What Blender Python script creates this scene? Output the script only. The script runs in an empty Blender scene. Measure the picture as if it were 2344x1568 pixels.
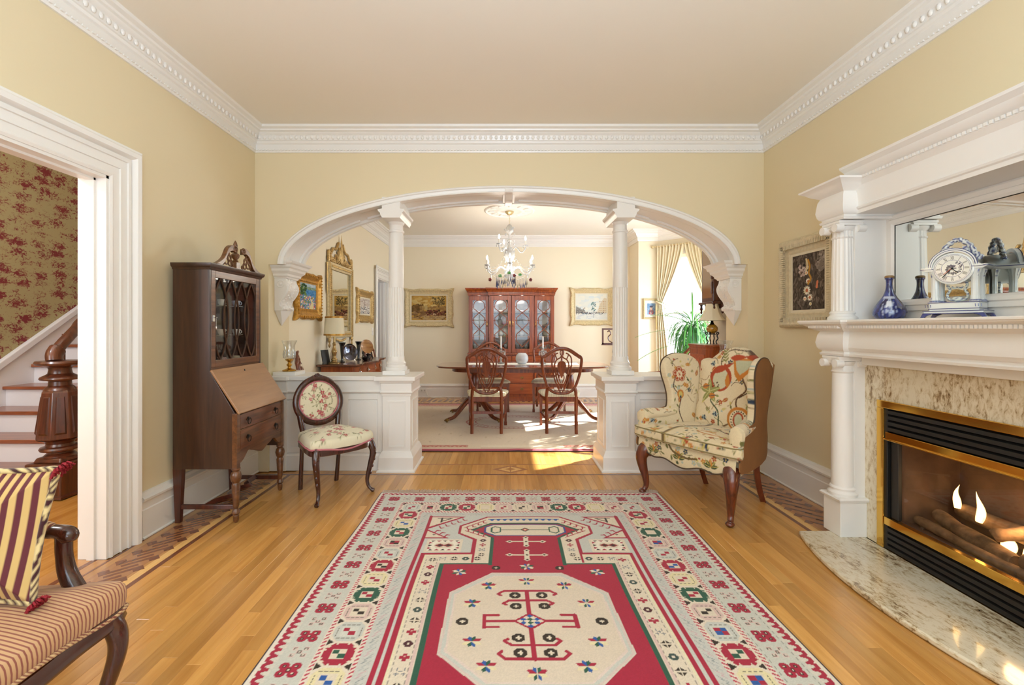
import bpy, math, random
import numpy as np
from mathutils import Vector, Matrix
random.seed(7)
rng = np.random.default_rng(7)
PI = math.pi
SC = bpy.context.scene
COL = SC.collection
# ---------------------------------------------------------------- camera
cam_d = bpy.data.cameras.new('camera')
cam = bpy.data.objects.new('camera', cam_d)
COL.objects.link(cam)
cam.location = (0, 0, 1.25)
cam.rotation_euler = (PI / 2, 0, 0)
cam_d.sensor_width = 36
cam_d.lens = 16
cam_d.shift_x = 22 / 2344
cam_d.shift_y = -34 / 2344
cam_d.clip_start = 0.05
SC.camera = cam
# ---------------------------------------------------------------- view and exposure
SC.view_settings.view_transform = 'Standard'
SC.view_settings.look = 'None'
SC.view_settings.gamma = 1
SC.view_settings.use_curve_mapping = False
SC.view_settings.exposure = 0.07
SC.cycles.use_denoising = True
SC.cycles.max_bounces = 9
SC.cycles.diffuse_bounces = 6
SC.cycles.glossy_bounces = 4
SC.cycles.transmission_bounces = 6
SC.cycles.transparent_max_bounces = 12
SC.cycles.caustics_reflective = False
SC.cycles.caustics_refractive = False
SC.cycles.sample_clamp_indirect = 4
# ---------------------------------------------------------------- world
W = bpy.data.worlds.new('sky')
SC.world = W
W.use_nodes = True
W.node_tree.nodes['Background'].inputs[0].default_value = (0.86, 0.93, 1.0, 1)
W.node_tree.nodes['Background'].inputs[1].default_value = 1.5
def light(name, kind, loc, energy, color=(1, 1, 1), rot=(0, 0, 0), size=1, size_y=None, aim=None, spread=None):
 d = bpy.data.lights.new(name, kind)
 d.energy = energy
 d.color = color
 if kind == 'AREA':
  d.shape = 'RECTANGLE'
  d.size = size
  d.size_y = size_y or size
  if spread:
   d.spread = spread
 elif kind == 'SUN':
  d.angle = size
 else:
  d.shadow_soft_size = size
 o = bpy.data.objects.new(name, d)
 COL.objects.link(o)
 o.location = loc
 o.rotation_euler = rot
 if aim:
  o.rotation_euler = Vector(aim).to_track_quat('-Z', 'Y').to_euler()
 return o
# low sun from the right, through the dining room bay window
light('sun', 'SUN', (8, 12, 7), 46.0, (1.0, 0.95, 0.86), size=0.012, aim=(-1.0, -0.60, -0.62))
# daylight at the big windows in the wall behind the camera
light('daylight_rear_window', 'AREA', (-0.9, -2.26, 1.6), 46, (0.66, 0.83, 1.0), size=1.5, size_y=1.9, aim=(0, 1, -0.55))
light('daylight_rear_window', 'AREA', (1.1, -2.26, 1.6), 40, (0.66, 0.83, 1.0), size=1.5, size_y=1.9, aim=(0, 1, -0.55))
# upward fill added behind the camera to brighten the living room ceiling
light('ceiling_fill_light', 'AREA', (0.1, -0.45, 1.50), 155, (0.64, 0.81, 1.0), size=0.6, size_y=0.6, aim=(0, 0.0, 1))
# daylight at the three faces of the dining room bay
light('daylight_bay_window', 'AREA', (3.42, 6.35, 1.55), 128, (0.70, 0.85, 1.0), size=1.1, size_y=1.8, aim=(-1, 0, -0.05))
light('daylight_bay_window', 'AREA', (2.86, 5.20, 1.55), 74, (0.70, 0.85, 1.0), size=0.8, size_y=1.8, aim=(-0.55, 0.84, -0.05))
# daylight in the stair hall (front door glass) and the room beyond the dining door
light('hall_fill_light', 'POINT', (-3.5, 1.7, 2.9), 70, (0.84, 0.91, 1.0), size=.2)  # added without a fixture: lights stairs and wallpaper, spares the door jamb
light('daylight_hall_window', 'AREA', (-3.6, 0.15, 1.7), 42, (0.74, 0.86, 1.0), size=1.4, size_y=1.7, aim=(-.25, 1, -0.05))
light('pantry_daylight', 'AREA', (-3.2, 7.6, 1.9), 6, (0.85, 0.9, 1.0), size=0.8, size_y=0.8, aim=(1, 0, -0.2))
# ---------------------------------------------------------------- colour and material helpers
def lin(c):
 if isinstance(c, str):
  c = c.lstrip('#')
  c = [int(c[i:i + 2], 16) / 255 for i in (0, 2, 4)]
 return tuple((x / 12.92 if x <= 0.04045 else ((x + 0.055) / 1.055) ** 2.4) for x in c)
MATS = {}
def nodes_of(name):
 m = bpy.data.materials.new(name)
 m.use_nodes = True
 nt = m.node_tree
 return m, nt, nt.nodes['Principled BSDF']
def mat(name, col, rough=0.5, metal=0.0, var=0.0, vscale=8, bump=0.0, bscale=60, coat=0.0, **kw):
 if name in MATS:
  return MATS[name]
 m, nt, b = nodes_of(name)
 c = lin(col)
 b.inputs['Base Color'].default_value = (*c, 1)
 b.inputs['Roughness'].default_value = rough
 b.inputs['Metallic'].default_value = metal
 if coat:
  b.inputs['Coat Weight'].default_value = coat
  b.inputs['Coat Roughness'].default_value = 0.12
 for k, v in kw.items():
  b.inputs[k].default_value = v
 if var or bump:
  tc = nt.nodes.new('ShaderNodeTexCoord')
  if var:
   n = nt.nodes.new('ShaderNodeTexNoise')
   n.inputs['Scale'].default_value = vscale
   n.inputs['Detail'].default_value = 4
   nt.links.new(tc.outputs['Object'], n.inputs['Vector'])
   r = nt.nodes.new('ShaderNodeValToRGB')
   r.color_ramp.elements[0].position = 0.3
   r.color_ramp.elements[1].position = 0.7
   r.color_ramp.elements[0].color = (*[x * (1 - var) for x in c], 1)
   r.color_ramp.elements[1].color = (*[min(1, x * (1 + var * 0.6)) for x in c], 1)
   nt.links.new(n.outputs['Fac'], r.inputs['Fac'])
   nt.links.new(r.outputs['Color'], b.inputs['Base Color'])
  if bump:
   n2 = nt.nodes.new('ShaderNodeTexNoise')
   n2.inputs['Scale'].default_value = bscale
   n2.inputs['Detail'].default_value = 3
   nt.links.new(tc.outputs['Object'], n2.inputs['Vector'])
   bp = nt.nodes.new('ShaderNodeBump')
   bp.inputs['Strength'].default_value = bump
   bp.inputs['Distance'].default_value = 0.004
   nt.links.new(n2.outputs['Fac'], bp.inputs['Height'])
   nt.links.new(bp.outputs['Normal'], b.inputs['Normal'])
 MATS[name] = m
 return m
def wood(name, c1, c2, rough=0.3, axis='z', scale=1.0, coat=0.3, rnd=0.0, world=False, c3=None):
 """grain stretched along an axis, with a little tone change from object to object"""
 if name in MATS:
  return MATS[name]
 m, nt, b = nodes_of(name)
 tc = nt.nodes.new('ShaderNodeTexCoord')
 mp = nt.nodes.new('ShaderNodeMapping')
 s = {'x': (1.2, 16, 16), 'y': (16, 1.2, 16), 'z': (16, 16, 1.2)}[axis]
 mp.inputs['Scale'].default_value = [v * scale for v in s]
 if world:
  g = nt.nodes.new('ShaderNodeNewGeometry')
  src = g.outputs['Position']
 else:
  src = tc.outputs['Object']
 if rnd:
  oi = nt.nodes.new('ShaderNodeObjectInfo')
  ml = nt.nodes.new('ShaderNodeMath')
  ml.operation = 'MULTIPLY'
  ml.inputs[1].default_value = 37.0
  nt.links.new(oi.outputs['Random'], ml.inputs[0])
  va = nt.nodes.new('ShaderNodeVectorMath')
  va.operation = 'ADD'
  nt.links.new(src, va.inputs[0])
  nt.links.new(ml.outputs[0], va.inputs[1])
  src = va.outputs[0]
 nt.links.new(src, mp.inputs['Vector'])
 n = nt.nodes.new('ShaderNodeTexNoise')
 n.inputs['Scale'].default_value = 2.2
 n.inputs['Detail'].default_value = 6
 n.inputs['Roughness'].default_value = 0.6
 n.inputs['Distortion'].default_value = 0.6
 nt.links.new(mp.outputs[0], n.inputs['Vector'])
 r = nt.nodes.new('ShaderNodeValToRGB')
 r.color_ramp.elements[0].position = 0.32
 r.color_ramp.elements[1].position = 0.68
 r.color_ramp.elements[0].color = (*lin(c1), 1)
 r.color_ramp.elements[1].color = (*lin(c2), 1)
 nt.links.new(n.outputs['Fac'], r.inputs['Fac'])
 out = r.outputs['Color']
 if rnd:
  hs = nt.nodes.new('ShaderNodeHueSaturation')
  mr = nt.nodes.new('ShaderNodeMapRange')
  mr.inputs['To Min'].default_value = 1 - rnd
  mr.inputs['To Max'].default_value = 1 + rnd
  nt.links.new(oi.outputs['Random'], mr.inputs['Value'])
  nt.links.new(mr.outputs[0], hs.inputs['Value'])
  nt.links.new(out, hs.inputs['Color'])
  out = hs.outputs['Color']
 nt.links.new(out, b.inputs['Base Color'])
 b.inputs['Roughness'].default_value = rough
 b.inputs['Coat Weight'].default_value = coat
 b.inputs['Coat Roughness'].default_value = 0.15
 MATS[name] = m
 return m
def attr_mat(name, rough=0.9, bump=0.0, bscale=200, sheen=0.0, coat=0.0, spec=0.3):
 if name in MATS:
  return MATS[name]
 m, nt, b = nodes_of(name)
 a = nt.nodes.new('ShaderNodeAttribute')
 a.attribute_name = 'Col'
 nt.links.new(a.outputs['Color'], b.inputs['Base Color'])
 b.inputs['Roughness'].default_value = rough
 b.inputs['Specular IOR Level'].default_value = spec
 b.inputs['Coat Weight'].default_value = coat
 b.inputs['Sheen Weight'].default_value = sheen
 if bump:
  tc = nt.nodes.new('ShaderNodeTexCoord')
  n2 = nt.nodes.new('ShaderNodeTexNoise')
  n2.inputs['Scale'].default_value = bscale
  nt.links.new(tc.outputs['Object'], n2.inputs['Vector'])
  bp = nt.nodes.new('ShaderNodeBump')
  bp.inputs['Strength'].default_value = bump
  bp.inputs['Distance'].default_value = 0.003
  nt.links.new(n2.outputs['Fac'], bp.inputs['Height'])
  nt.links.new(bp.outputs['Normal'], b.inputs['Normal'])
 MATS[name] = m
 return m
def emit(name, col, strength):
 if name in MATS:
  return MATS[name]
 m, nt, b = nodes_of(name)
 b.inputs['Base Color'].default_value = (*lin(col), 1)
 b.inputs['Emission Color'].default_value = (*lin(col), 1)
 b.inputs['Emission Strength'].default_value = strength
 MATS[name] = m
 return m
def glass(name, tint=(1, 1, 1), mixf=0.12, rough=0.02, glow=0.0):
 """thin clear glass: mostly see-through, a little mirror"""
 if name in MATS:
  return MATS[name]
 m, nt, b = nodes_of(name)
 out = nt.nodes['Material Output']
 tr = nt.nodes.new('ShaderNodeBsdfTransparent')
 tr.inputs[0].default_value = (*tint, 1)
 gl = nt.nodes.new('ShaderNodeBsdfGlossy')
 gl.inputs['Roughness'].default_value = rough
 mx = nt.nodes.new('ShaderNodeMixShader')
 lw = nt.nodes.new('ShaderNodeLayerWeight')
 lw.inputs['Blend'].default_value = 0.5
 pw = nt.nodes.new('ShaderNodeMath')
 pw.operation = 'POWER'
 pw.inputs[1].default_value = 4.0
 nt.links.new(lw.outputs['Facing'], pw.inputs[0])
 ad = nt.nodes.new('ShaderNodeMath')
 ad.operation = 'MULTIPLY_ADD'
 ad.inputs[1].default_value = 0.5
 ad.inputs[2].default_value = mixf
 nt.links.new(pw.outputs[0], ad.inputs[0])
 nt.links.new(ad.outputs[0], mx.inputs[0])
 nt.links.new(tr.outputs[0], mx.inputs[1])
 nt.links.new(gl.outputs[0], mx.inputs[2])
 nt.links.new(mx.outputs[0], out.inputs['Surface'])
 MATS[name] = m
 return m
# ---------------------------------------------------------------- mesh builder
def unit(v):
 v = np.asarray(v, float)
 n = np.linalg.norm(v)
 return v / n if n > 1e-12 else v
class MB:
 def __init__(s):
  s.v = []
  s.f = []
 def add(s, vs, fs):
  o = len(s.v)
  s.v.extend([tuple(map(float, p)) for p in vs])
  s.f.extend([tuple(i + o for i in f) for f in fs])
  return s
 def box(s, x0, x1, y0, y1, z0, z1):
  x0, x1 = min(x0, x1), max(x0, x1)
  y0, y1 = min(y0, y1), max(y0, y1)
  z0, z1 = min(z0, z1), max(z0, z1)
  vs = [(x0, y0, z0), (x1, y0, z0), (x1, y1, z0), (x0, y1, z0), (x0, y0, z1), (x1, y0, z1), (x1, y1, z1), (x0, y1, z1)]
  return s.add(vs, [(0, 3, 2, 1), (4, 5, 6, 7), (0, 1, 5, 4), (1, 2, 6, 5), (2, 3, 7, 6), (3, 0, 4, 7)])
 def prism(s, poly, axis, a, b):
  """2D polygon extruded along an axis: x -> (y,z), y -> (x,z), z -> (x,y)"""
  n = len(poly)
  if a > b:
   a, b = b, a
  area = sum(poly[i][0] * poly[(i + 1) % n][1] - poly[(i + 1) % n][0] * poly[i][1] for i in range(n))
  if (area < 0) != (axis == 'y'):
   poly = poly[::-1]
  def mk(p, t):
   return {'x': (t, p[0], p[1]), 'y': (p[0], t, p[1]), 'z': (p[0], p[1], t)}[axis]
  vs = [mk(p, a) for p in poly] + [mk(p, b) for p in poly]
  fs = [tuple(range(n))[::-1], tuple(range(n, 2 * n))]
  for i in range(n):
   j = (i + 1) % n
   fs.append((i, j, n + j, n + i))
  return s.add(vs, fs)
 def lathe(s, prof, c=(0, 0, 0), n=24, flute=0, fdepth=0.0, phase=0.0, sx=1, sy=1):
  vs, fs = [], []
  m = len(prof)
  for (r, z) in prof:
   for k in range(n):
    a = 2 * PI * k / n + phase
    rr = r
    if flute:
     rr = r * (1 - fdepth * abs(math.sin(a * flute / 2)) ** 0.7) if r > 0.001 else r
    vs.append((c[0] + rr * math.cos(a) * sx, c[1] + rr * math.sin(a) * sy, c[2] + z))
  up = prof[-1][1] >= prof[0][1]
  for i in range(m - 1):
   for k in range(n):
    k2 = (k + 1) % n
    q = (i * n + k, i * n + k2, (i + 1) * n + k2, (i + 1) * n + k)
    fs.append(q)
  if prof[0][0] > 1e-4:
   fs.append(tuple(range(n))[::-1])
  if prof[-1][0] > 1e-4:
   fs.append(tuple((m - 1) * n + k for k in range(n)))
  return s.add(vs, fs)
 def tube(s, path, rad, n=8, closed=False, flat=1.0, up=None, caps=True):
  P = np.array(path, float)
  m = len(P)
  R = [rad] * m if np.isscalar(rad) else list(rad)
  T = np.zeros_like(P)
  for i in range(m):
   if closed:
    T[i] = unit(P[(i + 1) % m] - P[i - 1])
   else:
    T[i] = unit(P[min(i + 1, m - 1)] - P[max(i - 1, 0)])
  ref = np.array(up if up is not None else ((0, 0, 1) if abs(T[0][2]) < 0.9 else (0, 1, 0)), float)
  u = unit(np.cross(T[0], ref))
  if np.linalg.norm(u) < 0.5:
   u = unit(np.cross(T[0], (1, 0, 0)))
  vs, fs = [], []
  for i in range(m):
   if up is not None:
    w = np.cross(T[i], ref)
    if np.linalg.norm(w) > 1e-3:
     u = unit(w)
   u = unit(u - T[i] * np.dot(u, T[i]))
   w = np.cross(T[i], u)
   for k in range(n):
    a = 2 * PI * k / n
    vs.append(P[i] + R[i] * (math.cos(a) * u * flat + math.sin(a) * w))
  for i in range(m if closed else m - 1):
   j = (i + 1) % m
   for k in range(n):
    k2 = (k + 1) % n
    fs.append((i * n + k, i * n + k2, j * n + k2, j * n + k))
  if not closed and caps:
   fs.append(tuple(range(n))[::-1])
   fs.append(tuple((m - 1) * n + k for k in range(n)))
  return s.add(vs, fs)
 def ball(s, c, r, nu=12, nv=8):
  if np.isscalar(r):
   r = (r, r, r)
  vs = [(c[0], c[1], c[2] - r[2])]
  for i in range(1, nv):
   t = -PI / 2 + PI * i / nv
   for k in range(nu):
    a = 2 * PI * k / nu
    vs.append((c[0] + r[0] * math.cos(t) * math.cos(a), c[1] + r[1] * math.cos(t) * math.sin(a), c[2] + r[2] * math.sin(t)))
  vs.append((c[0], c[1], c[2] + r[2]))
  fs = []
  for k in range(nu):
   fs.append((0, 1 + (k + 1) % nu, 1 + k))
   fs.append((len(vs) - 1, 1 + (nv - 2) * nu + k, 1 + (nv - 2) * nu + (k + 1) % nu))
  for i in range(nv - 2):
   for k in range(nu):
    k2 = (k + 1) % nu
    fs.append((1 + i * nu + k, 1 + i * nu + k2, 1 + (i + 1) * nu + k2, 1 + (i + 1) * nu + k))
  return s.add(vs, fs)
 def sweep(s, path, prof, side=1, closed=False):
  """profile (out, z) carried along a horizontal polyline (x, y), mitred; side=+1 is out to the left of travel"""
  P = np.array(path, float)
  m = len(P)
  N = []
  for i in range(m):
   ds = []
   if closed or i > 0:
    ds.append(unit(P[i] - P[i - 1]))
   if closed or i < m - 1:
    ds.append(unit(P[(i + 1) % m] - P[i]))
   ns = [np.array((-d[1], d[0])) * side for d in ds]
   if len(ns) == 2:
    b = unit(ns[0] + ns[1])
    N.append(b / max(0.3, np.dot(b, ns[0])))
   else:
    N.append(ns[0])
  vs, fs = [], []
  k = len(prof)
  for i in range(m):
   for (o, z) in prof:
    q = P[i] + N[i] * o
    vs.append((q[0], q[1], z))
  for i in range(m if closed else m - 1):
   j = (i + 1) % m
   for a in range(k):
    b = (a + 1) % k
    fs.append((i * k + a, i * k + b, j * k + b, j * k + a))
  if not closed:
   fs.append(tuple(range(k)))
   fs.append(tuple((m - 1) * k + a for a in range(k))[::-1])
  return s.add(vs, fs)
 def grid(s, fn, nu, nv, wrap=False):
  vs = [fn(i / nu, j / nv) for j in range(nv + 1) for i in range(nu + (0 if wrap else 1))]
  w = nu if wrap else nu + 1
  fs = []
  for j in range(nv):
   for i in range(nu):
    i2 = (i + 1) % w
    fs.append((j * w + i, j * w + i2, (j + 1) * w + i2, (j + 1) * w + i))
  return s.add(vs, fs)
 def pad(s, outline, fn, n=120, rings=16, back=True, power=2.2, edge=0.25):
  """upholstered pad: outline in 2D, fn(x, y, h) -> 3D with h 0..1 the crown (or -1 on the flat back)"""
  O = resample(outline, n)
  c = O.mean(axis=0)
  vs = []
  for i in range(rings + 1):
   t = i / rings
   sc = 1 - t ** 1.0
   h = (1 - (1 - t) ** power) ** (1 / power) if t < 1 else 1
   sc = 1 - t
   if i == rings:
    vs.append(fn(c[0], c[1], 1.0))
   else:
    for p in O:
     q = c + (p - c) * sc
     vs.append(fn(q[0], q[1], h))
  fs = []
  for i in range(rings - 1):
   for k in range(n):
    k2 = (k + 1) % n
    fs.append((i * n + k, i * n + k2, (i + 1) * n + k2, (i + 1) * n + k))
  for k in range(n):
   fs.append(((rings - 1) * n + k, (rings - 1) * n + (k + 1) % n, rings * n))
  if back:
   b0 = len(vs)
   for p in O:
    vs.append(fn(p[0], p[1], -1.0))
   for k in range(n):
    k2 = (k + 1) % n
    fs.append((k2, k, b0 + k, b0 + k2))
   fs.append(tuple(b0 + k for k in range(n))[::-1])
  return s.add(vs, fs)
 def xf(s, M, start=0):
  for i in range(start, len(s.v)):
   s.v[i] = tuple(M @ Vector(s.v[i]))
  return s
 def move(s, x=0, y=0, z=0, rz=0):
  return s.xf(Matrix.Translation((x, y, z)) @ Matrix.Rotation(rz, 4, 'Z'))
 def mesh(s, name, material, smooth=35, colfn=None, fix=True):
  me = bpy.data.meshes.new(name)
  me.from_pydata(s.v, [], s.f)
  if fix:
   import bmesh
   bm = bmesh.new()
   bm.from_mesh(me)
   bmesh.ops.recalc_face_normals(bm, faces=bm.faces)
   bm.to_mesh(me)
   bm.free()
  if smooth:
   me.shade_smooth()
   me.set_sharp_from_angle(angle=math.radians(smooth))
  if colfn is not None:
   V = np.array([tuple(v.co) for v in me.vertices])
   c = colfn(V)
   a = me.color_attributes.new('Col', 'FLOAT_COLOR', 'POINT')
   c4 = np.ones((len(V), 4), np.float32)
   c4[:, :3] = c
   a.data.foreach_set('color', c4.ravel())
  if material is not None:
   me.materials.append(material)
  return me
def resample(poly, n):
 P = np.array(poly, float)
 Q = np.vstack([P, P[:1]])
 d = np.r_[0, np.cumsum(np.linalg.norm(np.diff(Q, axis=0), axis=1))]
 t = np.linspace(0, d[-1], n, endpoint=False)
 return np.c_[np.interp(t, d, Q[:, 0]), np.interp(t, d, Q[:, 1])]
def smooth_path(pts, n=8, closed=False):
 """Catmull-Rom through points"""
 P = [np.array(p, float) for p in pts]
 m = len(P)
 out = []
 rngi = range(m) if closed else range(m - 1)
 for i in rngi:
  p0 = P[i - 1] if (closed or i > 0) else P[0]
  p1 = P[i]
  p2 = P[(i + 1) % m]
  p3 = P[(i + 2) % m] if (closed or i + 2 < m) else P[-1]
  for k in range(n):
   t = k / n
   out.append(0.5 * ((2 * p1) + (-p0 + p2) * t + (2 * p0 - 5 * p1 + 4 * p2 - p3) * t * t + (-p0 + 3 * p1 - 3 * p2 + p3) * t ** 3))
 if not closed:
  out.append(P[-1])
 return [tuple(p) for p in out]
def rrect(x0, x1, y0, y1, r, n=6):
 pts = []
 for (cx, cy, a0) in ((x1 - r, y1 - r, 0), (x0 + r, y1 - r, 90), (x0 + r, y0 + r, 180), (x1 - r, y0 + r, 270)):
  for k in range(n + 1):
   a = math.radians(a0 + 90 * k / n)
   pts.append((cx + r * math.cos(a), cy + r * math.sin(a)))
 return pts
def oval(cx, cy, rx, ry, n=40):
 return [(cx + rx * math.cos(2 * PI * k / n), cy + ry * math.sin(2 * PI * k / n)) for k in range(n)]
# ---------------------------------------------------------------- objects
def obj(name, mb, material, parent=None, smooth=35, bevel=0, colfn=None, label=None, solid=0, sub=0, off=None, kind=None, fix=True):
 """link the builder's mesh as ONE object; off=(x,y,z) when it was written in world coordinates for a parent at off"""
 if off is None and parent is not None and parent.get('_w'):
  off = tuple(parent.location)
 me = mb.mesh(name, material, smooth, colfn, fix) if isinstance(mb, MB) else mb
 o = bpy.data.objects.new(name, me)
 COL.objects.link(o)
 if parent is not None:
  o.parent = parent
  if off:
   o.location = (-off[0], -off[1], -off[2])
 if solid:
  md = o.modifiers.new('Solidify', 'SOLIDIFY')
  md.thickness = solid
  md.offset = 0
 if bevel:
  md = o.modifiers.new('Bevel', 'BEVEL')
  md.width = bevel
  md.segments = 2
  md.limit_method = 'ANGLE'
  md.angle_limit = math.radians(40)
  md.harden_normals = False
 if sub:
  md = o.modifiers.new('Subdivision', 'SUBSURF')
  md.levels = md.render_levels = sub
 if label:
  o['label'] = label
 if kind:
  o['kind'] = kind
 return o
def tag(o, label, cat, group=None, kind=None):
 o['label'] = label
 o['category'] = cat
 if group:
  o['group'] = group
 if kind:
  o['kind'] = kind
 return o
def thing(name, label, cat, loc=(0, 0, 0), rotz=0, group=None, world=False):
 """an Empty at the base of the thing; world=True: its parts are written in room coordinates"""
 o = bpy.data.objects.new(name, None)
 o.empty_display_size = 0.1
 COL.objects.link(o)
 o.location = loc
 o.rotation_euler = (0, 0, rotz)
 if world:
  o['_w'] = True
 return tag(o, label, cat, group)
def struct(name, mb, material, parent=None, **kw):
 o = obj(name, mb, material, parent, **kw)
 if parent is None:
  o['kind'] = 'structure'
 return o
def dup(root, loc, rotz=0, label=None, group=None, scale=None):
 r = root.copy()
 COL.objects.link(r)
 r.location = loc
 r.rotation_euler = (0, 0, rotz)
 if scale:
  r.scale = scale
 if label:
  r['label'] = label
 if group:
  r['group'] = group
 for ch in list(root.children):
  c = ch.copy()
  COL.objects.link(c)
  c.parent = r
  for g in list(ch.children):
   d = g.copy()
   COL.objects.link(d)
   d.parent = c
 return r
# ---------------------------------------------------------------- painter for woven and printed patterns
class Canvas:
 """flat pattern in metres; colours are later carried by a fine mesh as a colour attribute"""
 def __init__(s, x0, x1, y0, y1, res, base):
  s.x0, s.y0, s.res = x0, y0, res
  s.w = int(round((x1 - x0) / res)) + 1
  s.h = int(round((y1 - y0) / res)) + 1
  s.a = np.empty((s.h, s.w, 3), np.float32)
  s.a[:] = lin(base)
 def _box(s, xa, xb, ya, yb):
  i0 = max(0, int((xa - s.x0) / s.res))
  i1 = min(s.w, int((xb - s.x0) / s.res) + 2)
  j0 = max(0, int((ya - s.y0) / s.res))
  j1 = min(s.h, int((yb - s.y0) / s.res) + 2)
  if i1 <= i0 or j1 <= j0:
   return None
  X = s.x0 + np.arange(i0, i1) * s.res
  Y = s.y0 + np.arange(j0, j1) * s.res
  return i0, i1, j0, j1, X[None, :], Y[:, None]
 def poly(s, pts, col):
  xs = [p[0] for p in pts]
  ys = [p[1] for p in pts]
  b = s._box(min(xs), max(xs), min(ys), max(ys))
  if b is None:
   return
  i0, i1, j0, j1, X, Y = b
  ins = np.zeros((j1 - j0, i1 - i0), bool)
  n = len(pts)
  for k in range(n):
   xa, ya = pts[k]
   xb, yb = pts[(k + 1) % n]
   if ya == yb:
    continue
   c = ((Y >= min(ya, yb)) & (Y < max(ya, yb))) & (X < (xb - xa) * (Y - ya) / (yb - ya) + xa)
   ins ^= c
  s.a[j0:j1, i0:i1][ins] = lin(col)
 def rect(s, xa, xb, ya, yb, col):
  s.poly([(xa, ya), (xb, ya), (xb, yb), (xa, yb)], col)
 def ell(s, cx, cy, rx, ry, col, rot=0, hole=0):
  R = max(rx, ry)
  b = s._box(cx - R, cx + R, cy - R, cy + R)
  if b is None:
   return
  i0, i1, j0, j1, X, Y = b
  c, sn = math.cos(rot), math.sin(rot)
  U = (X - cx) * c + (Y - cy) * sn
  V = -(X - cx) * sn + (Y - cy) * c
  d = (U / rx) ** 2 + (V / ry) ** 2
  s.a[j0:j1, i0:i1][(d <= 1) & (d >= hole * hole)] = lin(col)
 def line(s, pts, w, col):
  for (xa, ya), (xb, yb) in zip(pts[:-1], pts[1:]):
   b = s._box(min(xa, xb) - w, max(xa, xb) + w, min(ya, yb) - w, max(ya, yb) + w)
   if b is None:
    continue
   i0, i1, j0, j1, X, Y = b
   dx, dy = xb - xa, yb - ya
   L = dx * dx + dy * dy + 1e-12
   t = np.clip(((X - xa) * dx + (Y - ya) * dy) / L, 0, 1)
   d = (X - xa - t * dx) ** 2 + (Y - ya - t * dy) ** 2
   s.a[j0:j1, i0:i1][d <= (w / 2) ** 2] = lin(col)
 def leaf(s, x, y, L, wd, rot, col, vein=None):
  pts = []
  for k in range(17):
   t = k / 16
   pts.append((t * L, wd * math.sin(PI * t ** 0.8)))
  for k in range(16, -1, -1):
   t = k / 16
   pts.append((t * L, -wd * math.sin(PI * t ** 0.8)))
  c, sn = math.cos(rot), math.sin(rot)
  s.poly([(x + p[0] * c - p[1] * sn, y + p[0] * sn + p[1] * c) for p in pts], col)
  if vein:
   s.line([(x, y), (x + L * c, y + L * sn)], max(s.res * 1.3, wd * 0.2), vein)
 def noise(s, amt):
  s.a *= (1 + amt * (rng.random((s.h, s.w, 1)) - 0.5) * 2).astype(np.float32)
 def sample(s, x, y):
  fx = np.clip((np.asarray(x) - s.x0) / s.res, 0, s.w - 1.001)
  fy = np.clip((np.asarray(y) - s.y0) / s.res, 0, s.h - 1.001)
  i = fx.astype(int)
  j = fy.astype(int)
  u = (fx - i)[:, None]
  v = (fy - j)[:, None]
  A = s.a
  return (A[j, i] * (1 - u) + A[j, i + 1] * u) * (1 - v) + (A[j + 1, i] * (1 - u) + A[j + 1, i + 1] * u) * v
def flat_print(name, cv, material, parent, place, depth=0.0):
 """a canvas as a fine flat mesh; place(u, v) -> room point"""
 mb = MB()
 h, w = cv.h, cv.w
 me = bpy.data.meshes.new(name)
 jj, ii = np.mgrid[0:h, 0:w]
 X = (cv.x0 + ii * cv.res).ravel()
 Y = (cv.y0 + jj * cv.res).ravel()
 V = place(X, Y).astype(np.float32)
 a = (jj[:-1, :-1] * w + ii[:-1, :-1]).ravel()
 F = np.stack([a, a + 1, a + 1 + w, a + w], 1).astype(np.int32)
 me.vertices.add(len(V))
 me.vertices.foreach_set('co', V.ravel())
 me.loops.add(F.size)
 me.loops.foreach_set('vertex_index', F.ravel())
 me.polygons.add(len(F))
 me.polygons.foreach_set('loop_start', np.arange(0, F.size, 4, dtype=np.int32))
 me.update(calc_edges=True)
 at = me.color_attributes.new('Col', 'FLOAT_COLOR', 'POINT')
 c4 = np.ones((len(V), 4), np.float32)
 c4[:, :3] = cv.a.reshape(-1, 3)
 at.data.foreach_set('color', c4.ravel())
 me.shade_smooth()
 me.materials.append(material)
 return obj(name, me, material, parent)
# ---------------------------------------------------------------- shared materials
WHITE = mat('white_gloss_paint', '#ECE9E4', 0.32, bump=0.02, bscale=25)
WALL = mat('cream_yellow_wall_paint', '#E0D1AE', 0.62, bump=0.03, bscale=120)
DWALL = mat('dining_cream_wall_paint', '#EADFC6', 0.62, bump=0.03, bscale=120)
CEIL = mat('cream_ceiling_paint', '#ECE6DA', 0.75)
MAHOG = wood('dark_mahogany', '#33140C', '#5A2818', 0.28, 'z', 1.0, 0.45)
MAHOG_X = wood('red_mahogany', '#4E1C0A', '#82401C', 0.3, 'z', 1.0, 0.2)
CABW = wood('cherry_cabinet', '#702A0C', '#A2501C', 0.32, 'z', 1.0, 0.12)
DESKW = wood('walnut_side', '#2C190F', '#482B1A', 0.33, 'z', 0.8, 0.3)
DESKF = wood('walnut_front', '#4C2C18', '#7A4E2C', 0.3, 'y', 1.0, 0.35)
DESKL = wood('walnut_lid', '#906640', '#A0744A', 0.34, 'y', 0.8, 0.3)
NEWELW = wood('stained_oak', '#3A1C12', '#6A3620', 0.3, 'z', 0.9, 0.45)
BRASS = mat('polished_brass', '#E2B458', 0.12, 1.0)
GOLD = mat('gilt', '#C4A46A', 0.45, 0.55, var=0.25, vscale=40, bump=0.5, bscale=90)
GOLD2 = mat('bright_gilt', '#B98838', 0.4, 0.6, var=0.3, vscale=40, bump=0.6, bscale=80)
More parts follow.
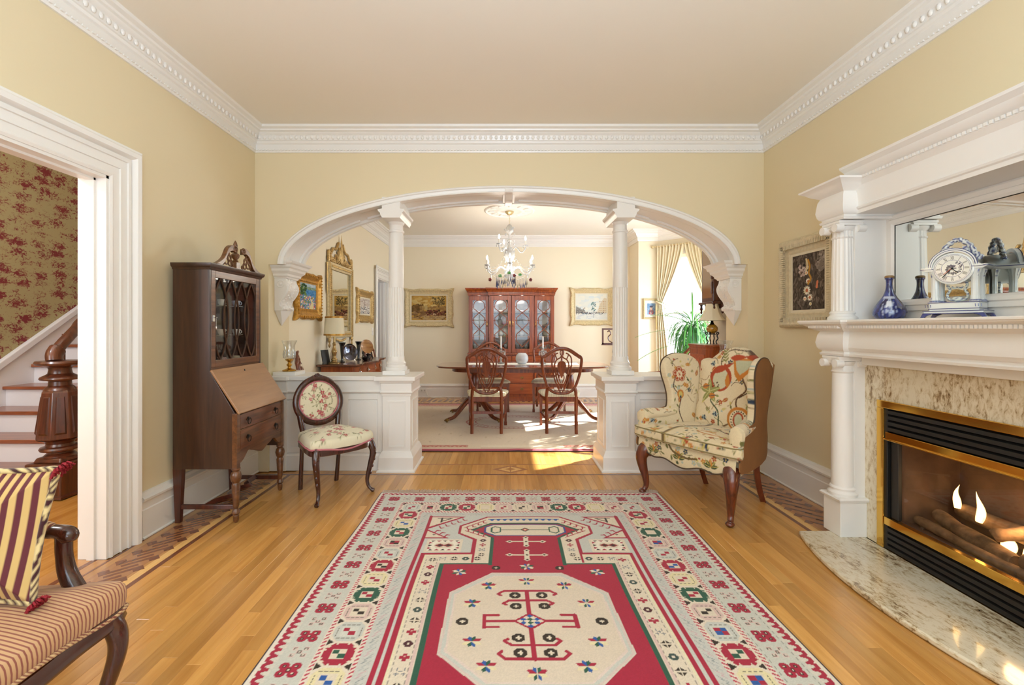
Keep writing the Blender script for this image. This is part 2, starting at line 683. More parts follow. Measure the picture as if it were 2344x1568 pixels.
IVGOLD = mat('ivory_gilt', '#D2BE92', 0.55, 0.15, var=0.2, vscale=50, bump=0.5, bscale=90)
BLACK = mat('black_metal', '#1A1715', 0.45)
IRON = mat('dark_bronze', '#2A211C', 0.4, 0.6)
CRYSTAL = mat('crystal', '#FFFFFF', 0.03, 0.0, **{'Transmission Weight': 0.75, 'IOR': 1.45})
PANE = glass('clear_pane', (0.97, 0.98, 0.98), 0.03)
CHINA = mat('white_china', '#EEF0EE', 0.15, coat=0.6)
SILVER = mat('silver', '#D8D8D6', 0.12, 1.0)
# ================================================================ THE SETTING
LX, RX, FY, AY = -2.148, 2.27, 3.95, 4.33      # living room left, right, arch wall near face, far face
CZ, DCZ = 2.96, 2.89                           # ceilings
DLX, DRX, BY = -2.03, 2.29, 8.2                # dining left, right, back
RY = -2.2                                      # wall behind the camera
# ---- floor slab with the strip planks on it
FSUB = wood('floor_wood', '#AA7230', '#CA944C', 0.26, 'y', 0.7, 0.35, world=True)
PLANK = wood('floor_plank_wood', '#B27C3C', '#D09C56', 0.24, 'y', 0.42, 0.35, rnd=0.17, world=True)
BORD = wood('border_wood', '#A87440', '#C08C52', 0.24, 'y', 0.6, 0.35, world=True)
DARKIN = wood('walnut_inlay', '#6A3C26', '#7A4830', 0.26, 'y', 1.0, 0.35, world=True)
MIDIN = wood('mid_inlay', '#9C6A42', '#AA784C', 0.26, 'y', 1.0, 0.35, world=True)
LIGHTIN = wood('maple_inlay', '#D6A45C', '#E4B874', 0.26, 'y', 1.0, 0.35, world=True)
floor = struct('floor', MB().box(-4.7, 3.6, -2.4, 8.4, -0.10, -0.008), FSUB)
u = MB()
e = 0.0016
hw = 0.5
# a plank: unit box with eased top edges, 1 x 1 x 0.008, scaled per plank
vs = [(-.5, -.5, 0), (.5, -.5, 0), (.5, .5, 0), (-.5, .5, 0), (-.5, -.5, .0073), (.5, -.5, .0073), (.5, .5, .0073), (-.5, .5, .0073),
      (-.485, -.4985, .008), (.485, -.4985, .008), (.485, .4985, .008), (-.485, .4985, .008)]
u.add(vs, [(0, 3, 2, 1), (0, 1, 5, 4), (1, 2, 6, 5), (2, 3, 7, 6), (3, 0, 4, 7), (4, 5, 9, 8), (5, 6, 10, 9), (6, 7, 11, 10), (7, 4, 8, 11), (8, 9, 10, 11)])
plank_me = u.mesh('plank', PLANK, smooth=0)
plank_n = 0
rest = MB()
def plank(x0, x1, y0, y1, seen=True):
 global plank_n
 if seen and plank_n < 295:
  o = bpy.data.objects.new('plank', plank_me)
  COL.objects.link(o)
  o.parent = floor
  o.location = ((x0 + x1) / 2, (y0 + y1) / 2, -0.008)
  o.scale = (x1 - x0, y1 - y0, 1)
  plank_n += 1
 else:
  k = len(rest.v)
  rest.box(x0, x1, y0, y1, -0.0079, -0.0004)
W_ = 0.0565
nstrip = 65
X0 = -1.795
for i in range(nstrip):
 xa, xb = X0 + i * W_, X0 + (i + 1) * W_
 under = xa > -0.93 and xb < 1.2
 y = FY - 0.09
 while y > RY:
  L = random.uniform(0.55, 1.35)
  y2 = max(RY, y - L)
  rug_top = 3.40
  if under and y2 < rug_top and y > rug_top:
   plank(xa, xb, rug_top - 0.05, y, True)
   plank(xa, xb, max(RY, y2 - 0.3), rug_top - 0.05, False)
   y = max(RY, y2 - 0.3)
   continue
  vis = (not under) and y > 1.05 and abs((xa - 0.0) / max(0.5, (y + y2) / 2)) < 1.25
  plank(xa, xb, y2, y, vis)
  y = y2
# boards running on under the arch, up to the dining room rug
i = 0
while X0 + i * W_ < 2.2:
 xa, xb = X0 + i * W_, X0 + (i + 1) * W_
 open_ = xa > -0.80 and xb < 0.93
 yy = 4.16 + 0.0
 plank(xa, xb, 4.165, 4.62, open_)
 plank(xa, xb, 3.885, 4.145, open_)
 plank(xa, xb, 4.62, 8.2, False)
 i += 1
rs = obj('plank_field', rest, PLANK, floor, smooth=0)
rs['kind'] = 'stuff'
# two thin walnut lines under the arch and the diamond between them
for (ya, yb) in ((3.86, 3.885), (4.145, 4.165)):
 obj('inlay_line', MB().box(-2.1, 2.2, ya, yb, -0.008, 0.0004), DARKIN if ya < 4 else MIDIN, floor, smooth=0)
dm = MB().prism([(-.16 + .07, 4.015), (.07, 3.905), (.23, 4.015), (.07, 4.125)], 'z', -0.001, 0.0005)
obj('inlay_diamond', dm, MIDIN, floor, smooth=0)
for s_ in (-1, 1):
 dm = MB().prism([(.07 + s_ * .105, 4.015), (.07 + s_ * .004, 3.94), (.07 + s_ * .004, 4.09)], 'z', 0.0, 0.0012)
 obj('inlay_diamond', dm, LIGHTIN, floor, smooth=0)
 dm = MB().prism([(.07 + s_ * .05, 4.015), (.07 + s_ * .004, 3.978), (.07 + s_ * .004, 4.052)], 'z', 0.0, 0.0018)
 obj('inlay_diamond', dm, BORD, floor, smooth=0)
# ---- the key pattern borders along the side walls
def hook(xs, y, sgn, flip):
 """a walnut hook at 45 degrees: long bar with a square end, starting at (xs, y)"""
 q = .7071
 pts = [(0, 0), (.160, 0), (.160, .020), (.046, .020), (.046, .050), (0, .050)]
 out = []
 for a, n in pts:
  dx, dy = (a - n) * q, (a + n) * q
  out.append((xs + sgn * dx, y + dy) if not flip else (xs - sgn * dx, y - dy))
 return out
def border(xwall, xin, ya, yb, sgn):
 """sgn=+1 for the left wall (pattern strip to the right of the wall)"""
 a, b = xwall, xin
 obj('border_board', MB().box(a, b, ya, yb, -0.008, -0.0006), BORD, floor, smooth=0)
 obj('border_line', MB().box(b - sgn * 0.0, b + sgn * 0.028, ya, yb, -0.008, 0.0003), DARKIN, floor, smooth=0)
 obj('border_line', MB().box(b - sgn * 0.045, b - sgn * 0.0, ya, yb, -0.008, -0.0001), LIGHTIN, floor, smooth=0)
 obj('border_line', MB().box(a, a + sgn * 0.012, ya, yb, -0.008, 0.0003), DARKIN, floor, smooth=0)
 xa, xb = a + sgn * 0.055, b - sgn * 0.065
 obj('inlay_bed', MB().box(xa, xb, ya, yb, -0.004, -0.0002), MIDIN, floor, smooth=0)
 p = 0.107
 y = ya + 0.02
 while y + p * 2.2 < yb:
  obj('inlay_piece', MB().prism(hook(xa + sgn * .035, y, sgn, 0), 'z', -0.001, 0.0005), DARKIN, floor, smooth=0)
  obj('inlay_piece', MB().prism(hook(xb - sgn * .004, y + p * 2.06, sgn, 1), 'z', -0.001, 0.0005), DARKIN, floor, smooth=0)
  y += p
border(LX + 0.03, -1.823, 1.30, 3.86, 1)
border(RX - 0.03, 1.905, 2.72, 3.86, -1)
obj('border_board', MB().box(LX - 0.16, LX + 0.04, 1.25, 2.45, -0.008, -0.0003), BORD, floor, smooth=0)
obj('border_line', MB().box(LX - 0.06, LX - 0.03, 1.25, 2.45, -0.008, 0.0005), DARKIN, floor, smooth=0)
# border of the dining floor along its back wall
obj('border_line', MB().box(-2.0, 2.2, 7.50, 7.53, -0.008, 0.0006), DARKIN, floor, smooth=0)
obj('border_line', MB().box(-2.0, 2.2, 8.05, 8.08, -0.008, 0.0006), DARKIN, floor, smooth=0)
for k in range(44):
 xk = -1.95 + k * 0.095
 obj('inlay_piece', MB().prism([(xk, 7.66), (xk + .045, 7.66), (xk + .075, 7.90), (xk + .03, 7.90)], 'z', -0.001, 0.0009), DARKIN, floor, smooth=0)
# ---- walls
def wall(name, boxes, m):
 mb = MB()
 for b in boxes:
  mb.box(*b)
 return struct(name, mb, m, smooth=0)
DO0, DO1, DOZ = 1.15, 2.47, 2.072     # door opening in the left wall
TL = 0.13
wall('wall_left', [(LX - TL, LX, DO1, FY + 0.02, 0, CZ), (LX - TL, LX, DO0, DO1, DOZ, CZ), (LX - TL, LX, RY - .1, DO0, 0, CZ)], WALL)
FB0, FB1, FBZ0, FBZ1 = 1.64, 2.525, 0.0, 0.815
wall('wall_right', [(RX, RX + .15, FB1, FY + .02, 0, CZ), (RX, RX + .15, FB0, FB1, FBZ1, CZ), (RX, RX + .15, RY - .1, FB0, 0, CZ)], WALL)
# wall behind the camera with its two windows
wall('wall_rear', [(-4.7, -1.65, RY - .12, RY, 0, CZ), (-.15, .35, RY - .12, RY, 0, CZ), (1.85, 2.5, RY - .12, RY, 0, CZ),
                   (-1.65, -.15, RY - .12, RY, 0, .6), (.35, 1.85, RY - .12, RY, 0, .6), (-1.65, -.15, RY - .12, RY, 2.5, CZ), (.35, 1.85, RY - .12, RY, 2.5, CZ)], WALL)
for k, xc in enumerate((-.9, 1.1)):
 mb = MB()
 for (a, b, c, d) in ((-.85, -.74, .52, 2.58), (.74, .85, .52, 2.58), (-.74, .74, 2.48, 2.58), (-.85, .85, .5, .58), (-.74, .74, 1.52, 1.56), (-.02, .02, .6, 2.5)):
  mb.box(xc + a, xc + b, RY - .02, RY + .03, c, d)
 struct('window_%d' % (k + 1), mb, WHITE, smooth=0)
struct('ceiling', MB().box(LX - .2, RX + .2, RY - .2, AY, CZ, CZ + .1), CEIL, smooth=0)
# arch wall: solid over an elliptical opening, real thickness
ACX, AHW, ASZ, ARI = 0.057, 1.990, 1.80, 0.665
OL, OR = -2.03, 2.129
mb = MB()
def arch_z(x):
 t = (x - ACX) / AHW
 return ASZ + ARI * math.sqrt(max(0, 1 - t * t))
NA = 96
xs = [ACX - AHW * math.cos(PI * k / NA) for k in range(NA + 1)]
xs = [OL] + xs + [OR]
zs = [ASZ] + [arch_z(x) for x in xs[1:-1]] + [ASZ]
TOPZ = CZ + .02
for i in range(len(xs) - 1):
 a, b, za, zb = xs[i], xs[i + 1], zs[i], zs[i + 1]
 if b - a < 1e-5:
  continue
 vs = [(a, FY, za), (b, FY, zb), (b, FY, TOPZ), (a, FY, TOPZ), (a, AY, za), (b, AY, zb), (b, AY, TOPZ), (a, AY, TOPZ)]
 fs = [(0, 1, 2, 3), (7, 6, 5, 4), (0, 4, 5, 1)]
 mb.add(vs, fs)
mb.box(LX - TL, OL, FY, AY, 0, TOPZ)
mb.box(OR, RX + .15, FY, AY, 0, TOPZ)
struct('wall_arch', mb, WALL, smooth=20, fix=False)
# dining room and hall shells
wall('wall_dining_left', [(DLX - .13, DLX, AY, 7.36, 0, DCZ), (DLX - .13, DLX, 7.36, 8.06, 2.06, DCZ), (DLX - .13, DLX, 8.06, BY + .1, 0, DCZ)], DWALL)
wall('wall_dining_back', [(DLX - .13, DRX + .1, BY, BY + .1, 0, DCZ)], DWALL)
BAY = [(DRX, 5.0), (3.3, 5.62), (3.3, 7.05), (2.62, 7.66), (DRX, 7.66)]
def bay_facet(name, p, q, win, m=DWALL):
 """wall facet with a window opening; win = (t0, t1, z0, z1) with t in metres from p"""
 P, Q = np.array(p), np.array(q)
 d = unit(Q - P)
 n = np.array((-d[1], d[0]))           # outward
 if np.dot(n, P - np.array((1.5, 6.3))) < 0:
  n = -n
 L = np.linalg.norm(Q - P)
 mbx = MB()
 def blk(t0, t1, z0, z1, o0=0.0, o1=0.10, M=None):
  M = mbx if M is None else M
  c = [P + d * t0 + n * o0, P + d * t1 + n * o0, P + d * t1 + n * o1, P + d * t0 + n * o1]
  M.prism([tuple(x) for x in c], 'z', z0, z1)
 t0, t1, z0, z1 = win
 blk(0, t0, 0, DCZ)
 blk(t1, L, 0, DCZ)
 blk(t0, t1, 0, z0)
 blk(t0, t1, z1, DCZ)
 struct(name, mbx, m, smooth=0)
 return blk, P, d, n, L
wn = 3
for (nm, p, q) in (('wall_bay_near', BAY[0], BAY[1]), ('wall_bay_side', BAY[1], BAY[2]), ('wall_bay_far', BAY[2], BAY[3])):
 L = math.dist(p, q)
 mrg = 0.12 if nm != 'wall_bay_side' else 0.16
 win = (mrg, L - mrg, 0.55, 2.45)
 blk, P, d, n, L = bay_facet(nm, p, q, win)
 w = thing('sash_window', {'wall_bay_near': 'white sash window nearest the arch in the dining room bay', 'wall_bay_side': 'wide white sash window in the middle of the dining room bay',
                              'wall_bay_far': 'bright white sash window behind the tied-back cream curtains'}[nm], 'window', (P[0], P[1], 0), world=True, group='sash windows of the bay')
 fr = MB()
 t0, t1, z0, z1 = win
 for (a, b, c, dd) in ((t0 - .09, t0, z0 - .05, z1 + .1), (t1, t1 + .09, z0 - .05, z1 + .1), (t0, t1, z1, z1 + .1), (t0 - .11, t1 + .11, z0 - .05, z0)):
  blk(a, b, c, dd, -.025, 0.02, fr)
 obj('window_casing', fr, WHITE, w, smooth=0)
 for (sz0, sz1, oo) in ((z0, 1.52, 0.02), (1.49, z1, 0.05)):
  s_ = MB()
  for (a, b, c, dd) in ((t0, t0 + .045, sz0, sz1), (t1 - .045, t1, sz0, sz1), (t0 + .045, t1 - .045, sz1 - .045, sz1), (t0 + .045, t1 - .045, sz0, sz0 + .05)):
   blk(a, b, c, dd, oo, oo + .03, s_)
  so = obj('sash', s_, WHITE, w, smooth=0)
  g = MB()
  blk(t0 + .045, t1 - .045, sz0 + .05, sz1 - .045, oo + .012, oo + .016, g)
  go = obj('pane', g, PANE, so, smooth=0)
 if nm != 'wall_bay_far':  # blinds added on the two unseen windows to trim the sun patch
  bl = MB()
  blk(t0 + .005, t1 - .005, 1.86 if nm == 'wall_bay_side' else 1.72, z1, .005, .010, bl)
  obj('added_sun_blind', bl, mat('added_blind_fabric', '#E8E4DA', .8), w, smooth=0)
wall('wall_dining_right', [(DRX, DRX + .12, AY, 5.0, 0, DCZ), (DRX, DRX + .12, 7.76, BY, 0, DCZ)], DWALL)
wall('wall_bay_return', [(DRX, 2.66, 7.66, 7.76, 0, DCZ)], DWALL)
struct('ceiling_dining', MB().box(DLX - .1, 3.5, AY, BY + .1, DCZ, DCZ + .1), CEIL, smooth=0)
# stair hall
HX = -4.53
cvm, nt, b = nodes_of('red_toile_wallpaper')
tc = nt.nodes.new('ShaderNodeTexCoord')
mpn = nt.nodes.new('ShaderNodeMapping')
mpn.inputs['Scale'].default_value = (1, 1, 1.5)
nt.links.new(tc.outputs['Object'], mpn.inputs['Vector'])
n1 = nt.nodes.new('ShaderNodeTexNoise')
n1.inputs['Scale'].default_value = 24
n1.inputs['Detail'].default_value = 6
n1.inputs['Roughness'].default_value = 0.75
n1.inputs['Distortion'].default_value = 1.2
nt.links.new(mpn.outputs[0], n1.inputs['Vector'])
vo = nt.nodes.new('ShaderNodeTexVoronoi')
vo.inputs['Scale'].default_value = 6.5
vo.inputs['Randomness'].default_value = 0.55
mp2 = nt.nodes.new('ShaderNodeMapping')
mp2.inputs['Scale'].default_value = (1, 0.8, 1.5)
nt.links.new(tc.outputs['Object'], mp2.inputs['Vector'])
nt.links.new(mp2.outputs[0], vo.inputs['Vector'])
ma = nt.nodes.new('ShaderNodeMath')
ma.operation = 'MULTIPLY_ADD'
ma.inputs[1].default_value = -0.36
nt.links.new(vo.outputs['Distance'], ma.inputs[0])
nt.links.new(n1.outputs['Fac'], ma.inputs[2])
rp = nt.nodes.new('ShaderNodeValToRGB')
rp.color_ramp.elements[0].position = 0.335
rp.color_ramp.elements[1].position = 0.40
rp.color_ramp.elements[0].color = (*lin('#A89A70'), 1)
rp.color_ramp.elements[1].color = (*lin('#7C2A2E'), 1)
nt.links.new(ma.outputs[0], rp.inputs['Fac'])
nt.links.new(rp.outputs['Color'], b.inputs['Base Color'])
b.inputs['Roughness'].default_value = 0.8
wall('wall_hall_left', [(HX - .1, HX, -2.3, 8.3, 0, 3.6)], cvm)
wall('wall_hall_back', [(HX, DLX - .13, 6.2, 6.3, 0, 3.6)], DWALL)
wall('wall_hall_divider', [(LX - TL, DLX - .13, FY + .02, 6.2, 0, 3.6)], DWALL)
wall('wall_pantry', [(-3.4, -3.3, 6.3, 8.3, 0, 2.9), (-3.4, DLX - .13, 8.2, 8.3, 0, 2.9)], mat('pantry_grey_paint', '#C9C6C6', 0.6))
struct('ceiling_pantry', MB().box(-3.4, DLX - .13, 6.3, 8.3, 2.9, 3.0), CEIL, smooth=0)
struct('ceiling_hall', MB().box(HX, LX - TL, -2.3, 6.3, 3.6, 3.7), CEIL, smooth=0)
# ---- crown moulding: one mitred run per room with its egg course and bead course
def crown(name, path, zc, closed=False, side=1, egg=0.045, k=1.0, courses=True):
 z = zc
 prof = [(0, z - .195 * k), (.012, z - .195 * k), (.016, z - .180 * k), (.022, z - .172 * k), (.022, z - .130 * k), (.034, z - .122 * k), (.040, z - .108 * k), (.048, z - .104 * k),
   (.050, z - .098 * k), (.062, z - .068 * k), (.074, z - .060 * k), (.084, z - .045 * k), (.100, z - .040 * k), (.104, z - .028 * k), (.128, z - .018 * k), (.132, z), (0, z)]
 t = struct(name, MB().sweep(path, prof, side=side), WHITE, smooth=25)
 if courses:
  eg, bd = MB(), MB()
  for (p, q) in zip(path[:-1], path[1:]):
   P, Q = np.array(p), np.array(q)
   d = unit(Q - P)
   nn = np.array((-d[1], d[0])) * side
   L = np.linalg.norm(Q - P)
   m = int((L - .1) / egg)
   for i in range(m):
    c = P + d * (.07 + i * egg) + nn * .060
    st = len(eg.v)
    eg.ball((0, 0, 0), (.014, .010, .018), 6, 5)
    eg.xf(Matrix.Translation((c[0], c[1], z - .084 * k)) @ Matrix.Rotation(math.atan2(d[1], d[0]), 4, 'Z'), st)
   m = int((L - .04) / .028)
   for i in range(m):
    c = P + d * (.03 + i * .028) + nn * .020
    st = len(bd.v)
    bd.box(-.008, .008, -.006, .006, -.005, .005)
    bd.xf(Matrix.Translation((c[0], c[1], z - .176 * k)) @ Matrix.Rotation(math.atan2(d[1], d[0]), 4, 'Z'), st)
  e_ = obj('egg_course', eg, WHITE, t, smooth=60)
  e_['kind'] = 'stuff'
  e_ = obj('bead_course', bd, WHITE, t, smooth=0)
  e_['kind'] = 'stuff'
 return t
crown('trim_1', [(LX, RY), (LX, FY), (RX, FY), (RX, RY)], CZ, side=-1)
crown('trim_2', [(DLX, AY), (DLX, BY), (DRX, BY), (DRX, 7.66), (2.62, 7.66), (3.3, 7.05), (3.3, 5.62), (DRX, 5.0), (DRX, AY)], DCZ, side=-1, courses=False, k=.95)
# ---- baseboards
def baseboard(name, path, side, z=0.27, t=0.03):
 prof = [(0, 0), (t + .008, 0), (t + .008, .008), (t, .012), (t, z * .62), (t - .006, z * .64), (t - .004, z * .80), (t + .010, z * .83), (t + .012, z * .88), (t - .006, z * .93), (t - .014, z * .99), (t - .022, z), (0, z)]
 return struct(name, MB().sweep(path, prof, side=side), WHITE, smooth=25)
baseboard('baseboard_left', [(LX, 2.68), (LX, FY)], -1)
baseboard('baseboard_left_rear', [(LX, RY), (LX, .95)], -1)
baseboard('baseboard_right', [(RX, FY), (RX, 2.80)], -1)
baseboard('baseboard_dining', [(DLX, AY), (DLX, 7.2)], -1, .24)
baseboard('baseboard_dining_back', [(DLX, 8.18), (DLX, BY), (DRX, BY), (DRX, 7.66), (2.62, 7.66), (3.3, 7.05), (3.3, 5.62), (DRX, 5.0), (DRX, AY)], -1, .24)
baseboard('baseboard_rear', [(RX, RY), (LX, RY)], -1)
# ---- door casing of the hall opening: fluted architrave, mitred at the head
def casing(name, xw, y0, y1, z1, w, sgn, full=True):
 """architrave on the plane x=xw facing sgn*x around an opening y0..y1, z..z1"""
 prof = [(0, 0), (0, .018), (.012, .024), (.022, .018), (.060, .018), (.062, .026), (.070, .026), (.072, .018), (.110, .020), (.112, .030), (.128, .030), (.130, .022), (.138, .022), (.142, .040), (.150, .052), (.172, .056), (.180, .050), (.184, .040), (w, .040), (w, 0)]
 mb = MB()
 path = [((y1), 0), (y1, z1), (y0, z1), (y0, 0)]
 k = len(prof)
 vs = []
 dirs = [(1, 0), (1, 1), (-1, 1), (-1, 0)]
 for (pt, dr) in zip(path, dirs):
  for (o, h) in prof:
   vs.append((xw + sgn * h, pt[0] + dr[0] * o, pt[1] + dr[1] * o))
 fs = []
 for i in range(3):
  for a in range(k):
   b_ = (a + 1) % k
   fs.append((i * k + a, i * k + b_, (i + 1) * k + b_, (i + 1) * k + a))
 fs.append(tuple(range(k)))
 fs.append(tuple(3 * k + a for a in range(k)))
 mb.add(vs, fs)
 return struct(name, mb, WHITE, smooth=25)
casing('trim_3', LX, DO0, DO1, DOZ, .195, 1)
jb = MB()
jb.box(LX - TL - .012, LX + .012, DO1 - .016, DO1, 0, DOZ)
jb.box(LX - TL - .012, LX + .012, DO0, DO0 + .016, 0, DOZ)
jb.box(LX - TL - .012, LX + .012, DO0, DO1, DOZ - .016, DOZ)
jb.box(LX - .085, LX - .045, DO1 - .028, DO1 - .016, 0, DOZ - .016)
jb.box(LX - .085, LX - .045, DO0, DO1, DOZ - .028, DOZ - .016)
struct('trim_4', jb, WHITE, smooth=0)
casing('trim_5', DLX, 7.36, 8.06, 2.06, .13, 1)
jb = MB()
jb.box(DLX - .14, DLX + .005, 8.045, 8.06, 0, 2.06)
jb.box(DLX - .14, DLX + .005, 7.36, 7.375, 0, 2.06)
jb.box(DLX - .14, DLX + .005, 7.36, 8.06, 2.045, 2.06)
jb.box(DLX - .08, DLX - .04, 8.03, 8.045, 0, 2.045)
struct('trim_6', jb, WHITE, smooth=0)
# ---- archivolt: raised moulding on the near face and a panelled soffit
def arch_pt(t, off):
 """t 0..1 from left spring to right spring; off inward (towards the opening)"""
 a = PI * (1 - t)
 x, z = ACX + AHW * math.cos(a), ASZ + ARI * math.sin(a)
 nx, nz = math.cos(a) / AHW, math.sin(a) / ARI
 L = math.hypot(nx, nz)
 return x - off * nx / L, z - off * nz / L
def arch_sweep(prof, t0=0.0, t1=1.0, n=96):
 mb = MB()
 k = len(prof)
 for i in range(n + 1):
  t = t0 + (t1 - t0) * i / n
  for (o, y) in prof:
   x, z = arch_pt(t, o)
   mb.v.append((x, y, z))
 for i in range(n):
  for a in range(k):
   b_ = (a + 1) % k
   mb.f.append((i * k + a, i * k + b_, (i + 1) * k + b_, (i + 1) * k + a))
 mb.f.append(tuple(range(k)))
 mb.f.append(tuple(n * k + a for a in range(k)))
 return mb
struct('trim_7', arch_sweep([(-.012, FY), (-.012, FY - .022), (-.004, FY - .03), (.006, FY - .03), (.012, FY - .02), (.034, FY - .016), (.042, FY - .024), (.046, FY - .024), (.046, FY + .05), (.018, FY + .05), (0, AY)]), WHITE, smooth=25)
lining = arch_sweep([(-.001, FY), (.018, FY), (.018, AY), (-.001, AY)])
tr = struct('trim_8', lining, WHITE, smooth=25)
for (a, b_) in ((0.012, 0.252), (0.268, 0.485), (0.515, 0.732), (0.748, 0.988)):
 obj('soffit_rib', arch_sweep([(.018, FY + .075), (.034, FY + .075), (.038, FY + .087), (.018, FY + .095)], a, b_, 24), WHITE, tr)
 obj('soffit_rib', arch_sweep([(.018, AY - .075), (.034, AY - .075), (.038, AY - .063), (.018, AY - .055)], a, b_, 24), WHITE, tr)
obj('soffit_rib', arch_sweep([(.018, AY - .03), (.045, AY - .03), (.045, AY + .015), (.018, AY + .015)], 0, 1, 80), WHITE, tr)
kb = MB()
kz = arch_z(ACX)
kb.prism([(FY - .03, kz - .0), (AY, kz), (AY, kz - .06), (FY + .25, kz - .06), (FY + .19, kz - .085), (FY + .10, kz - .07), (FY + .05, kz - .045), (FY - .03, kz - .04)], 'x', ACX - .035, ACX + .035)
obj('keystone_block', kb, WHITE, tr, bevel=.004)
kb = MB()
kb.box(ACX - .055, ACX + .055, FY + .06, AY - .05, kz - .045, kz - .0)
obj('keystone_plate', kb, WHITE, tr, bevel=.004)
# ---- corbels at the springing of the arch
def corbel(xw, sgn, label):
 """xw the jamb, sgn the direction into the opening"""
 t = thing('corbel', label, 'corbel', (xw, FY, 1.31), world=True, group='scrolled corbels carrying the ends of the arch')
 y0, y1 = 4.05, 4.275
 bx = xw + sgn * .105
 path = [(xw, y0), (bx, y0), (bx, y1), (xw, y1)]
 prof = [(-.10, 1.690), (.004, 1.690), (.010, 1.703), (.022, 1.710), (.026, 1.728), (.036, 1.738), (.050, 1.752), (.055, 1.772), (.070, 1.785), (.076, 1.806), (.092, 1.818), (.100, 1.835), (-.10, 1.835)]
 obj('cornice', MB().sweep(path, prof, side=-sgn), WHITE, t, smooth=20)
 edge = smooth_path([(.092, 1.690), (.096, 1.66), (.112, 1.625), (.116, 1.60), (.108, 1.565), (.084, 1.525), (.058, 1.49), (.048, 1.462), (.050, 1.445), (.068, 1.432), (.070, 1.418), (.062, 1.405)], 5)
 body = [(0, 1.690)] + edge + [(.050, 1.40), (0, 1.40)]
 obj('bracket', MB().prism([(xw + sgn * a, z) for a, z in body], 'y', y0, y1), WHITE, t, smooth=40, bevel=.003)
 ym = (y0 + y1) / 2
 pn = MB()
 q = [(.056, y0 + .004, 1.402), (.056, y1 - .004, 1.402), (0, y1 - .004, 1.402), (0, y0 + .004, 1.402), (.030, ym - .035, 1.315), (.030, ym + .035, 1.315), (0, ym + .035, 1.315), (0, ym - .035, 1.315), (.010, ym, 1.262)]
 pn.add([(xw + sgn * x, y, z) for x, y, z in q], [(0, 1, 5, 4), (1, 2, 6, 5), (2, 3, 7, 6), (3, 0, 4, 7), (4, 5, 8), (5, 6, 8), (6, 7, 8), (7, 4, 8), (0, 3, 2, 1)])
 obj('pendant', pn, WHITE, t, smooth=20, bevel=.003)
 rb = MB()
 rb.tube([(xw + sgn * (.055 + .030 * math.cos(a)), y0 - .002, 1.640 + .030 * math.sin(a)) for a in [k * PI / 12 for k in range(24)]], .005, 6, closed=True)
 rb.ball((xw + sgn * .055, y0, 1.640), (.016, .010, .016), 12, 8)
 obj('rosette', rb, WHITE, t)
 for yy in (y0 + .010, y1 - .010):
  ed = MB()
  ed.tube([(xw + sgn * (a + .002), yy, z) for a, z in edge], .006, 6)
  obj('scroll_edge', ed, WHITE, t)
 lv = MB()
 E = np.array(edge)
 r_ = random.Random(4)
 for i in range(60):
  k = int((i * 7.31) % (len(E) - 6)) + 2
  p = E[k]
  yy = ym + r_.uniform(-.085, .085)
  lv.ball((xw + sgn * (p[0] + .001), yy, p[1]), (.007, r_.uniform(.008, .016), r_.uniform(.006, .012)), 7, 5)
 obj('carved_leaves', lv, WHITE, t, kind='stuff')
 return t
corbel(OL, 1, 'white scrolled plaster corbel on the jamb above the hurricane lamp')
corbel(OR, -1, 'white scrolled plaster corbel on the jamb above the wingback chair')
# ---- columns
def column(x, label):
 zt = arch_z(x) - .02
 t = thing('column', label, 'column', (x, 4.14, .83), group='white columns under the arch')
 o = .83
 bs = MB().box(-.10, .10, -.10, .10, 0, .035)
 bs.lathe([(.096, .035), (.100, .05), (.098, .066), (.086, .072), (.084, .084), (.088, .09), (.088, .104), (.080, .112), (.074, .125), (.072, .16)], n=40)
 obj('base', bs, WHITE, t)
 fl = MB().lathe([(.070, .15), (.069, .17), (.0672, .18), (.067, .45), (.0665, .76), (.0655, .775), (.0665, .785)], n=160, flute=20, fdepth=.07)
 obj('fluted_shaft', fl, WHITE, t, smooth=60)
 zc = zt - o
 sh = MB().lathe([(.0665, .782), (.066, 1.0), (.064, 1.25), (.061, zc - .25), (.061, zc - .245), (.069, zc - .24), (.071, zc - .232), (.069, zc - .224), (.061, zc - .22), (.060, zc - .175), (.066, zc - .168), (.074, zc - .150)], n=48)
 obj('shaft', sh, WHITE, t)
 cp = MB()
 prof = [(-.078, zc - .15), (-.084, zc - .135), (-.092, zc - .125), (-.096, zc - .105), (-.112, zc - .092), (-.116, zc - .075), (-.078, zc - .070), (-.078, zc + .03),
   (.078, zc + .03), (.078, zc - .070), (.116, zc - .075), (.112, zc - .092), (.096, zc - .105), (.092, zc - .125), (.084, zc - .135), (.078, zc - .15)]
 cp.prism(prof, 'y', -.205, .205)
 obj('impost_block', cp, WHITE, t, bevel=.002, smooth=30)
 return t
column(-.965, 'white round column left of the dining table, fluted below')
column(1.07, 'white round column right of the dining table, fluted below')
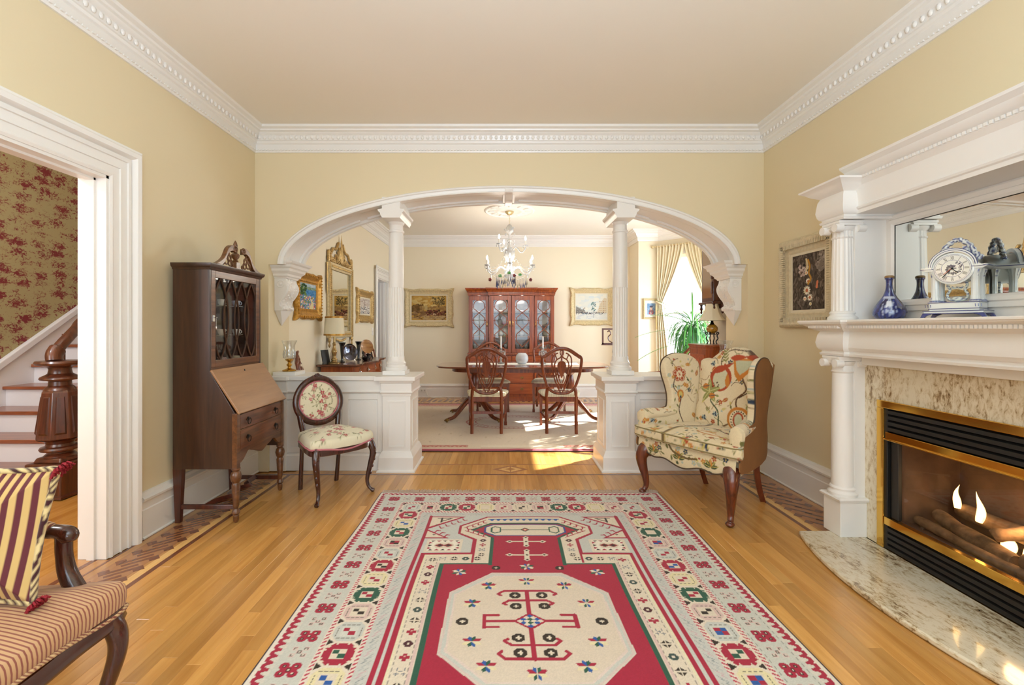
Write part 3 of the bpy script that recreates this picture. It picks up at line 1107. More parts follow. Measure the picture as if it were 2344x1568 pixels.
# ---- panelled half walls with end pedestals
def half_wall(x0, x1, xp0, xp1, label):
 """x0..x1 the run, xp0..xp1 the wider pedestal under the column"""
 t = thing('half_wall', label, 'half wall', ((x0 + x1) / 2, 4.1, 0), world=True, group='panelled half walls of the room divider')
 ya, yb = 4.00, 4.28
 left = xp0 > x0
 xr0, xr1 = (x0, xp0 + .036) if left else (xp1 - .036, x1)
 obj('body', MB().box(xr0, xr1, ya, yb, 0, .79), WHITE, t, smooth=0)
 # base, frieze and rails on both faces
 for (yy, sg) in ((ya, -1), (yb, 1)):
  def bb(a, b_, z0, z1, th, nm='rail'):
   return MB().box(a, b_, yy, yy + sg * th, z0, z1)
  obj('base_rail', MB().sweep([(xr0, yy), (xr1, yy)], [(0, 0), (.022, 0), (.022, .13), (.012, .14), (.012, .15), (0, .155)], side=sg * 1), WHITE, t, smooth=20)
  obj('frieze_rail', MB().sweep([(xr0, yy), (xr1, yy)], [(0, .67), (.010, .672), (.026, .690), (.018, .70), (.018, .79), (0, .79)], side=sg), WHITE, t, smooth=20)
  n = 3
  wdt = (xr1 - xr0)
  st = .055
  pw = (wdt - st * (n + 1)) / n
  for i in range(n + 1):
   a = xr0 + i * (pw + st)
   obj('stile', bb(a, a + st, .155, .67, .012), WHITE, t, smooth=0, bevel=.002)
  for i in range(n):
   a = xr0 + st + i * (pw + st)
   obj('panel_rail', bb(a, a + pw, .155, .20, .012), WHITE, t, smooth=0, bevel=.002)
   obj('panel_rail', bb(a, a + pw, .62, .67, .012), WHITE, t, smooth=0, bevel=.002)
   obj('panel', bb(a + .012, a + pw - .012, .212, .608, .004), WHITE, t, smooth=0, bevel=.003)
 # end pilaster against the jamb
 e0, e1 = (x0, x0 + .14) if left else (x1 - .14, x1)
 obj('end_pilaster', MB().box(e0, e1, ya - .035, yb + .035, 0, .79), WHITE, t, smooth=0, bevel=.002)
 obj('pilaster_frieze', MB().sweep([(e0, yb + .035), (e0, ya - .035), (e1, ya - .035), (e1, yb + .035)] if left else [(e0, yb + .035), (e0, ya - .035), (e1, ya - .035), (e1, yb + .035)], [(0, .67), (.006, .672), (.018, .688), (.010, .70), (.010, .79), (0, .79)], side=-1), WHITE, t, smooth=20)
 # pedestal
 px0, px1, py0, py1 = xp0 + .035, xp1 - .035, FY + .005, AY - .005
 ring = [(px0, py0), (px1, py0), (px1, py1), (px0, py1)]
 obj('pedestal', MB().box(px0, px1, py0, py1, 0, .79), WHITE, t, smooth=0)
 obj('pedestal_base', MB().sweep(ring, [(0, 0), (.045, 0), (.045, .012), (.030, .022), (.030, .125), (.010, .170), (.004, .175), (0, .18)], side=-1, closed=True), WHITE, t, smooth=20)
 obj('pedestal_frieze', MB().sweep(ring, [(0, .655), (.008, .660), (.010, .675), (.022, .688), (.012, .70), (.012, .765), (.026, .775), (.030, .79), (0, .79)], side=-1, closed=True), WHITE, t, smooth=20)
 for (fa, fb, fy, ax) in ((px0, px1, py0, 'f'), (px0, px1, py1, 'b'), (py0, py1, px0, 'l'), (py0, py1, px1, 'r')):
  q = .045 if ax in 'fb' else .07
  m_ = MB()
  for (a, b_, z0, z1) in ((fa + q, fb - q, .60, .612), (fa + q, fb - q, .208, .22), (fa + q, fa + q + .012, .22, .60), (fb - q - .012, fb - q, .22, .60)):
   if ax in 'fb':
    m_.box(a, b_, fy - (.007 if ax == 'f' else 0), fy + (.007 if ax == 'b' else 0), z0, z1)
   else:
    m_.box(fy - (.007 if ax == 'l' else 0), fy + (.007 if ax == 'r' else 0), a, b_, z0, z1)
  obj('panel_moulding', m_, WHITE, t, smooth=0)
 # cap
 yc0, yc1 = ya - .045, yb + .045
 if left:
  pts = [(x0, yc0 - .03), (x0 + .17, yc0 - .03), (x0 + .17, yc0), (xp0 - .03, yc0), (xp0 - .03, FY - .05), (xp1 + .015, FY - .05), (xp1 + .015, AY + .05), (xp0 - .03, AY + .05), (xp0 - .03, yc1), (x0, yc1)]
 else:
  pts = [(x1, yc0 - .03), (x1 - .17, yc0 - .03), (x1 - .17, yc0), (xp1 + .03, yc0), (xp1 + .03, FY - .05), (xp0 - .015, FY - .05), (xp0 - .015, AY + .05), (xp1 + .03, AY + .05), (xp1 + .03, yc1), (x1, yc1)]
 obj('cap', MB().prism(pts, 'z', .79, .828), WHITE, t, smooth=0, bevel=.006)
 return t
half_wall(OL, -.80, -1.075, -.765, 'white panelled half wall behind the oval-backed chair, under the left column')
half_wall(.90, OR, .865, 1.185, 'white panelled half wall behind the wingback chair, under the right column')
# ---- stairs in the hall
st = thing('staircase', 'white-risered staircase with brown treads rising behind the carved newel', 'staircase', (-3.9, 3.6, 0), world=True)
TREAD = wood('stair_tread', '#6E3418', '#9A5630', 0.3, 'x', 1.0, 0.4)
RISER = mat('riser_paint', '#E4E3E6', 0.4)
ys0 = 3.38
SX1 = -3.475
for i in range(11):
 y = ys0 + .25 * i
 z = .18 * (i + 1)
 x1 = SX1 + 0.0
 obj('riser', MB().box(HX, x1 - .02, y, y + .02, z - .18, z - .028), RISER, st, smooth=0)
 tr_ = MB()
 if i == 0:
  tr_.prism([(HX, y - .03)] + [(x1 - .20 + .20 * math.sin(a), y + .17 - .20 * math.cos(a)) for a in [k * PI / 16 for k in range(9)]] + [(x1, y + .27), (HX, y + .27)], 'z', z - .03, z)
 else:
  tr_.box(HX, x1 + .02, y - .03, y + .26, z - .03, z)
 obj('tread', tr_, TREAD, st, smooth=30, bevel=.006)
pf = [(ys0 + .02, 0)]
for i in range(11):
 pf += [(ys0 + .02 + .25 * i, .18 * (i + 1) - .032), (ys0 + .02 + .25 * (i + 1), .18 * (i + 1) - .032)]
pf += [(ys0 + .25 * 11, 0)]
obj('stringer', MB().prism(pf, 'x', SX1 - .04, SX1), RISER, st, smooth=0)
obj('landing', MB().box(HX, -2.3, ys0 + 2.75, 6.2, 1.8, 1.98), RISER, st, smooth=0)
sl = .18 / .25
def sk(y):
 return .36 + (y - ys0) * sl
struct('trim_9', MB().prism([(2.0, 0), (2.0, .27), (ys0 - .6, .27), (ys0 - .16, .31), (ys0 + 2.8, sk(ys0 + 2.8)), (ys0 + 2.8, 0)], 'x', HX, HX + .025), RISER, smooth=0)
struct('trim_10', MB().prism([(ys0 - .16, .27), (ys0 - .2, .32), (ys0 + 2.8, sk(ys0 + 2.8) + .05), (ys0 + 2.8, sk(ys0 + 2.8) - .01)], 'x', HX, HX + .05), RISER, smooth=0, bevel=.008)
struct('baseboard_hall', MB().box(HX, HX + .03, -2.3, 2.0, 0, .27), RISER, smooth=0)
# newel
nw = thing('newel_post', 'dark carved newel post with an eight-sided shaft at the foot of the stairs', 'newel post', (-3.352, 3.45, 0))
obj('base_block', MB().box(-.135, .135, -.135, .135, 0, .25).lathe([(.15, .25), (.13, .285), (.10, .29)], n=4, phase=PI / 4), NEWELW, nw, smooth=20, bevel=.01)
obj('shoe_mould', MB().sweep([(-.135, -.135), (.135, -.135), (.135, .135), (-.135, .135)], [(0, 0), (.02, 0), (.018, .015), (0, .022)], side=-1, closed=True), NEWELW, nw)
obj('lower_ring', MB().lathe([(.10, .285), (.085, .30), (.075, .31), (.075, .318), (.112, .33), (.118, .342), (.112, .355), (.085, .362), (.08, .38), (.09, .40), (.125, .415)], n=40), NEWELW, nw)
o8 = MB().lathe([(.118, .41), (.142, .425), (.142, .44), (.108, .765), (.095, .785)], n=8, phase=PI / 8)
obj('octagonal_shaft', o8, NEWELW, nw, smooth=15, bevel=.004)
for k in range(8):
 a = k * PI / 4
 m_ = MB()
 c8 = math.cos(PI / 8)
 r0, r1 = .142 * c8 + .001, .108 * c8 + .001
 t8 = math.tan(PI / 8)
 w0, w1 = r0 * t8 * .62, r1 * t8 * .62
 def pt(r, w, z):
  return (r * math.cos(a) - w * math.sin(a), r * math.sin(a) + w * math.cos(a), z)
 zz0, zz1 = .46, .745
 q0 = r0 + (r1 - r0) * (.02 / .325)
 vsx = [pt(r0 - .002, -w0, zz0), pt(r0 - .002, w0, zz0), pt(r1 - .002, w1, zz1), pt(r1 - .002, -w1, zz1), pt(r0 + .005, -w0 * .75, zz0 + .014), pt(r0 + .005, w0 * .75, zz0 + .014), pt(r1 + .006, w1 * .75, zz1 - .014), pt(r1 + .006, -w1 * .75, zz1 - .014)]
 m_.add(vsx, [(4, 5, 6, 7), (0, 1, 5, 4), (1, 2, 6, 5), (2, 3, 7, 6), (3, 0, 4, 7)])
 obj('shaft_panel', m_, MAHOG, nw, smooth=0, fix=False)
obj('neck', MB().lathe([(.095, .78), (.085, .80), (.068, .815), (.066, .845), (.07, .85), (.112, .858), (.118, .868), (.112, .88), (.085, .895), (.07, .905), (.065, .935), (.07, .95), (.10, .962), (.138, .972), (.146, .985), (.138, 1.0), (.05, 1.005)], n=48), NEWELW, nw)
hr = thing('handrail', 'dark polished handrail sweeping up from the newel post', 'handrail', (-3.4, 3.5, 1.0), world=True)
pth = smooth_path([(-3.365, 3.42, 1.0), (-3.375, 3.43, 1.05), (-3.38, 3.48, 1.11), (-3.40, 3.56, 1.17), (-3.45, 3.68, 1.235), (-3.50, 3.80, 1.31), (-3.50, 4.1, 1.52), (-3.50, 4.5, 1.81), (-3.50, 5.3, 2.39)], 8)
obj('rail', MB().tube(pth, [.055] * 14 + [.04] * (len(pth) - 14), 12, flat=.85), NEWELW, hr)
bal_p = [(.018, 0), (.018, .03), (.024, .04), (.024, .12), (.024, .16), (.018, .17), (.026, .18), (.014, .20), (.020, .23), (.026, .30), (.016, .42), (.013, .50), (.020, .51), (.013, .525), (.022, .545), (.012, .56), (.012, .62), (.011, .80)]
for i in range(9):
 y = 3.63 + i * .16
 zb = .18 * (int((y - ys0) / .25) + 1)
 zt_ = 1.20 + (y - 3.63) * .7
 m_ = MB().lathe([(r, z * (zt_ - zb) / .80) for r, z in bal_p], n=12)
 bo = obj('baluster', m_, NEWELW)
 bo.location = (-3.50, y, zb)
 tag(bo, 'dark turned baluster, %s from the newel post up the stairs' % ['first', 'second', 'third', 'fourth', 'fifth', 'sixth', 'seventh', 'eighth', 'ninth'][i], 'baluster', 'balusters of the staircase')
# ================================================================ FIREPLACE WALL
FC = 2.08          # middle of the fireplace along the wall
GX = 2.12          # granite face
gm, nt, b = nodes_of('veined_granite')
tc = nt.nodes.new('ShaderNodeTexCoord')
def granite(name, scl):
 m, nt, b = nodes_of(name)
 tc = nt.nodes.new('ShaderNodeTexCoord')
 mp = nt.nodes.new('ShaderNodeMapping')
 mp.inputs['Scale'].default_value = scl
 nt.links.new(tc.outputs['Object'], mp.inputs['Vector'])
 n1 = nt.nodes.new('ShaderNodeTexNoise')
 n1.inputs['Scale'].default_value = 22
 n1.inputs['Detail'].default_value = 8
 n1.inputs['Roughness'].default_value = 0.72
 n1.inputs['Distortion'].default_value = 0.5
 nt.links.new(mp.outputs[0], n1.inputs['Vector'])
 n2 = nt.nodes.new('ShaderNodeTexNoise')
 n2.inputs['Scale'].default_value = 2.6
 n2.inputs['Detail'].default_value = 3
 nt.links.new(mp.outputs[0], n2.inputs['Vector'])
 ml = nt.nodes.new('ShaderNodeMath')
 ml.operation = 'MULTIPLY_ADD'
 ml.inputs[1].default_value = 0.45
 nt.links.new(n2.outputs['Fac'], ml.inputs[0])
 nt.links.new(n1.outputs['Fac'], ml.inputs[2])
 r = nt.nodes.new('ShaderNodeValToRGB')
 el = r.color_ramp.elements
 el[0].position, el[0].color = 0.68, (*lin('#DED4BC'), 1)
 el[1].position, el[1].color = 0.96, (*lin('#5A4630'), 1)
 x = el.new(0.79)
 x.color = (*lin('#C9B898'), 1)
 x = el.new(0.86)
 x.color = (*lin('#9A8262'), 1)
 nt.links.new(ml.outputs[0], r.inputs['Fac'])
 nt.links.new(r.outputs['Color'], b.inputs['Base Color'])
 b.inputs['Roughness'].default_value = 0.12
 b.inputs['Coat Weight'].default_value = 0.4
 return m
GR_V = granite('granite_upright', (2, 2.2, 1.0))
GR_H = granite('granite_flat', (2.2, 1.0, 2))
ht = thing('hearth', 'pale veined granite hearth slab with a bowed front edge on the floor', 'hearth', (1.95, FC, 0), world=True)
R = 1.865
pts = []
cxh = 1.663 + R
for k in range(33):
 dy = -.66 + 1.32 * k / 32
 pts.append((cxh - math.sqrt(R * R - dy * dy), FC + dy))
pts += [(2.02, FC + .66), (2.12, FC + .655), (2.12, FC - .655), (2.02, FC - .66)]
obj('slab', MB().prism(pts, 'z', 0.002, .03), GR_H, ht, smooth=20, bevel=.008)
mt = thing('fireplace_mantel', 'tall white mantelpiece with fluted columns, dentil shelf and a built-in mirror', 'mantelpiece', (2.1, FC, .03), world=True)
YC = .635          # column offset from the middle
colX = 2.03
for s_ in (1, -1):
 yc = FC + s_ * YC
 # backing pilaster board, full height
 obj('pilaster_board', MB().box(2.06, RX, yc - .055, yc + .075 * 1 if s_ > 0 else yc + .055, .03, 1.92) if s_ > 0 else MB().box(2.06, RX, yc - .075, yc + .055, .03, 1.92), WHITE, mt, smooth=0)
 obj('plinth', MB().box(1.965, 2.12, yc - .07, yc + .07, .03, .235), WHITE, mt, smooth=0, bevel=.003)
 pc = MB()
 pc.sweep([(1.965, yc - .07), (2.12, yc - .07), (2.12, yc + .07), (1.965, yc + .07)], [(0, .235), (.012, .238), (.016, .25), (.008, .258), (-.02, .26)], side=-1, closed=True)
 pc.box(1.97, 2.12, yc - .065, yc + .065, .235, .258)
 obj('plinth_cap', pc, WHITE, mt, smooth=20)
 for (z0, z1, nm) in ((.258, 1.082, 'lower'), (1.292, 1.875, 'upper')):
  H = z1 - z0
  c = (colX, yc, z0)
  obj('column_base', MB().lathe([(.072, 0), (.076, .008), (.076, .018), (.068, .026), (.064, .03), (.064, .038), (.068, .044), (.064, .052), (.058, .056)], c, 32), WHITE, mt)
  obj('column_shaft', MB().lathe([(.058, .054), (.0575, .12), (.0565, H * .5), (.052, H - .10), (.056, H - .098), (.058, H - .090), (.052, H - .084), (.052, H - .05)], c, 96 if nm == 'lower' else 120, flute=0 if nm == 'lower' else 18, fdepth=.06), WHITE, mt, smooth=50)
  cap = MB()
  cap.lathe([(.053, H - .055), (.062, H - .045), (.066, H - .03)], c, 32)
  cap.box(colX - .068, colX + .068, yc - .068, yc + .068, z0 + H - .028, z0 + H - .012)
  for (ax, ay) in ((-1, -1), (-1, 1), (1, -1), (1, 1)):
   cap.tube([(colX + ax * .066 - .022, yc + ay * .052, z0 + H - .042), (colX + ax * .066 + .022, yc + ay * .052, z0 + H - .042)], .024, 16)
  cap.tube([(colX - .05, yc - .052, z0 + H - .035), (colX - .05, yc + .052, z0 + H - .035)], .016, 10)
  cap.tube([(colX + .05, yc - .052, z0 + H - .035), (colX + .05, yc + .052, z0 + H - .035)], .016, 10)
  cap.box(colX - .072, colX + .075, yc - .072, yc + .072, z0 + H - .014, z0 + H)
  obj('ionic_capital', cap, WHITE, mt, smooth=40)
 # entablature blocks over the columns, lower and upper
 def entab(z0, z1, nm, top):
  ya, yb = yc - .085, yc + .085
  base = [(RX, ya), (1.975, ya), (1.975, yb), (RX, yb)]
  prof = [(0, z0), (.012, z0), (.016, z0 + .012), (.006, z0 + .018), (.006, z0 + .026), (.016, z0 + .032)]
  h = z1 - z0
  prof += [(.024, z0 + .045), (.030, z0 + .075), (.022, z0 + h * .62), (.012, z0 + h * .72), (.020, z0 + h * .74), (.045, z0 + h * .80), (.058, z0 + h * .85), (.070, z0 + h * .90), (.092, z0 + h * .955), (.095, z1), (0, z1)]
  obj(nm, MB().sweep(base, prof, side=1), WHITE, mt, smooth=25)
  obj(nm + '_core', MB().box(1.976, RX, ya + .001, yb - .001, z0 + .001, z1 - .001), WHITE, mt, smooth=0)
 entab(1.084, 1.282, 'lower_entablature_block', 1)
 entab(1.878, 2.10, 'upper_entablature_block', 1)
# long runs between the column blocks
yA, yB = FC - YC + .08, FC + YC - .08
def run(nm, prof, x, y0=yA, y1=yB):
 obj(nm, MB().sweep([(x, y0), (x, y1)], [(-.02, prof[0][1])] + prof + [(-.02, prof[-1][1])], side=1), WHITE, mt, smooth=25)
 obj(nm + '_core', MB().box(x, RX, y0, y1, prof[0][1] + .001, prof[-1][1] - .001), WHITE, mt, smooth=0)
def P_(z0, z1):
 h = z1 - z0
 return [(.010, z0), (.014, z0 + .012), (.004, z0 + .018), (.004, z0 + .028), (.016, z0 + .034), (.026, z0 + .05), (.028, z0 + .075), (.018, z0 + h * .62), (.010, z0 + h * .72), (.020, z0 + h * .75), (.040, z0 + h * .80), (.054, z0 + h * .86), (.066, z0 + h * .91), (.086, z0 + h * .96), (.088, z1)]
run('lower_frieze', P_(1.084, 1.282), 2.005)
# the shelf board over everything
sh_pts = [(RX, FC - YC - .185), (1.878, FC - YC - .185), (1.878, FC - YC + .185), (1.912, FC - YC + .19), (1.912, FC + YC - .19), (1.878, FC + YC - .185), (1.878, FC + YC + .185), (RX, FC + YC + .185)]
obj('shelf', MB().prism(sh_pts, 'z', 1.280, 1.294), WHITE, mt, smooth=0, bevel=.003)
dn = MB()
for i in range(int((yB - yA) / .018)):
 y = yA + .006 + i * .018
 dn.box(1.935, 1.972, y, y + .012, 1.246, 1.262)
for s_ in (1, -1):
 for i in range(14):
  y = FC + s_ * YC - .125 + i * .018
  dn.box(1.905, 1.94, y, y + .012, 1.246, 1.262)
obj('shelf_dentils', dn, WHITE, mt, smooth=0, kind='stuff')
# upper frieze and cornice, taller than the blocks
run('upper_frieze', [(.002, 1.905), (.002, 1.925), (.012, 1.93), (.016, 1.94), (.006, 1.948), (.006, 2.06), (.014, 2.07), (.026, 2.085), (.026, 2.10), (.040, 2.108), (.058, 2.125), (.064, 2.14), (.088, 2.158), (.092, 2.17)], 2.04)
dn = MB()
for i in range(int((yB - yA) / .022)):
 y = yA + .006 + i * .022
 dn.box(2.003, 2.03, y, y + .013, 2.088, 2.102)
obj('cornice_dentils', dn, WHITE, mt, smooth=0, kind='stuff')
# upper panelling with the mirror
mx = 2.245
obj('back_panel', MB().box(mx + .012, RX, yA - .02, yB + .02, 1.29, 1.93), WHITE, mt, smooth=0)
my0, my1, mz0, mz1 = FC - .525, FC + .525, 1.405, 1.835
fr = MB()
prof = [(0, 0), (0, .012), (.012, .022), (.030, .022), (.036, .014), (.060, .012), (.064, 0)]
vs = []
dirs = [(1, -1), (1, 1), (-1, 1), (-1, -1)]
for (pt_, dr) in zip([(my1, mz0), (my1, mz1), (my0, mz1), (my0, mz0)], dirs):
 for (o, h) in prof:
  vs.append((mx + .010 - h, pt_[0] + dr[0] * o, pt_[1] + dr[1] * o))
k = len(prof)
fs = []
for i in range(4):
 for a in range(k):
  b_ = (a + 1) % k
  fs.append((i * k + a, i * k + b_, ((i + 1) % 4) * k + b_, ((i + 1) % 4) * k + a))
fr.add(vs, fs)
obj('mirror_frame', fr, WHITE, mt, smooth=25)
MIRR = mat('mirror_glass', '#F2F5F0', 0.0, 1.0)
obj('mirror', MB().box(mx + .001, mx + .011, my0 + .001, my1 - .001, mz0 + .001, mz1 - .001), MIRR, mt, smooth=0)
ed = MB()
for (a, b_, c, d) in ((my0, my0 + .004, mz0, mz1), (my1 - .004, my1, mz0, mz1), (my0, my1, mz1 - .004, mz1)):
 ed.box(mx - .001, mx + .005, a, b_, c, d)
obj('mirror_edge', ed, mat('mirror_edge', '#2E2A22', 0.4), mt, smooth=0)
# architrave under the lower frieze, over the granite
obj('lintel_board', MB().box(2.085, RX, yA - .01, yB + .01, 1.035, 1.086), WHITE, mt, smooth=0, bevel=.004)
# granite surround: two jambs and a lintel slab
g0, g1 = FC - .58, FC + .58
obj('granite_jamb', MB().box(GX, RX, FB1 - .05 + .048, g1, .031, .835), GR_V, mt, smooth=0)
obj('granite_jamb', MB().box(GX, RX, g0, FB0 - .002 + .003, .031, .835), GR_V, mt, smooth=0)
obj('granite_lintel', MB().box(GX, RX, g0, g1, .836, 1.036), GR_V, mt, smooth=0)
# ---- gas fireplace insert
fi = thing('gas_fireplace', 'black and brass gas fireplace insert with burning logs in the granite surround', 'fireplace', (2.2, FC, .03), world=True)
by0, by1 = FB0, FB1
fr = MB()
xf = GX - .012
bz1 = .847
for (a, b_, c, d) in ((by1 - .004, by1 + .040, .031, .805), (by0 - .040, by0 + .004, .031, .805)):
 fr = MB().box(xf, GX + .004, a, b_, c, d)
 obj('brass_upright', fr, BRASS, fi, smooth=0, bevel=.003)
obj('brass_head', MB().box(xf, GX + .004, by0 - .04, by1 + .04, .806, bz1), BRASS, fi, smooth=0, bevel=.003)
obj('brass_trim', MB().box(xf + .006, GX + .02, by0 + .01, by1 - .01, .632, .676).box(xf - .004, GX, by0 + .01, by1 - .01, .632, .640), BRASS, fi, smooth=0, bevel=.003)
obj('brass_trim', MB().box(xf + .000, GX + .02, by0 + .01, by1 - .01, .166, .208), BRASS, fi, smooth=0, bevel=.003)
for (z0, n, dz) in ((.684, 4, .031), (.036, 4, .032)):
 for i in range(n):
  z = z0 + i * dz
  obj('louver', MB().prism([(xf + .004, z), (xf + .024, z + .006), (xf + .028, z + .024), (xf + .022, z + .026), (xf + .008, z + .020)], 'y', by0 + .004, by1 - .004) if False else MB().prism([(xf + .006, z), (xf + .008, z + .018), (xf + .03, z + .027), (xf + .03, z + .023), (xf + .014, z + .014), (xf + .012, z)], 'y', by0 + .004, by1 - .004), BLACK, fi, smooth=0)
LOUVER_BLACK = mat('louver_back_black', '#0C0B0A', 0.8)  # plain black for the sheet behind the louver slats
for zz in ((.632, .812), (.031, .17)):
 obj('louver_back', MB().box(xf + .045, xf + .05, by0, by1, *zz), LOUVER_BLACK, fi, smooth=0)
for (a, b_) in ((by1 - .022, by1), (by0, by0 + .022)):
 obj('door_stile', MB().box(xf + .008, xf + .045, a, b_, .031, .806), BLACK, fi, smooth=0, bevel=.003)
for (a, b_) in ((by1 - .075, by1 - .03), (by0 + .03, by0 + .075)):
 obj('glass_stile', MB().box(xf + .022, xf + .045, a, b_, .208, .632), mat('dark_frame', '#25221F', 0.5), fi, smooth=0, bevel=.003)
BOX = mat('firebox_liner', '#6B5242', 0.85, var=0.3, vscale=10, bump=0.5, bscale=30)
bx = MB()
bx.box(2.48, 2.49, by0 + .05, by1 - .05, .19, .66)
bx.box(2.16, 2.49, by1 - .06, by1 - .05, .19, .66)
bx.box(2.16, 2.49, by0 + .05, by0 + .06, .19, .66)
bx.box(2.16, 2.49, by0 + .05, by1 - .05, .66, .67)
bx.box(2.16, 2.49, by0 + .05, by1 - .05, .18, .19)
obj('firebox', bx, BOX, fi, smooth=0)
for (ya_, yb_) in ((by0 - .0, by0 + .045), (by1 - .045, by1 + .0)):
 obj('outer_shell', MB().box(2.17, 2.52, ya_, yb_, .03, .81), BLACK, fi, smooth=0)
obj('outer_shell', MB().box(2.53, 2.55, by0 - .15, by1 + .15, -.02, 1.0), BLACK, fi, smooth=0)  # unseen back plate added to stop sun leaking through the firebox
obj('outer_shell', MB().box(2.42, 2.55, by0 - .02, by1 + .02, .80, .815), BLACK, fi, smooth=0)
obj('glass_door', MB().box(xf + .038, xf + .041, by0 + .07, by1 - .07, .208, .632), glass('fire_glass', (.93, .90, .87), .035, .03), fi, smooth=0)
LOG = mat('charred_log', '#7A6048', 0.9, var=0.55, vscale=22, bump=1.0, bscale=30)
def log(p, q, r, nm='log'):
 P, Q = np.array(p), np.array(q)
 n = 14
 path, rad = [], []
 for i in range(n + 1):
  t = i / n
  c = P + (Q - P) * t
  path.append((c[0] + .006 * math.sin(7 * t + r * 90), c[1], c[2] + .008 * math.sin(5 * t + r * 50)))
  rad.append(r * (1 + .10 * math.sin(9 * t + r * 70) + random.uniform(-.06, .06)) * (.8 if i in (0, n) else 1))
 o = obj(nm, MB().tube(path, rad, 14), LOG, fi)
 return o
log((2.30, 2.40, .255), (2.24, 1.98, .225), .036)
log((2.38, 2.36, .30), (2.40, 1.80, .31), .040)
log((2.26, 2.10, .28), (2.42, 2.02, .36), .030)
log((2.24, 1.95, .24), (2.30, 1.74, .26), .038)
log((2.22, 2.44, .215), (2.20, 1.72, .205), .024)
em = MB()
for i in range(90):
 em.ball((random.uniform(2.19, 2.42), random.uniform(1.72, 2.44), .195 + random.uniform(0, .01)), random.uniform(.006, .014), 6, 4)
obj('embers', em, mat('ash', '#5A4A3E', .9), fi, kind='stuff')
fm, nt, b = nodes_of('flame')
nt.nodes.remove(b)
em_ = nt.nodes.new('ShaderNodeEmission')
tr_ = nt.nodes.new('ShaderNodeBsdfTransparent')
ly = nt.nodes.new('ShaderNodeLayerWeight')
ly.inputs['Blend'].default_value = 0.45
mxs = nt.nodes.new('ShaderNodeMixShader')
em_.inputs['Color'].default_value = (1.0, 0.62, 0.22, 1)
em_.inputs['Strength'].default_value = 7
nt.links.new(ly.outputs['Facing'], mxs.inputs[0])
nt.links.new(em_.outputs[0], mxs.inputs[1])
nt.links.new(tr_.outputs[0], mxs.inputs[2])
nt.links.new(mxs.outputs[0], nt.nodes['Material Output'].inputs['Surface'])
def flame(x, y, z, h, r, lean):
 path, rad = [], []
 for i in range(13):
  t = i / 12
  path.append((x + .004 * math.sin(6 * t), y + lean * math.sin(t * 4.2) * (0.4 + t), z + h * t))
  rad.append(r * max(.02, math.sin(PI * (0.12 + .88 * t) ** .62)) * (1.0 if t < .3 else 1.15 - .45 * t))
 obj('flame', MB().tube(path, rad, 10), fm, fi)
flame(2.33, 2.33, .325, .125, .016, .010)
flame(2.33, 2.225, .30, .145, .018, -.010)
flame(2.33, 2.09, .22, .105, .028, .012)
flame(2.36, 2.04, .30, .07, .012, -.01)
flame(2.30, 1.98, .21, .12, .024, .01)
flame(2.36, 1.88, .30, .13, .018, .01)
flame(2.30, 1.80, .24, .12, .022, -.01)
light('fire_glow', 'POINT', (2.30, 2.02, .36), 2.2, (1.0, 0.62, 0.28), size=0.05)
# ---- ornaments on the mantel shelf
SZ = 1.2945
BLUEV = mat('cobalt_glaze', '#1E2A66', 0.12, coat=0.8)
va = thing('vase', 'cobalt blue bottle vase with a brown stopper on the mantel shelf', 'vase', (2.16, 2.54, SZ))
cv = Canvas(-PI, PI, 0, .24, .004, '#20296A')
for i in range(90):
 cv.ell(random.uniform(-3, 3), random.uniform(.0, .16), random.uniform(.1, .5), random.uniform(.006, .03), random.choice(['#1A2050', '#2A3880', '#3A4A90', '#161C48']), random.uniform(-.4, .4))
for i in range(14):
 a0 = -2.9 + random.uniform(-.3, .9)
 cv.line([(a0, .16 - i * .008), (a0 + .2, .10 - i * .006), (a0 + .1, .03)], .012, '#A8B4D0')
cv.ell(-2.3, .085, .22, .016, '#E8ECF4')
cv.line([(-2.5, .07), (-2.1, .10)], .012, '#E8ECF4')
cv.line([(-2.5, .10), (-2.1, .075)], .012, '#E8ECF4')
cv.line([(-3.1, .125), (-1.6, .12)], .014, '#C2CADC')
vprof = smooth_path([(.030, 0), (.058, .006), (.076, .030), (.074, .055), (.056, .092), (.034, .125), (.020, .16), (.0155, .195), (.017, .222), (.021, .226), (.021, .232)], 5)
obj('body', MB().lathe(vprof, n=64), attr_mat('vase_glaze', .12, coat=.8, spec=.6), va, smooth=80, colfn=lambda V: cv.sample(np.arctan2(V[:, 1], V[:, 0]), V[:, 2]))
obj('stopper', MB().lathe([(.019, .230), (.022, .234), (.021, .242), (.016, .246), (0, .247)], n=24), mat('brown_stopper', '#8A6A3C', .4), va)
# delft mantel clock
ck = thing('mantel_clock', 'blue and white delft porcelain clock on four columns, on the mantel shelf', 'clock', (2.155, 2.155, SZ), rotz=math.radians(-62))
DEL = attr_mat('delft_glaze', .15, coat=.7, spec=.5)
PW, PB = '#E4E8E6', '#2C3A7C'
def delft(V, bands=(), spots=0):
 c = np.empty((len(V), 3))
 c[:] = lin(PW)
 for (z0, z1) in bands:
  c[(V[:, 2] > z0) & (V[:, 2] < z1)] = lin(PB)
 if spots:
  h = np.sin(V[:, 0] * 190 + 1) * np.sin(V[:, 1] * 170) + .8 * np.sin(V[:, 2] * 230 + V[:, 0] * 90)
  c[h > spots] = lin('#4A5A98')
 return c
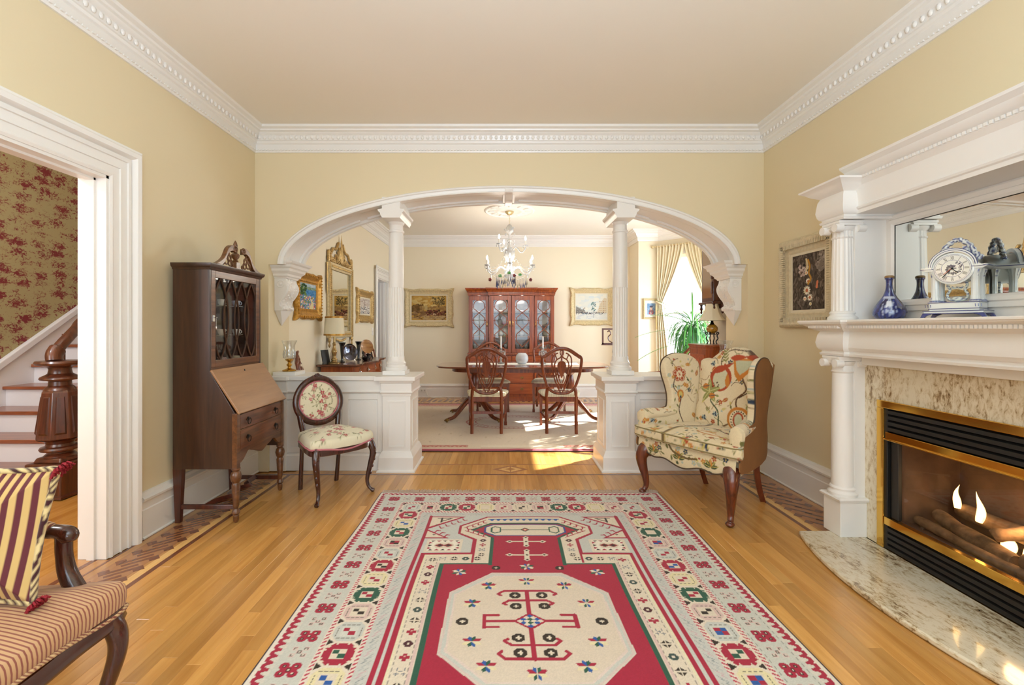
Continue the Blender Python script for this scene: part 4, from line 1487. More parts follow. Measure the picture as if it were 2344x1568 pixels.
# local frame: the dial faces -y, width along x
def dbox(x0, x1, y0, y1, z0, z1, nz=10):
 m_ = MB()
 for i in range(nz):
  m_.box(x0, x1, y0, y1, z0 + (z1 - z0) * i / nz, z0 + (z1 - z0) * (i + 1) / nz)
 return m_
DW = mat('white_delft', PW, .15, coat=.7)
DB = mat('blue_delft', PB, .15, coat=.7)
obj('base', MB().box(-.088, .088, -.05, .05, .034, .075), DW, ck, bevel=.004)
obj('base_step', MB().box(-.105, .105, -.062, .062, .022, .034), DW, ck, bevel=.004)
for (z, w, d) in ((.034, .106, .063), (.0745, .090, .052), (.0225, .106, .063), (.045, .0888, .0508)):
 obj('blue_line', MB().sweep([(-w, -d), (w, -d), (w, d), (-w, d)], [(0, z - .0015), (.0012, z - .0015), (.0012, z + .0015), (0, z + .0015)], side=-1, closed=True), DB, ck, smooth=0)
for sx in (-1, 1):
 for sy in (-1, 1):
  f = MB()
  f.prism([(sx * .070, .022), (sx * .108, .022), (sx * .118, .0), (sx * .104, 0), (sx * .094, .012)], 'y', sy * .056 - .008, sy * .056 + .008)
  obj('foot', f, DB, ck, bevel=.002)
  c = (sx * .070, sy * .033, .075)
  m_ = MB().lathe([(.020, 0), (.021, .008), (.017, .012), (.016, .02), (.016, .03), (.0145, .032), (.0145, .115), (.016, .118), (.016, .126), (.021, .142), (.022, .150)], c, 40, flute=10, fdepth=.10)
  obj('column', m_, DEL, ck, smooth=60, colfn=lambda V: delft(V, ((.082, .086), (.098, .101), (.105, .107), (.190, .193), (.197, .199), (.221, .224)), 1.45))
  q = MB()
  for i in range(3):
   q.tube([(sx * .088 - .012 + i * .010, -.0508 - .001, .052), (sx * .088 - .009 + i * .010 - .004, -.0508 - .001, .066)], .0012, 5)
  obj('painted_mark', q, DB, ck) if sy < 0 else None
obj('entablature', MB().prism([(-.115, .243), (-.118, .236), (-.10, .225), (.10, .225), (.118, .236), (.115, .243)], 'y', -.056, .056), DW, ck, bevel=.002)
for sx in (-1, 1):
 obj('blue_line', MB().box(sx * .062, sx * .1175, -.058, -.055, .2345, .2375), DB, ck, smooth=0)
 obj('blue_line', MB().box(sx * .1165, sx * .119, -.056, .056, .2345, .2375), DB, ck, smooth=0)
# drum of the clock
dc = .232
drum = MB()
st_ = 0
drum.lathe([(.068, -.058), (.074, -.055), (.074, -.048), (.068, -.042), (.070, 0), (.066, .045), (.052, .060)], (0, 0, 0), 64)
drum.xf(Matrix.Translation((0, 0, dc)) @ Matrix.Rotation(-PI / 2, 4, 'X'))
drum.xf(Matrix.Identity(4))
dfl = lambda V: np.where(((np.sin(V[:, 0] * 240) * np.sin(V[:, 1] * 210) + np.sin(V[:, 2] * 260 + V[:, 1] * 100)) > 1.1)[:, None] & (V[:, 2] > dc + .03)[:, None] & (V[:, 0] > .005)[:, None] & (V[:, 1] > -.03)[:, None], np.array(lin('#3A4A90')), np.array(lin(PW)))
obj('clock_drum', drum, DEL, ck, smooth=50, colfn=dfl)
# shaped hood over the drum, front and its blue outline
hood = [(-.116, .243), (-.098, .243)] + [(-.084 * math.cos(a), dc + .010 + .084 * math.sin(a)) for a in [PI * k / 24 for k in range(1, 24)]] + [(.098, .243), (.116, .243), (.10, .236), (.075, .236)] + [(.074 * math.cos(a), dc + .004 + .074 * math.sin(a)) for a in [PI * k / 24 for k in range(1, 24)]] + [(-.075, .236), (-.10, .236)]
obj('hood', MB().prism(hood, 'y', -.062, -.046), DW, ck, smooth=30)
for rr in (.078, .086):
 obj('blue_line', MB().tube([(-rr - .006 * 0, -.0625, .245)] + [(-rr * math.cos(a), -.0625, dc + .010 + (rr - .002) * math.sin(a)) for a in [PI * k / 24 for k in range(1, 24)]] + [(rr, -.0625, .245)], .0012, 5), DB, ck)
# dial
dcv = Canvas(-.07, .07, -.07, .07, .0007, '#E9E9E2')
dcv.ell(0, 0, .066, .066, PB)
dcv.ell(0, 0, .0645, .0645, '#E9E9E2')
dcv.ell(0, 0, .061, .061, PB)
dcv.ell(0, 0, .060, .060, '#E9E9E2')
dcv.ell(0, 0, .040, .040, PB)
dcv.ell(0, 0, .0385, .0385, '#E9E9E2')
for k in range(26):
 a = k * 2.4
 r = .009 + .024 * ((k * .37) % 1)
 dcv.ell(r * math.cos(a), r * math.sin(a), .006, .0035, '#3A4060', a, .55)
 dcv.ell(r * math.cos(a) * 1.05, r * math.sin(a), .0022, .0022, '#20263E')
NUM = ['XII', 'I', 'II', 'III', 'IIII', 'V', 'VI', 'VII', 'VIII', 'IX', 'X', 'XI']
for k, s_ in enumerate(NUM):
 a = PI / 2 - k * PI / 6
 R0, R1 = .0425, .057
 wch = {'I': .0030, 'V': .0062, 'X': .0062}
 tot = sum(wch[c] for c in s_)
 u0 = -tot / 2
 er, et = (math.cos(a), math.sin(a)), (math.sin(a), -math.cos(a))
 def P2(u, r):
  return (er[0] * r + et[0] * u, er[1] * r + et[1] * u)
 for c in s_:
  w = wch[c]
  m0, m1 = u0 + w * .12, u0 + w * .88
  mid = u0 + w / 2
  if c == 'I':
   dcv.line([P2(mid, R0), P2(mid, R1)], .0017, '#141824')
  elif c == 'V':
   dcv.line([P2(m0, R1), P2(mid, R0)], .0017, '#141824')
   dcv.line([P2(mid, R0), P2(m1, R1)], .0012, '#141824')
  else:
   dcv.line([P2(m0, R1), P2(m1, R0)], .0017, '#141824')
   dcv.line([P2(m0, R0), P2(m1, R1)], .0012, '#141824')
  u0 += w
DM = attr_mat('dial_print', .25, coat=.5)
disc = MB()
disc.grid(lambda u_, v_: ((.0660 * (1 - v_)) * math.cos(u_ * 2 * PI), -.0595, dc + (.0660 * (1 - v_)) * math.sin(u_ * 2 * PI)), 240, 90, wrap=True)
obj('dial', disc, DM, ck, colfn=lambda V: dcv.sample(V[:, 0], V[:, 2] - dc), smooth=0)
obj('hour_hand', MB().tube([(0, -.063, dc), (.020, -.063, dc - .022)], .0016, 6), BLACK, ck)
obj('minute_hand', MB().tube([(0, -.064, dc), (-.034, -.064, dc - .040)], .0014, 6), BLACK, ck)
obj('second_hand', MB().tube([(0, -.065, dc), (-.030, -.065, dc - .026)], .0010, 6), mat('red_hand', '#C05038', .4), ck)
obj('hand_cap', MB().ball((0, -.063, dc), .005), BLACK, ck)
# scroll crest
cr = MB()
pth = smooth_path([(-.075, 0, .268), (-.068, 0, .292), (-.055, 0, .312), (-.042, 0, .342), (-.020, 0, .362), (.0, 0, .372), (.020, 0, .362), (.042, 0, .342), (.055, 0, .312), (.068, 0, .292), (.075, 0, .268)], 5)
cr.tube(pth, [.008 + .005 * abs(math.sin(i * .75)) for i in range(len(pth))], 10)
for sx in (-1, 1):
 cr.tube([(sx * (.050 + .012 * math.cos(a)), 0, .318 + .012 * math.sin(a)) for a in [k * .6 for k in range(9)]], .005, 8)
 cr.tube([(sx * (.078 + .010 * math.cos(a)), 0, .280 + .010 * math.sin(a)) for a in [k * .6 for k in range(9)]], .005, 8)
 cr.box(sx * .028 - .012, sx * .028 + .012, -.010, .010, .310, .322)
 cr.box(sx * .028 - .009, sx * .028 + .009, -.008, .008, .322, .338)
obj('scroll_crest', cr, DEL, ck, smooth=60, colfn=lambda V: np.where((np.sin(np.hypot(V[:, 0], V[:, 2] - .30) * 520) > .45)[:, None], np.array(lin(PB)), np.array(lin(PW))))
# lyre scrolls under the drum
ly_ = MB()
for sx in (-1, 1):
 ly_.tube(smooth_path([(sx * .030, 0, .170), (sx * .034, 0, .155), (sx * .026, 0, .135), (sx * .036, 0, .112), (sx * .030, 0, .092), (sx * .014, 0, .086), (sx * .012, 0, .098)], 5), .0055, 8)
 ly_.tube(smooth_path([(sx * .020, 0, .150), (sx * .010, 0, .142), (0, 0, .148)], 4), .004, 8)
ly_.ball((0, -.004, .090), (.020, .006, .013), 12, 8)
obj('lyre_scroll', ly_, DEL, ck, smooth=60, colfn=lambda V: np.where((np.sin(V[:, 2] * 480 + V[:, 0] * 100) > .72)[:, None], np.array(lin(PB)), np.array(lin('#D6DED6'))))
# small white flower ornament behind the far upper column
fo = thing('flower_ornament', 'small white vase of pale flowers tucked behind the upper mantel column', 'ornament', (2.20, 2.83 - .045, SZ))
obj('vase', MB().lathe(smooth_path([(.016, 0), (.026, .01), (.030, .03), (.020, .055), (.022, .066)], 4), n=24), mat('ornament_white', '#E6E2D6', .4), fo, smooth=60)
fl_ = MB()
for i in range(26):
 a = i * 2.4
 r = .030 * math.sqrt((i % 13) / 13)
 fl_.ball((r * math.cos(a), r * math.sin(a), .078 + .035 * (i / 26)), (.011, .011, .007), 7, 5)
obj('flowers', fl_, mat('cream_petals', '#DCD8C2', .7, var=.3, vscale=90), fo, kind='stuff')
# ================================================================ THE RUG
RXC, RHW, RY1, RY0 = 0.135, 1.045, 3.43, 0.42
rug = Canvas(RXC - RHW, RXC + RHW, RY0, RY1, .0040, '#CFC9BC')
CR, RD, GN, BL, BK, PK, GY, YL = '#D4C6B0', '#9E2238', '#2C5440', '#2A5494', '#33271C', '#CDB0A6', '#BDBDB4', '#D8CBA0'
CY = 1.925
def dpt(d, s, side):
 """point at distance d from an edge, s along it"""
 if side == 'l':
  return (RXC - RHW + d, s)
 if side == 'r':
  return (RXC + RHW - d, s)
 if side == 't':
  return (s, RY1 - d)
 return (s, RY0 + d)
def band(d0, d1, col):
 rug.rect(RXC - RHW + d0, RXC + RHW - d0, RY0 + d0, RY1 - d0, col)
band(0, .02, '#3A2A2E')
band(.008, .05, '#D8CEBE')
band(.022, .07, RD)
band(.058, .4, '#BFBEB2')
band(.195, .4, '#D6C8B8')
band(.216, .4, '#D6C9B6')
band(.352, .5, '#D6C8B8')
band(.372, .5, '#BDBBB2')
band(.428, .7, '#BDBDB4')
def along(side, d):
 if side in 'lr':
  return RY0 + d, RY1 - d
 return RXC - RHW + d, RXC + RHW - d
for side in 'lrt':
 # sawtooth
 a, b_ = along(side, .03)
 n = int((b_ - a) / .034)
 for i in range(n):
  s = a + (i + .5) * (b_ - a) / n
  rug.poly([dpt(.070, s - .012, side), dpt(.070, s + .012, side), dpt(.052, s + .010, side), dpt(.040, s + .004, side), dpt(.040, s - .004, side), dpt(.052, s - .010, side)], '#CBC4B6')
  rug.poly([dpt(.020, s - .017 - .010, side), dpt(.020, s - .017 + .010, side), dpt(.032, s - .017, side)], '#D8CEBE')
 # band A: quatrefoils, dark red alternating with pale outlined ones
 a, b_ = along(side, .13)
 n = int(round((b_ - a) / .093))
 for i in range(n + 1):
  s = a + i * (b_ - a) / n
  if i % 2 == 0:
   for (da, ds) in ((-.021, -.017), (-.021, .017), (.021, -.017), (.021, .017), (0, 0)):
    p = dpt(.130 + da, s + ds, side)
    rug.poly([(p[0] - .0185, p[1] - .009), (p[0] - .009, p[1] - .0175), (p[0] + .009, p[1] - .0175), (p[0] + .0185, p[1] - .009), (p[0] + .0185, p[1] + .009), (p[0] + .009, p[1] + .0175), (p[0] - .009, p[1] + .0175), (p[0] - .0185, p[1] + .009)], RD)
   for (da, ds) in ((-.021, -.017), (-.021, .017), (.021, -.017), (.021, .017), (0, 0)):
    p = dpt(.130 + da, s + ds, side)
    rug.rect(p[0] - .0065, p[0] + .0065, p[1] - .0065, p[1] + .0065, BK)
    rug.rect(p[0] - .003, p[0] + .003, p[1] - .003, p[1] + .003, CR)
  else:
   for (da, ds) in ((-.021, -.017), (-.021, .017), (.021, -.017), (.021, .017), (0, 0)):
    p = dpt(.130 + da, s + ds, side)
    rug.rect(p[0] - .0105, p[0] + .0105, p[1] - .0095, p[1] + .0095, PK)
    rug.rect(p[0] - .007, p[0] + .007, p[1] - .0065, p[1] + .0065, '#5A4A42')
    rug.rect(p[0] - .0038, p[0] + .0038, p[1] - .0035, p[1] + .0035, '#C8C0B0')
 for d in (.078, .186):
  a, b_ = along(side, d)
  m = int((b_ - a) / .03)
  for i in range(m):
   s = a + i * .03
   rug.line([dpt(d, s, side), dpt(d, s + .014, side)], .003, '#8E8C80')
 # barber stripes
 for d in (.206, .362):
  a, b_ = along(side, d)
  m = int((b_ - a) / .021)
  for i in range(m):
   s = a + (i + .5) * (b_ - a) / m
   rug.poly([dpt(d - .009, s - .002, side), dpt(d - .009, s - .011, side), dpt(d + .009, s + .002, side), dpt(d + .009, s + .011, side)], '#B23A4C')
 # band B: hooked medallions
 a, b_ = along(side, .284)
 n = int(round((b_ - a) / .128))
 cyc = [('o', YL, 'rc'), ('o', GY, 'rc'), ('g', GN, 'rc'), ('r', RD, 'bk'), ('o', YL, 'bl'), ('o', PK, 'kc')]
 cycs = {'l': [('r', RD, 'gc'), ('o', YL, 'bc'), ('g', GN, 'rc'), ('o', PK, 'kr'), ('o', GY, 'rc'), ('r', RD, 'kc'), ('o', YL, 'rc'), ('g', GN, 'rc'), ('o', PK, 'kc'), ('o', GY, 'rc'), ('r', RD, 'gc'), ('o', YL, 'bc'), ('k', '#45351F', 'rc')],
   'r': [('r', RD, 'gc'), ('o', YL, 'rc'), ('g', GN, 'cc'), ('o', PK, 'br'), ('o', GY, 'rc'), ('r', RD, 'bc'), ('o', YL, 'rc'), ('g', GN, 'rc'), ('o', PK, 'kc'), ('o', GY, 'br'), ('r', RD, 'gc'), ('o', YL, 'br'), ('k', '#45351F', 'cc')],
   't': [('o', PK, 'kr'), ('g', GN, 'rc'), ('r', RD, 'gc'), ('o', YL, 'cc'), ('o', PK, 'rc'), ('o', CR, 'kc')]}[side]
 colr = {'r': RD, 'g': GN, 'b': BL, 'k': BK, 'c': CR}
 for i in range(n + 1):
  s = b_ - i * (b_ - a) / n if side in 'lr' else a + i * (b_ - a) / n
  if i == 0 or (side == 't' and i == n):
   k_, c_, q_ = 'o', GY, 'rc'
  else:
   k_, c_, q_ = cycs[(i - 1) % len(cycs)]
  hs = .064 * .94
  def R4(u, v):
   return dpt(.284 + u, s + v, side)
  rug.poly([R4(-.062, -.03), R4(-.035, -hs), R4(.035, -hs), R4(.062, -.03), R4(.062, .03), R4(.035, hs), R4(-.035, hs), R4(-.062, .03)], CR)
  rug.poly([R4(-.060, -.028), R4(-.034, -.058), R4(.034, -.058), R4(.060, -.028), R4(.060, .028), R4(.034, .058), R4(-.034, .058), R4(-.060, .028)], c_)
  if k_ == 'o':
   for (u0, v0, u1, v1) in ((-.04, -.040, .04, -.040), (-.04, .040, .04, .040), (-.047, -.028, -.047, .028), (.047, -.028, .047, .028)):
    for t in range(4):
     f0, f1 = t / 4, (t + .55) / 4
     rug.line([R4(u0 + (u1 - u0) * f0, v0 + (v1 - v0) * f0), R4(u0 + (u1 - u0) * f1, v0 + (v1 - v0) * f1)], .0035, '#6A6455')
   rug.poly([R4(-.034, -.030), R4(.034, -.030), R4(.034, .030), R4(-.034, .030)], {YL: CR, GY: '#C8C6BA', PK: CR, CR: CR}[c_])
  else:
   # bite the edge with cream notches so the rim reads as hooks
   for sg in (-1, 1):
    for q in (-.022, .022):
     rug.poly([R4(q - .006, sg * .060), R4(q + .006, sg * .060), R4(q, sg * .046)], CR)
     rug.poly([R4(sg * .063, q - .006), R4(sg * .063, q + .006), R4(sg * .049, q)], CR)
    for sg2 in (-1, 1):
     rug.poly([R4(sg * .050, sg2 * .048), R4(sg * .040, sg2 * .040), R4(sg * .056, sg2 * .030)], CR)
   rug.poly([R4(-.028, -.026), R4(.028, -.026), R4(.028, .026), R4(-.028, .026)], CR)
  A_, B_ = colr[q_[0]], colr[q_[1]]
  rug.poly([R4(-.026, 0), R4(0, 0), R4(0, .021), R4(-.026, .021)], A_)
  rug.poly([R4(0, -.021), R4(.026, -.021), R4(.026, 0), R4(0, 0)], A_)
  if B_ != CR:
   rug.poly([R4(0, 0), R4(.026, 0), R4(.026, .021), R4(0, .021)], B_)
   rug.poly([R4(-.026, -.021), R4(0, -.021), R4(0, 0), R4(-.026, 0)], B_)
  m = s + (.5 * (b_ - a) / n) * (1 if side in 'lr' else -1)
  for sg in (-1, 1):
   rug.poly([dpt(.284 + sg * .066, m - .018, side), dpt(.284 + sg * .066, m + .018, side), dpt(.284 + sg * .040, m, side)], BK)
 # band C: small zigzag stitches
 a, b_ = along(side, .40)
 m = int((b_ - a) / .036)
 for i in range(m):
  s = a + i * .036
  col = ('#8E9290', '#C0A0A0', '#A8AAA6')[i % 3]
  rug.line([dpt(.385, s, side), dpt(.400, s + .012, side), dpt(.390, s + .020, side), dpt(.412, s + .034, side)], .004, col)
  rug.line([dpt(.405, s, side), dpt(.418, s + .014, side)], .003, '#9A9A94')
# inner panel, symmetrical about the centre line
IX = .615
def sx(x, y):
 return [(RXC + q * x, y) for q in (-1, 1)]
def mpoly(pts, col):
 for q in (-1, 1):
  rug.poly([(RXC + q * x, y) for x, y in pts], col)
def mline(pts, w, col):
 for q in (-1, 1):
  rug.line([(RXC + q * x, y) for x, y in pts], w, col)
rug.rect(RXC - .60, RXC + .60, RY0 + .43, 2.51, GY)
# body below the neck: red stripes, cream flower band, green line, red field
T0 = 2.497
rug.rect(RXC - .582, RXC + .582, RY0 + .46, T0 + .012, RD)
rug.rect(RXC - .560, RXC + .560, RY0 + .48, T0 - .008, '#D9CFAE')
rug.rect(RXC - .548, RXC + .548, RY0 + .49, T0 - .018, CR)
rug.rect(RXC - .478, RXC + .478, RY0 + .56, 2.402, PK)
rug.rect(RXC - .466, RXC + .466, RY0 + .57, 2.402, CR)
rug.rect(RXC - .462, RXC + .462, RY0 + .58, 2.400, GN)
rug.rect(RXC - .440, RXC + .440, RY0 + .60, 2.385, RD)
# neck: outer red outline, cream band, green line, red
neck_o = [(0, 2.40), (.300, 2.40), (.300, 2.500), (.310, 2.500), (.310, 2.665), (.408, 2.745), (.408, 2.855), (.240, 2.990), (0, 2.990)]
mpoly([(0, 2.45)] + neck_o[1:], RD)
neck_a = [(0, 2.40), (.288, 2.40), (.288, 2.672), (.392, 2.753), (.392, 2.848), (.232, 2.978), (0, 2.978)]
mpoly(neck_a, CR)
mpoly([(0, 2.38), (.205, 2.38), (.205, 2.690), (.336, 2.797), (.215, 2.895), (0, 2.895)], GN)
mpoly([(0, 2.37), (.187, 2.37), (.187, 2.688), (.305, 2.797), (.205, 2.880), (0, 2.880)], RD)
mpoly([(0, 2.715), (.188, 2.715), (.250, 2.76), (.250, 2.835), (.200, 2.872), (0, 2.872)], '#3A4A80')
mpoly([(0, 2.724), (.180, 2.724), (.238, 2.765), (.238, 2.830), (.195, 2.863), (0, 2.863)], CR)
# lozenge motif in the head of the niche
mline([(.0, 2.795), (.150, 2.795)], .009, GN)
mline([(.150, 2.795), (.150, 2.825), (.185, 2.840), (.205, 2.825), (.205, 2.768), (.185, 2.752), (.150, 2.768), (.150, 2.795)], .009, GN)
mpoly([(0, 2.768), (.032, 2.795), (0, 2.822)], GN)
mpoly([(0, 2.777), (.022, 2.795), (0, 2.813)], '#B05048')
mpoly([(0, 2.786), (.010, 2.795), (0, 2.804)], CR)
# blue teeth along the top, red combs on the slopes
rug.line([(RXC - .225, 2.950), (RXC + .225, 2.950)], .010, BL)
for i in range(11):
 x = -.205 + i * .041
 rug.poly([(RXC + x - .014, 2.950), (RXC + x + .014, 2.950), (RXC + x + .007, 2.928), (RXC + x - .007, 2.928)], BL)
for (p, q, dn_) in (((.245, 2.94), (.375, 2.825), 1), ((.365, 2.785), (.235, 2.695), -1)):
 mline([p, q], .007, RD)
 for i in range(4):
  t = (i + .5) / 4
  x, y = p[0] + (q[0] - p[0]) * t, p[1] + (q[1] - p[1]) * t
  mline([(x, y), (x - .004, y - .032 * dn_), (x - .024, y - .032 * dn_)], .008, RD)
# corner fillings
mline([(.606, RY0 + .5), (.606, 2.995)], .020, RD)
mline([(.560, 2.500), (.310, 2.500)], .014, RD)
mpoly([(.598, 2.990), (.375, 2.990), (.598, 2.805)], RD)
mpoly([(.594, 2.980), (.410, 2.980), (.594, 2.836)], CR)
mpoly([(.598, 2.80), (.598, 2.684), (.455, 2.684)], RD)
mpoly([(.594, 2.780), (.594, 2.694), (.484, 2.694)], CR)
for i in range(5):
 t = (i + .3) / 5
 x, y = .385 + .17 * t, 2.965 - .145 * t
 mline([(x, y), (x - .012, y - .025), (x - .028, y - .018)], .009, RD)
for i in range(3):
 t = (i + .4) / 3
 x, y = .560 - .10 * t, 2.775 - .085 * t
 mline([(x, y), (x - .008, y + .022), (x - .026, y + .018)], .009, RD)
mline([(.530, 2.965), (.530, 2.905)], .012, BK)
mline([(.555, 2.962), (.465, 2.962), (.530, 2.915)], .009, BK)
mpoly([(.562, 2.866), (.540, 2.866), (.551, 2.855)], BK)
mpoly([(.560, 2.735), (.536, 2.735), (.548, 2.722)], BK)
for q in (-1, 1):
 x0 = RXC + q * .470
 rug.rect(x0 - .105, x0 + .105, 2.520, 2.672, CR)
 rug.rect(x0 - .088, x0 + .088, 2.535, 2.657, '#E2D8C6')
 for i in range(5):
  xx = x0 - .070 + i * .035
  c_ = (BK, RD)[i % 2]
  rug.poly([(xx - .015, 2.655), (xx + .015, 2.655), (xx, 2.638)], c_)
  rug.poly([(xx - .015, 2.537), (xx + .015, 2.537), (xx, 2.554)], c_)
 for i, yy in enumerate((2.565, 2.596, 2.627)):
  for z in (-1, 1):
   rug.poly([(x0 + z * .087, yy - .012), (x0 + z * .087, yy + .012), (x0 + z * .068, yy)], (RD, BK, RD)[i])
 rug.poly([(x0 - .058, 2.596), (x0 - .040, 2.63), (x0 + .040, 2.63), (x0 + .058, 2.596), (x0 + .040, 2.562), (x0 - .040, 2.562)], CR)
 for z in (-.024, .024):
  rug.poly([(x0 + z - .030, 2.596), (x0 + z, 2.618), (x0 + z + .030, 2.596), (x0 + z, 2.574)], '#8E2E32')
  rug.poly([(x0 + z - .016, 2.596), (x0 + z, 2.608), (x0 + z + .016, 2.596), (x0 + z, 2.584)], BK)
def bloom(x, y, r, i):
 c1 = (BK, RD, '#4A2226', RD, '#8A8C90', BK, '#3A4A44')[i % 7]
 if i % 7 in (2, 6):
  rug.poly([(x - r, y), (x - r * .4, y + r * .8), (x + r * .4, y + r * .8), (x + r, y), (x + r * .4, y - r * .8), (x - r * .4, y - r * .8)], c1)
  rug.rect(x - r * .25, x + r * .25, y - r * .25, y + r * .25, CR)
 elif i % 7 in (1, 3):
  for (u, v) in ((-.6, 0), (.6, 0), (0, .6), (0, -.6)):
   rug.rect(x + u * r - r * .34, x + u * r + r * .34, y + v * r - r * .34, y + v * r + r * .34, c1)
  rug.rect(x - r * .22, x + r * .22, y - r * .22, y + r * .22, '#A04448')
 elif i % 7 == 4:
  for (u, v) in ((-.6, -.5), (-.6, .5), (.6, -.5), (.6, .5), (0, 0)):
   rug.line([(x + (u - .35) * r, y + v * r), (x + (u + .3) * r, y + v * r)], .003, '#74767A')
   rug.line([(x + u * r, y + (v - .35) * r), (x + u * r, y + (v + .3) * r)], .003, '#74767A')
 else:
  for (u, v) in ((-1, -1), (-1, 1), (1, -1), (1, 1)):
   rug.poly([(x + u * r * .12, y + v * r * .95), (x + u * r * .12, y + v * r * .2), (x + u * r * .95, y + v * r * .2)], c1)
for q in (-1, 1):
 for i in range(26):
  bloom(RXC + q * .507, 2.435 - i * .072, .022, i + (0 if q < 0 else 3))
 for i in range(4):
  bloom(RXC + q * (.455 - i * .062), 2.445, .022, i + 4)
 for i in range(4):
  bloom(RXC + q * .250, 2.655 - i * .056, .020, i + 2)
 for d_, c_ in ((.540, '#8E8476'), (.480, '#8E8476')):
  for i in range(60):
   rug.line([(RXC + q * d_, 2.44 - i * .03), (RXC + q * d_, 2.425 - i * .03)], .003, c_)
# crosses in the neck
for y in (2.643, 2.489):
 for c_, w in ((CR, .012),):
  rug.line([(RXC - .085, y), (RXC + .085, y)], w, c_)
  rug.line([(RXC, y - .045), (RXC, y + .045)], .030, c_)
  for (u, v, a_, h) in ((-.095, 0, .024, .017), (.095, 0, .024, .017), (0, .050, .020, .016), (0, -.050, .020, .016)):
   rug.poly([(RXC + u - a_, y + v), (RXC + u, y + v + h), (RXC + u + a_, y + v), (RXC + u, y + v - h)], c_)
 for (u, v) in ((-.095, 0), (.095, 0), (0, .050), (0, -.050), (0, 0)):
  rug.poly([(RXC + u - .010, y + v), (RXC + u, y + v + .008), (RXC + u + .010, y + v), (RXC + u, y + v - .008)], BK)
def star(x, y, r, a0, cols, slim=True):
 for k in range(8):
  a = a0 + k * PI / 4 + PI / 8
  L = r * (1.0 if k % 4 in (0, 3) else .82)
  c, s_ = math.cos(a), math.sin(a)
  w = .28
  p1 = (x + L * c * .62 - L * w * s_ * .9, y + L * s_ * .62 + L * w * c * .9)
  p2 = (x + L * c * .62 + L * w * s_ * .9, y + L * s_ * .62 - L * w * c * .9)
  rug.poly([(x, y), p1, (x + L * c, y + L * s_), p2], cols[k])
def dot(x, y, r=.026):
 rug.poly([(x - r, y - r * .4), (x - r * .45, y - r * .9), (x + r * .45, y - r * .9), (x + r, y - r * .4), (x + r, y + r * .4), (x + r * .45, y + r * .9), (x - r * .45, y + r * .9), (x - r, y + r * .4)], BK)
 rug.rect(x - r * .4, x + r * .4, y - r * .14, y + r * .14, CR)
 rug.rect(x - r * .14, x + r * .14, y - r * .4, y + r * .4, CR)
MX = .127
oc = [(.176, .375), (.372, .205), (.380, -.200), (.200, -.372)]
def octa(k, col):
 P = [(MX + sg * x * k, CY + .005 + y * k) for sg, seq in ((1, oc), (-1, oc[::-1])) for x, y in seq]
 rug.poly(P, col)
octa(1.0, '#CBBFAF')
octa(.985, '#C9B6AC')
octa(.965, '#BDBDB2')
octa(.930, '#D2BFB2')
octa(.905, '#CFBFAA')
sw = ['#E2D6C4', GN, BL, '#D8CCB8', '#E2D6C4', GN, BL, '#D8CCB8']
for (x, y) in ((-.345, 2.311), (.355, 2.311), (0, 2.365), (-.345, 1.53), (.355, 1.53), (0, 1.47)):
 star(RXC + x - .005, y, .040, 0, [GN, CR, BL, CR, GN, CR, BL, CR])
for x in (-.165, .165):
 dot(RXC + x, 2.352, .022)
 dot(RXC + x, 1.48, .022)
st8 = [RD, GN, BL, RD, CR, BL, GN, CR]
for (x, y) in ((0, 2.228), (-.185, 2.190), (.180, 2.190), (-.255, 2.052), (.260, 2.052), (-.245, 1.800), (.255, 1.800), (-.185, 1.668), (.185, 1.668), (0, 1.635)):
 star(MX - .005 + x, y, .042, 0, [RD, GN, BL, RD, YL, GN, BL, YL])
for (x, y) in ((-.29, 1.925), (.30, 1.925), (-.060, 2.110), (.065, 2.110), (-.058, 2.028), (.068, 2.028), (-.058, 1.822), (.065, 1.822), (-.055, 1.738), (.062, 1.738)):
 dot(MX - .005 + x, y, .026)
MX2 = MX - .008
rug.line([(MX2, 1.705), (MX2, 2.146)], .020, RD)
for (y, hw_, hy) in ((2.146, .108, 2.118), (2.070, .085, 2.045), (1.780, .085, 1.808), (1.706, .110, 1.738)):
 rug.line([(MX2 - hw_, y), (MX2 + hw_, y)], .015, RD)
 for q in (-1, 1):
  rug.line([(MX2 + q * hw_, y), (MX2 + q * (hw_ + .028), (y + hy) / 2 + (hy - y) * .35), (MX2 + q * (hw_ + .014), hy + (hy - y) * .25)], .014, RD)
for q in (-1, 1):
 rug.line([(MX2, 1.925), (MX2 + q * .195, 1.925)], .015, RD)
 rug.line([(MX2 + q * .195, 1.885), (MX2 + q * .195, 1.967)], .018, RD)
 for yy in (1.888, 1.966):
  rug.line([(MX2 + q * .195, yy), (MX2 + q * .135, yy)], .013, RD)
rug.poly([(MX2 - .074, 1.925), (MX2, 1.982), (MX2 + .074, 1.925), (MX2, 1.868)], RD)
for i in range(4):
 for j in range(4):
  x = MX2 + (i - j) * .0145
  y = 1.925 + (i + j - 3) * .0110
  c_ = (CR, BL, GN)[0 if (i + j) % 2 else (1 if (i in (0, 3) or j in (0, 3)) else 2)]
  rug.poly([(x - .0145, y), (x, y + .0110), (x + .0145, y), (x, y - .0110)], c_)
rug.noise(.07)
RUGM = attr_mat('wool_pile', .95, bump=.25, bscale=420, sheen=.15, spec=.15)
rg = thing('rug', 'red and cream wool rug with stepped niche and octagon, fringed at far end', 'rug', (RXC, 1.92, 0), world=True)
def rug_place(X, Y):
 Z = .0085 + .0012 * np.sin(X * 9) * np.sin(Y * 7) + .004 * np.exp(-((X - .12) / .05) ** 2 - ((Y - 3.42) / .05) ** 2)
 xw = X + .004 * np.sin(Y * 5)
 return np.stack([xw, Y, Z], 1)
flat_print('woven_field', rug, RUGM, rg, rug_place)
e = MB()
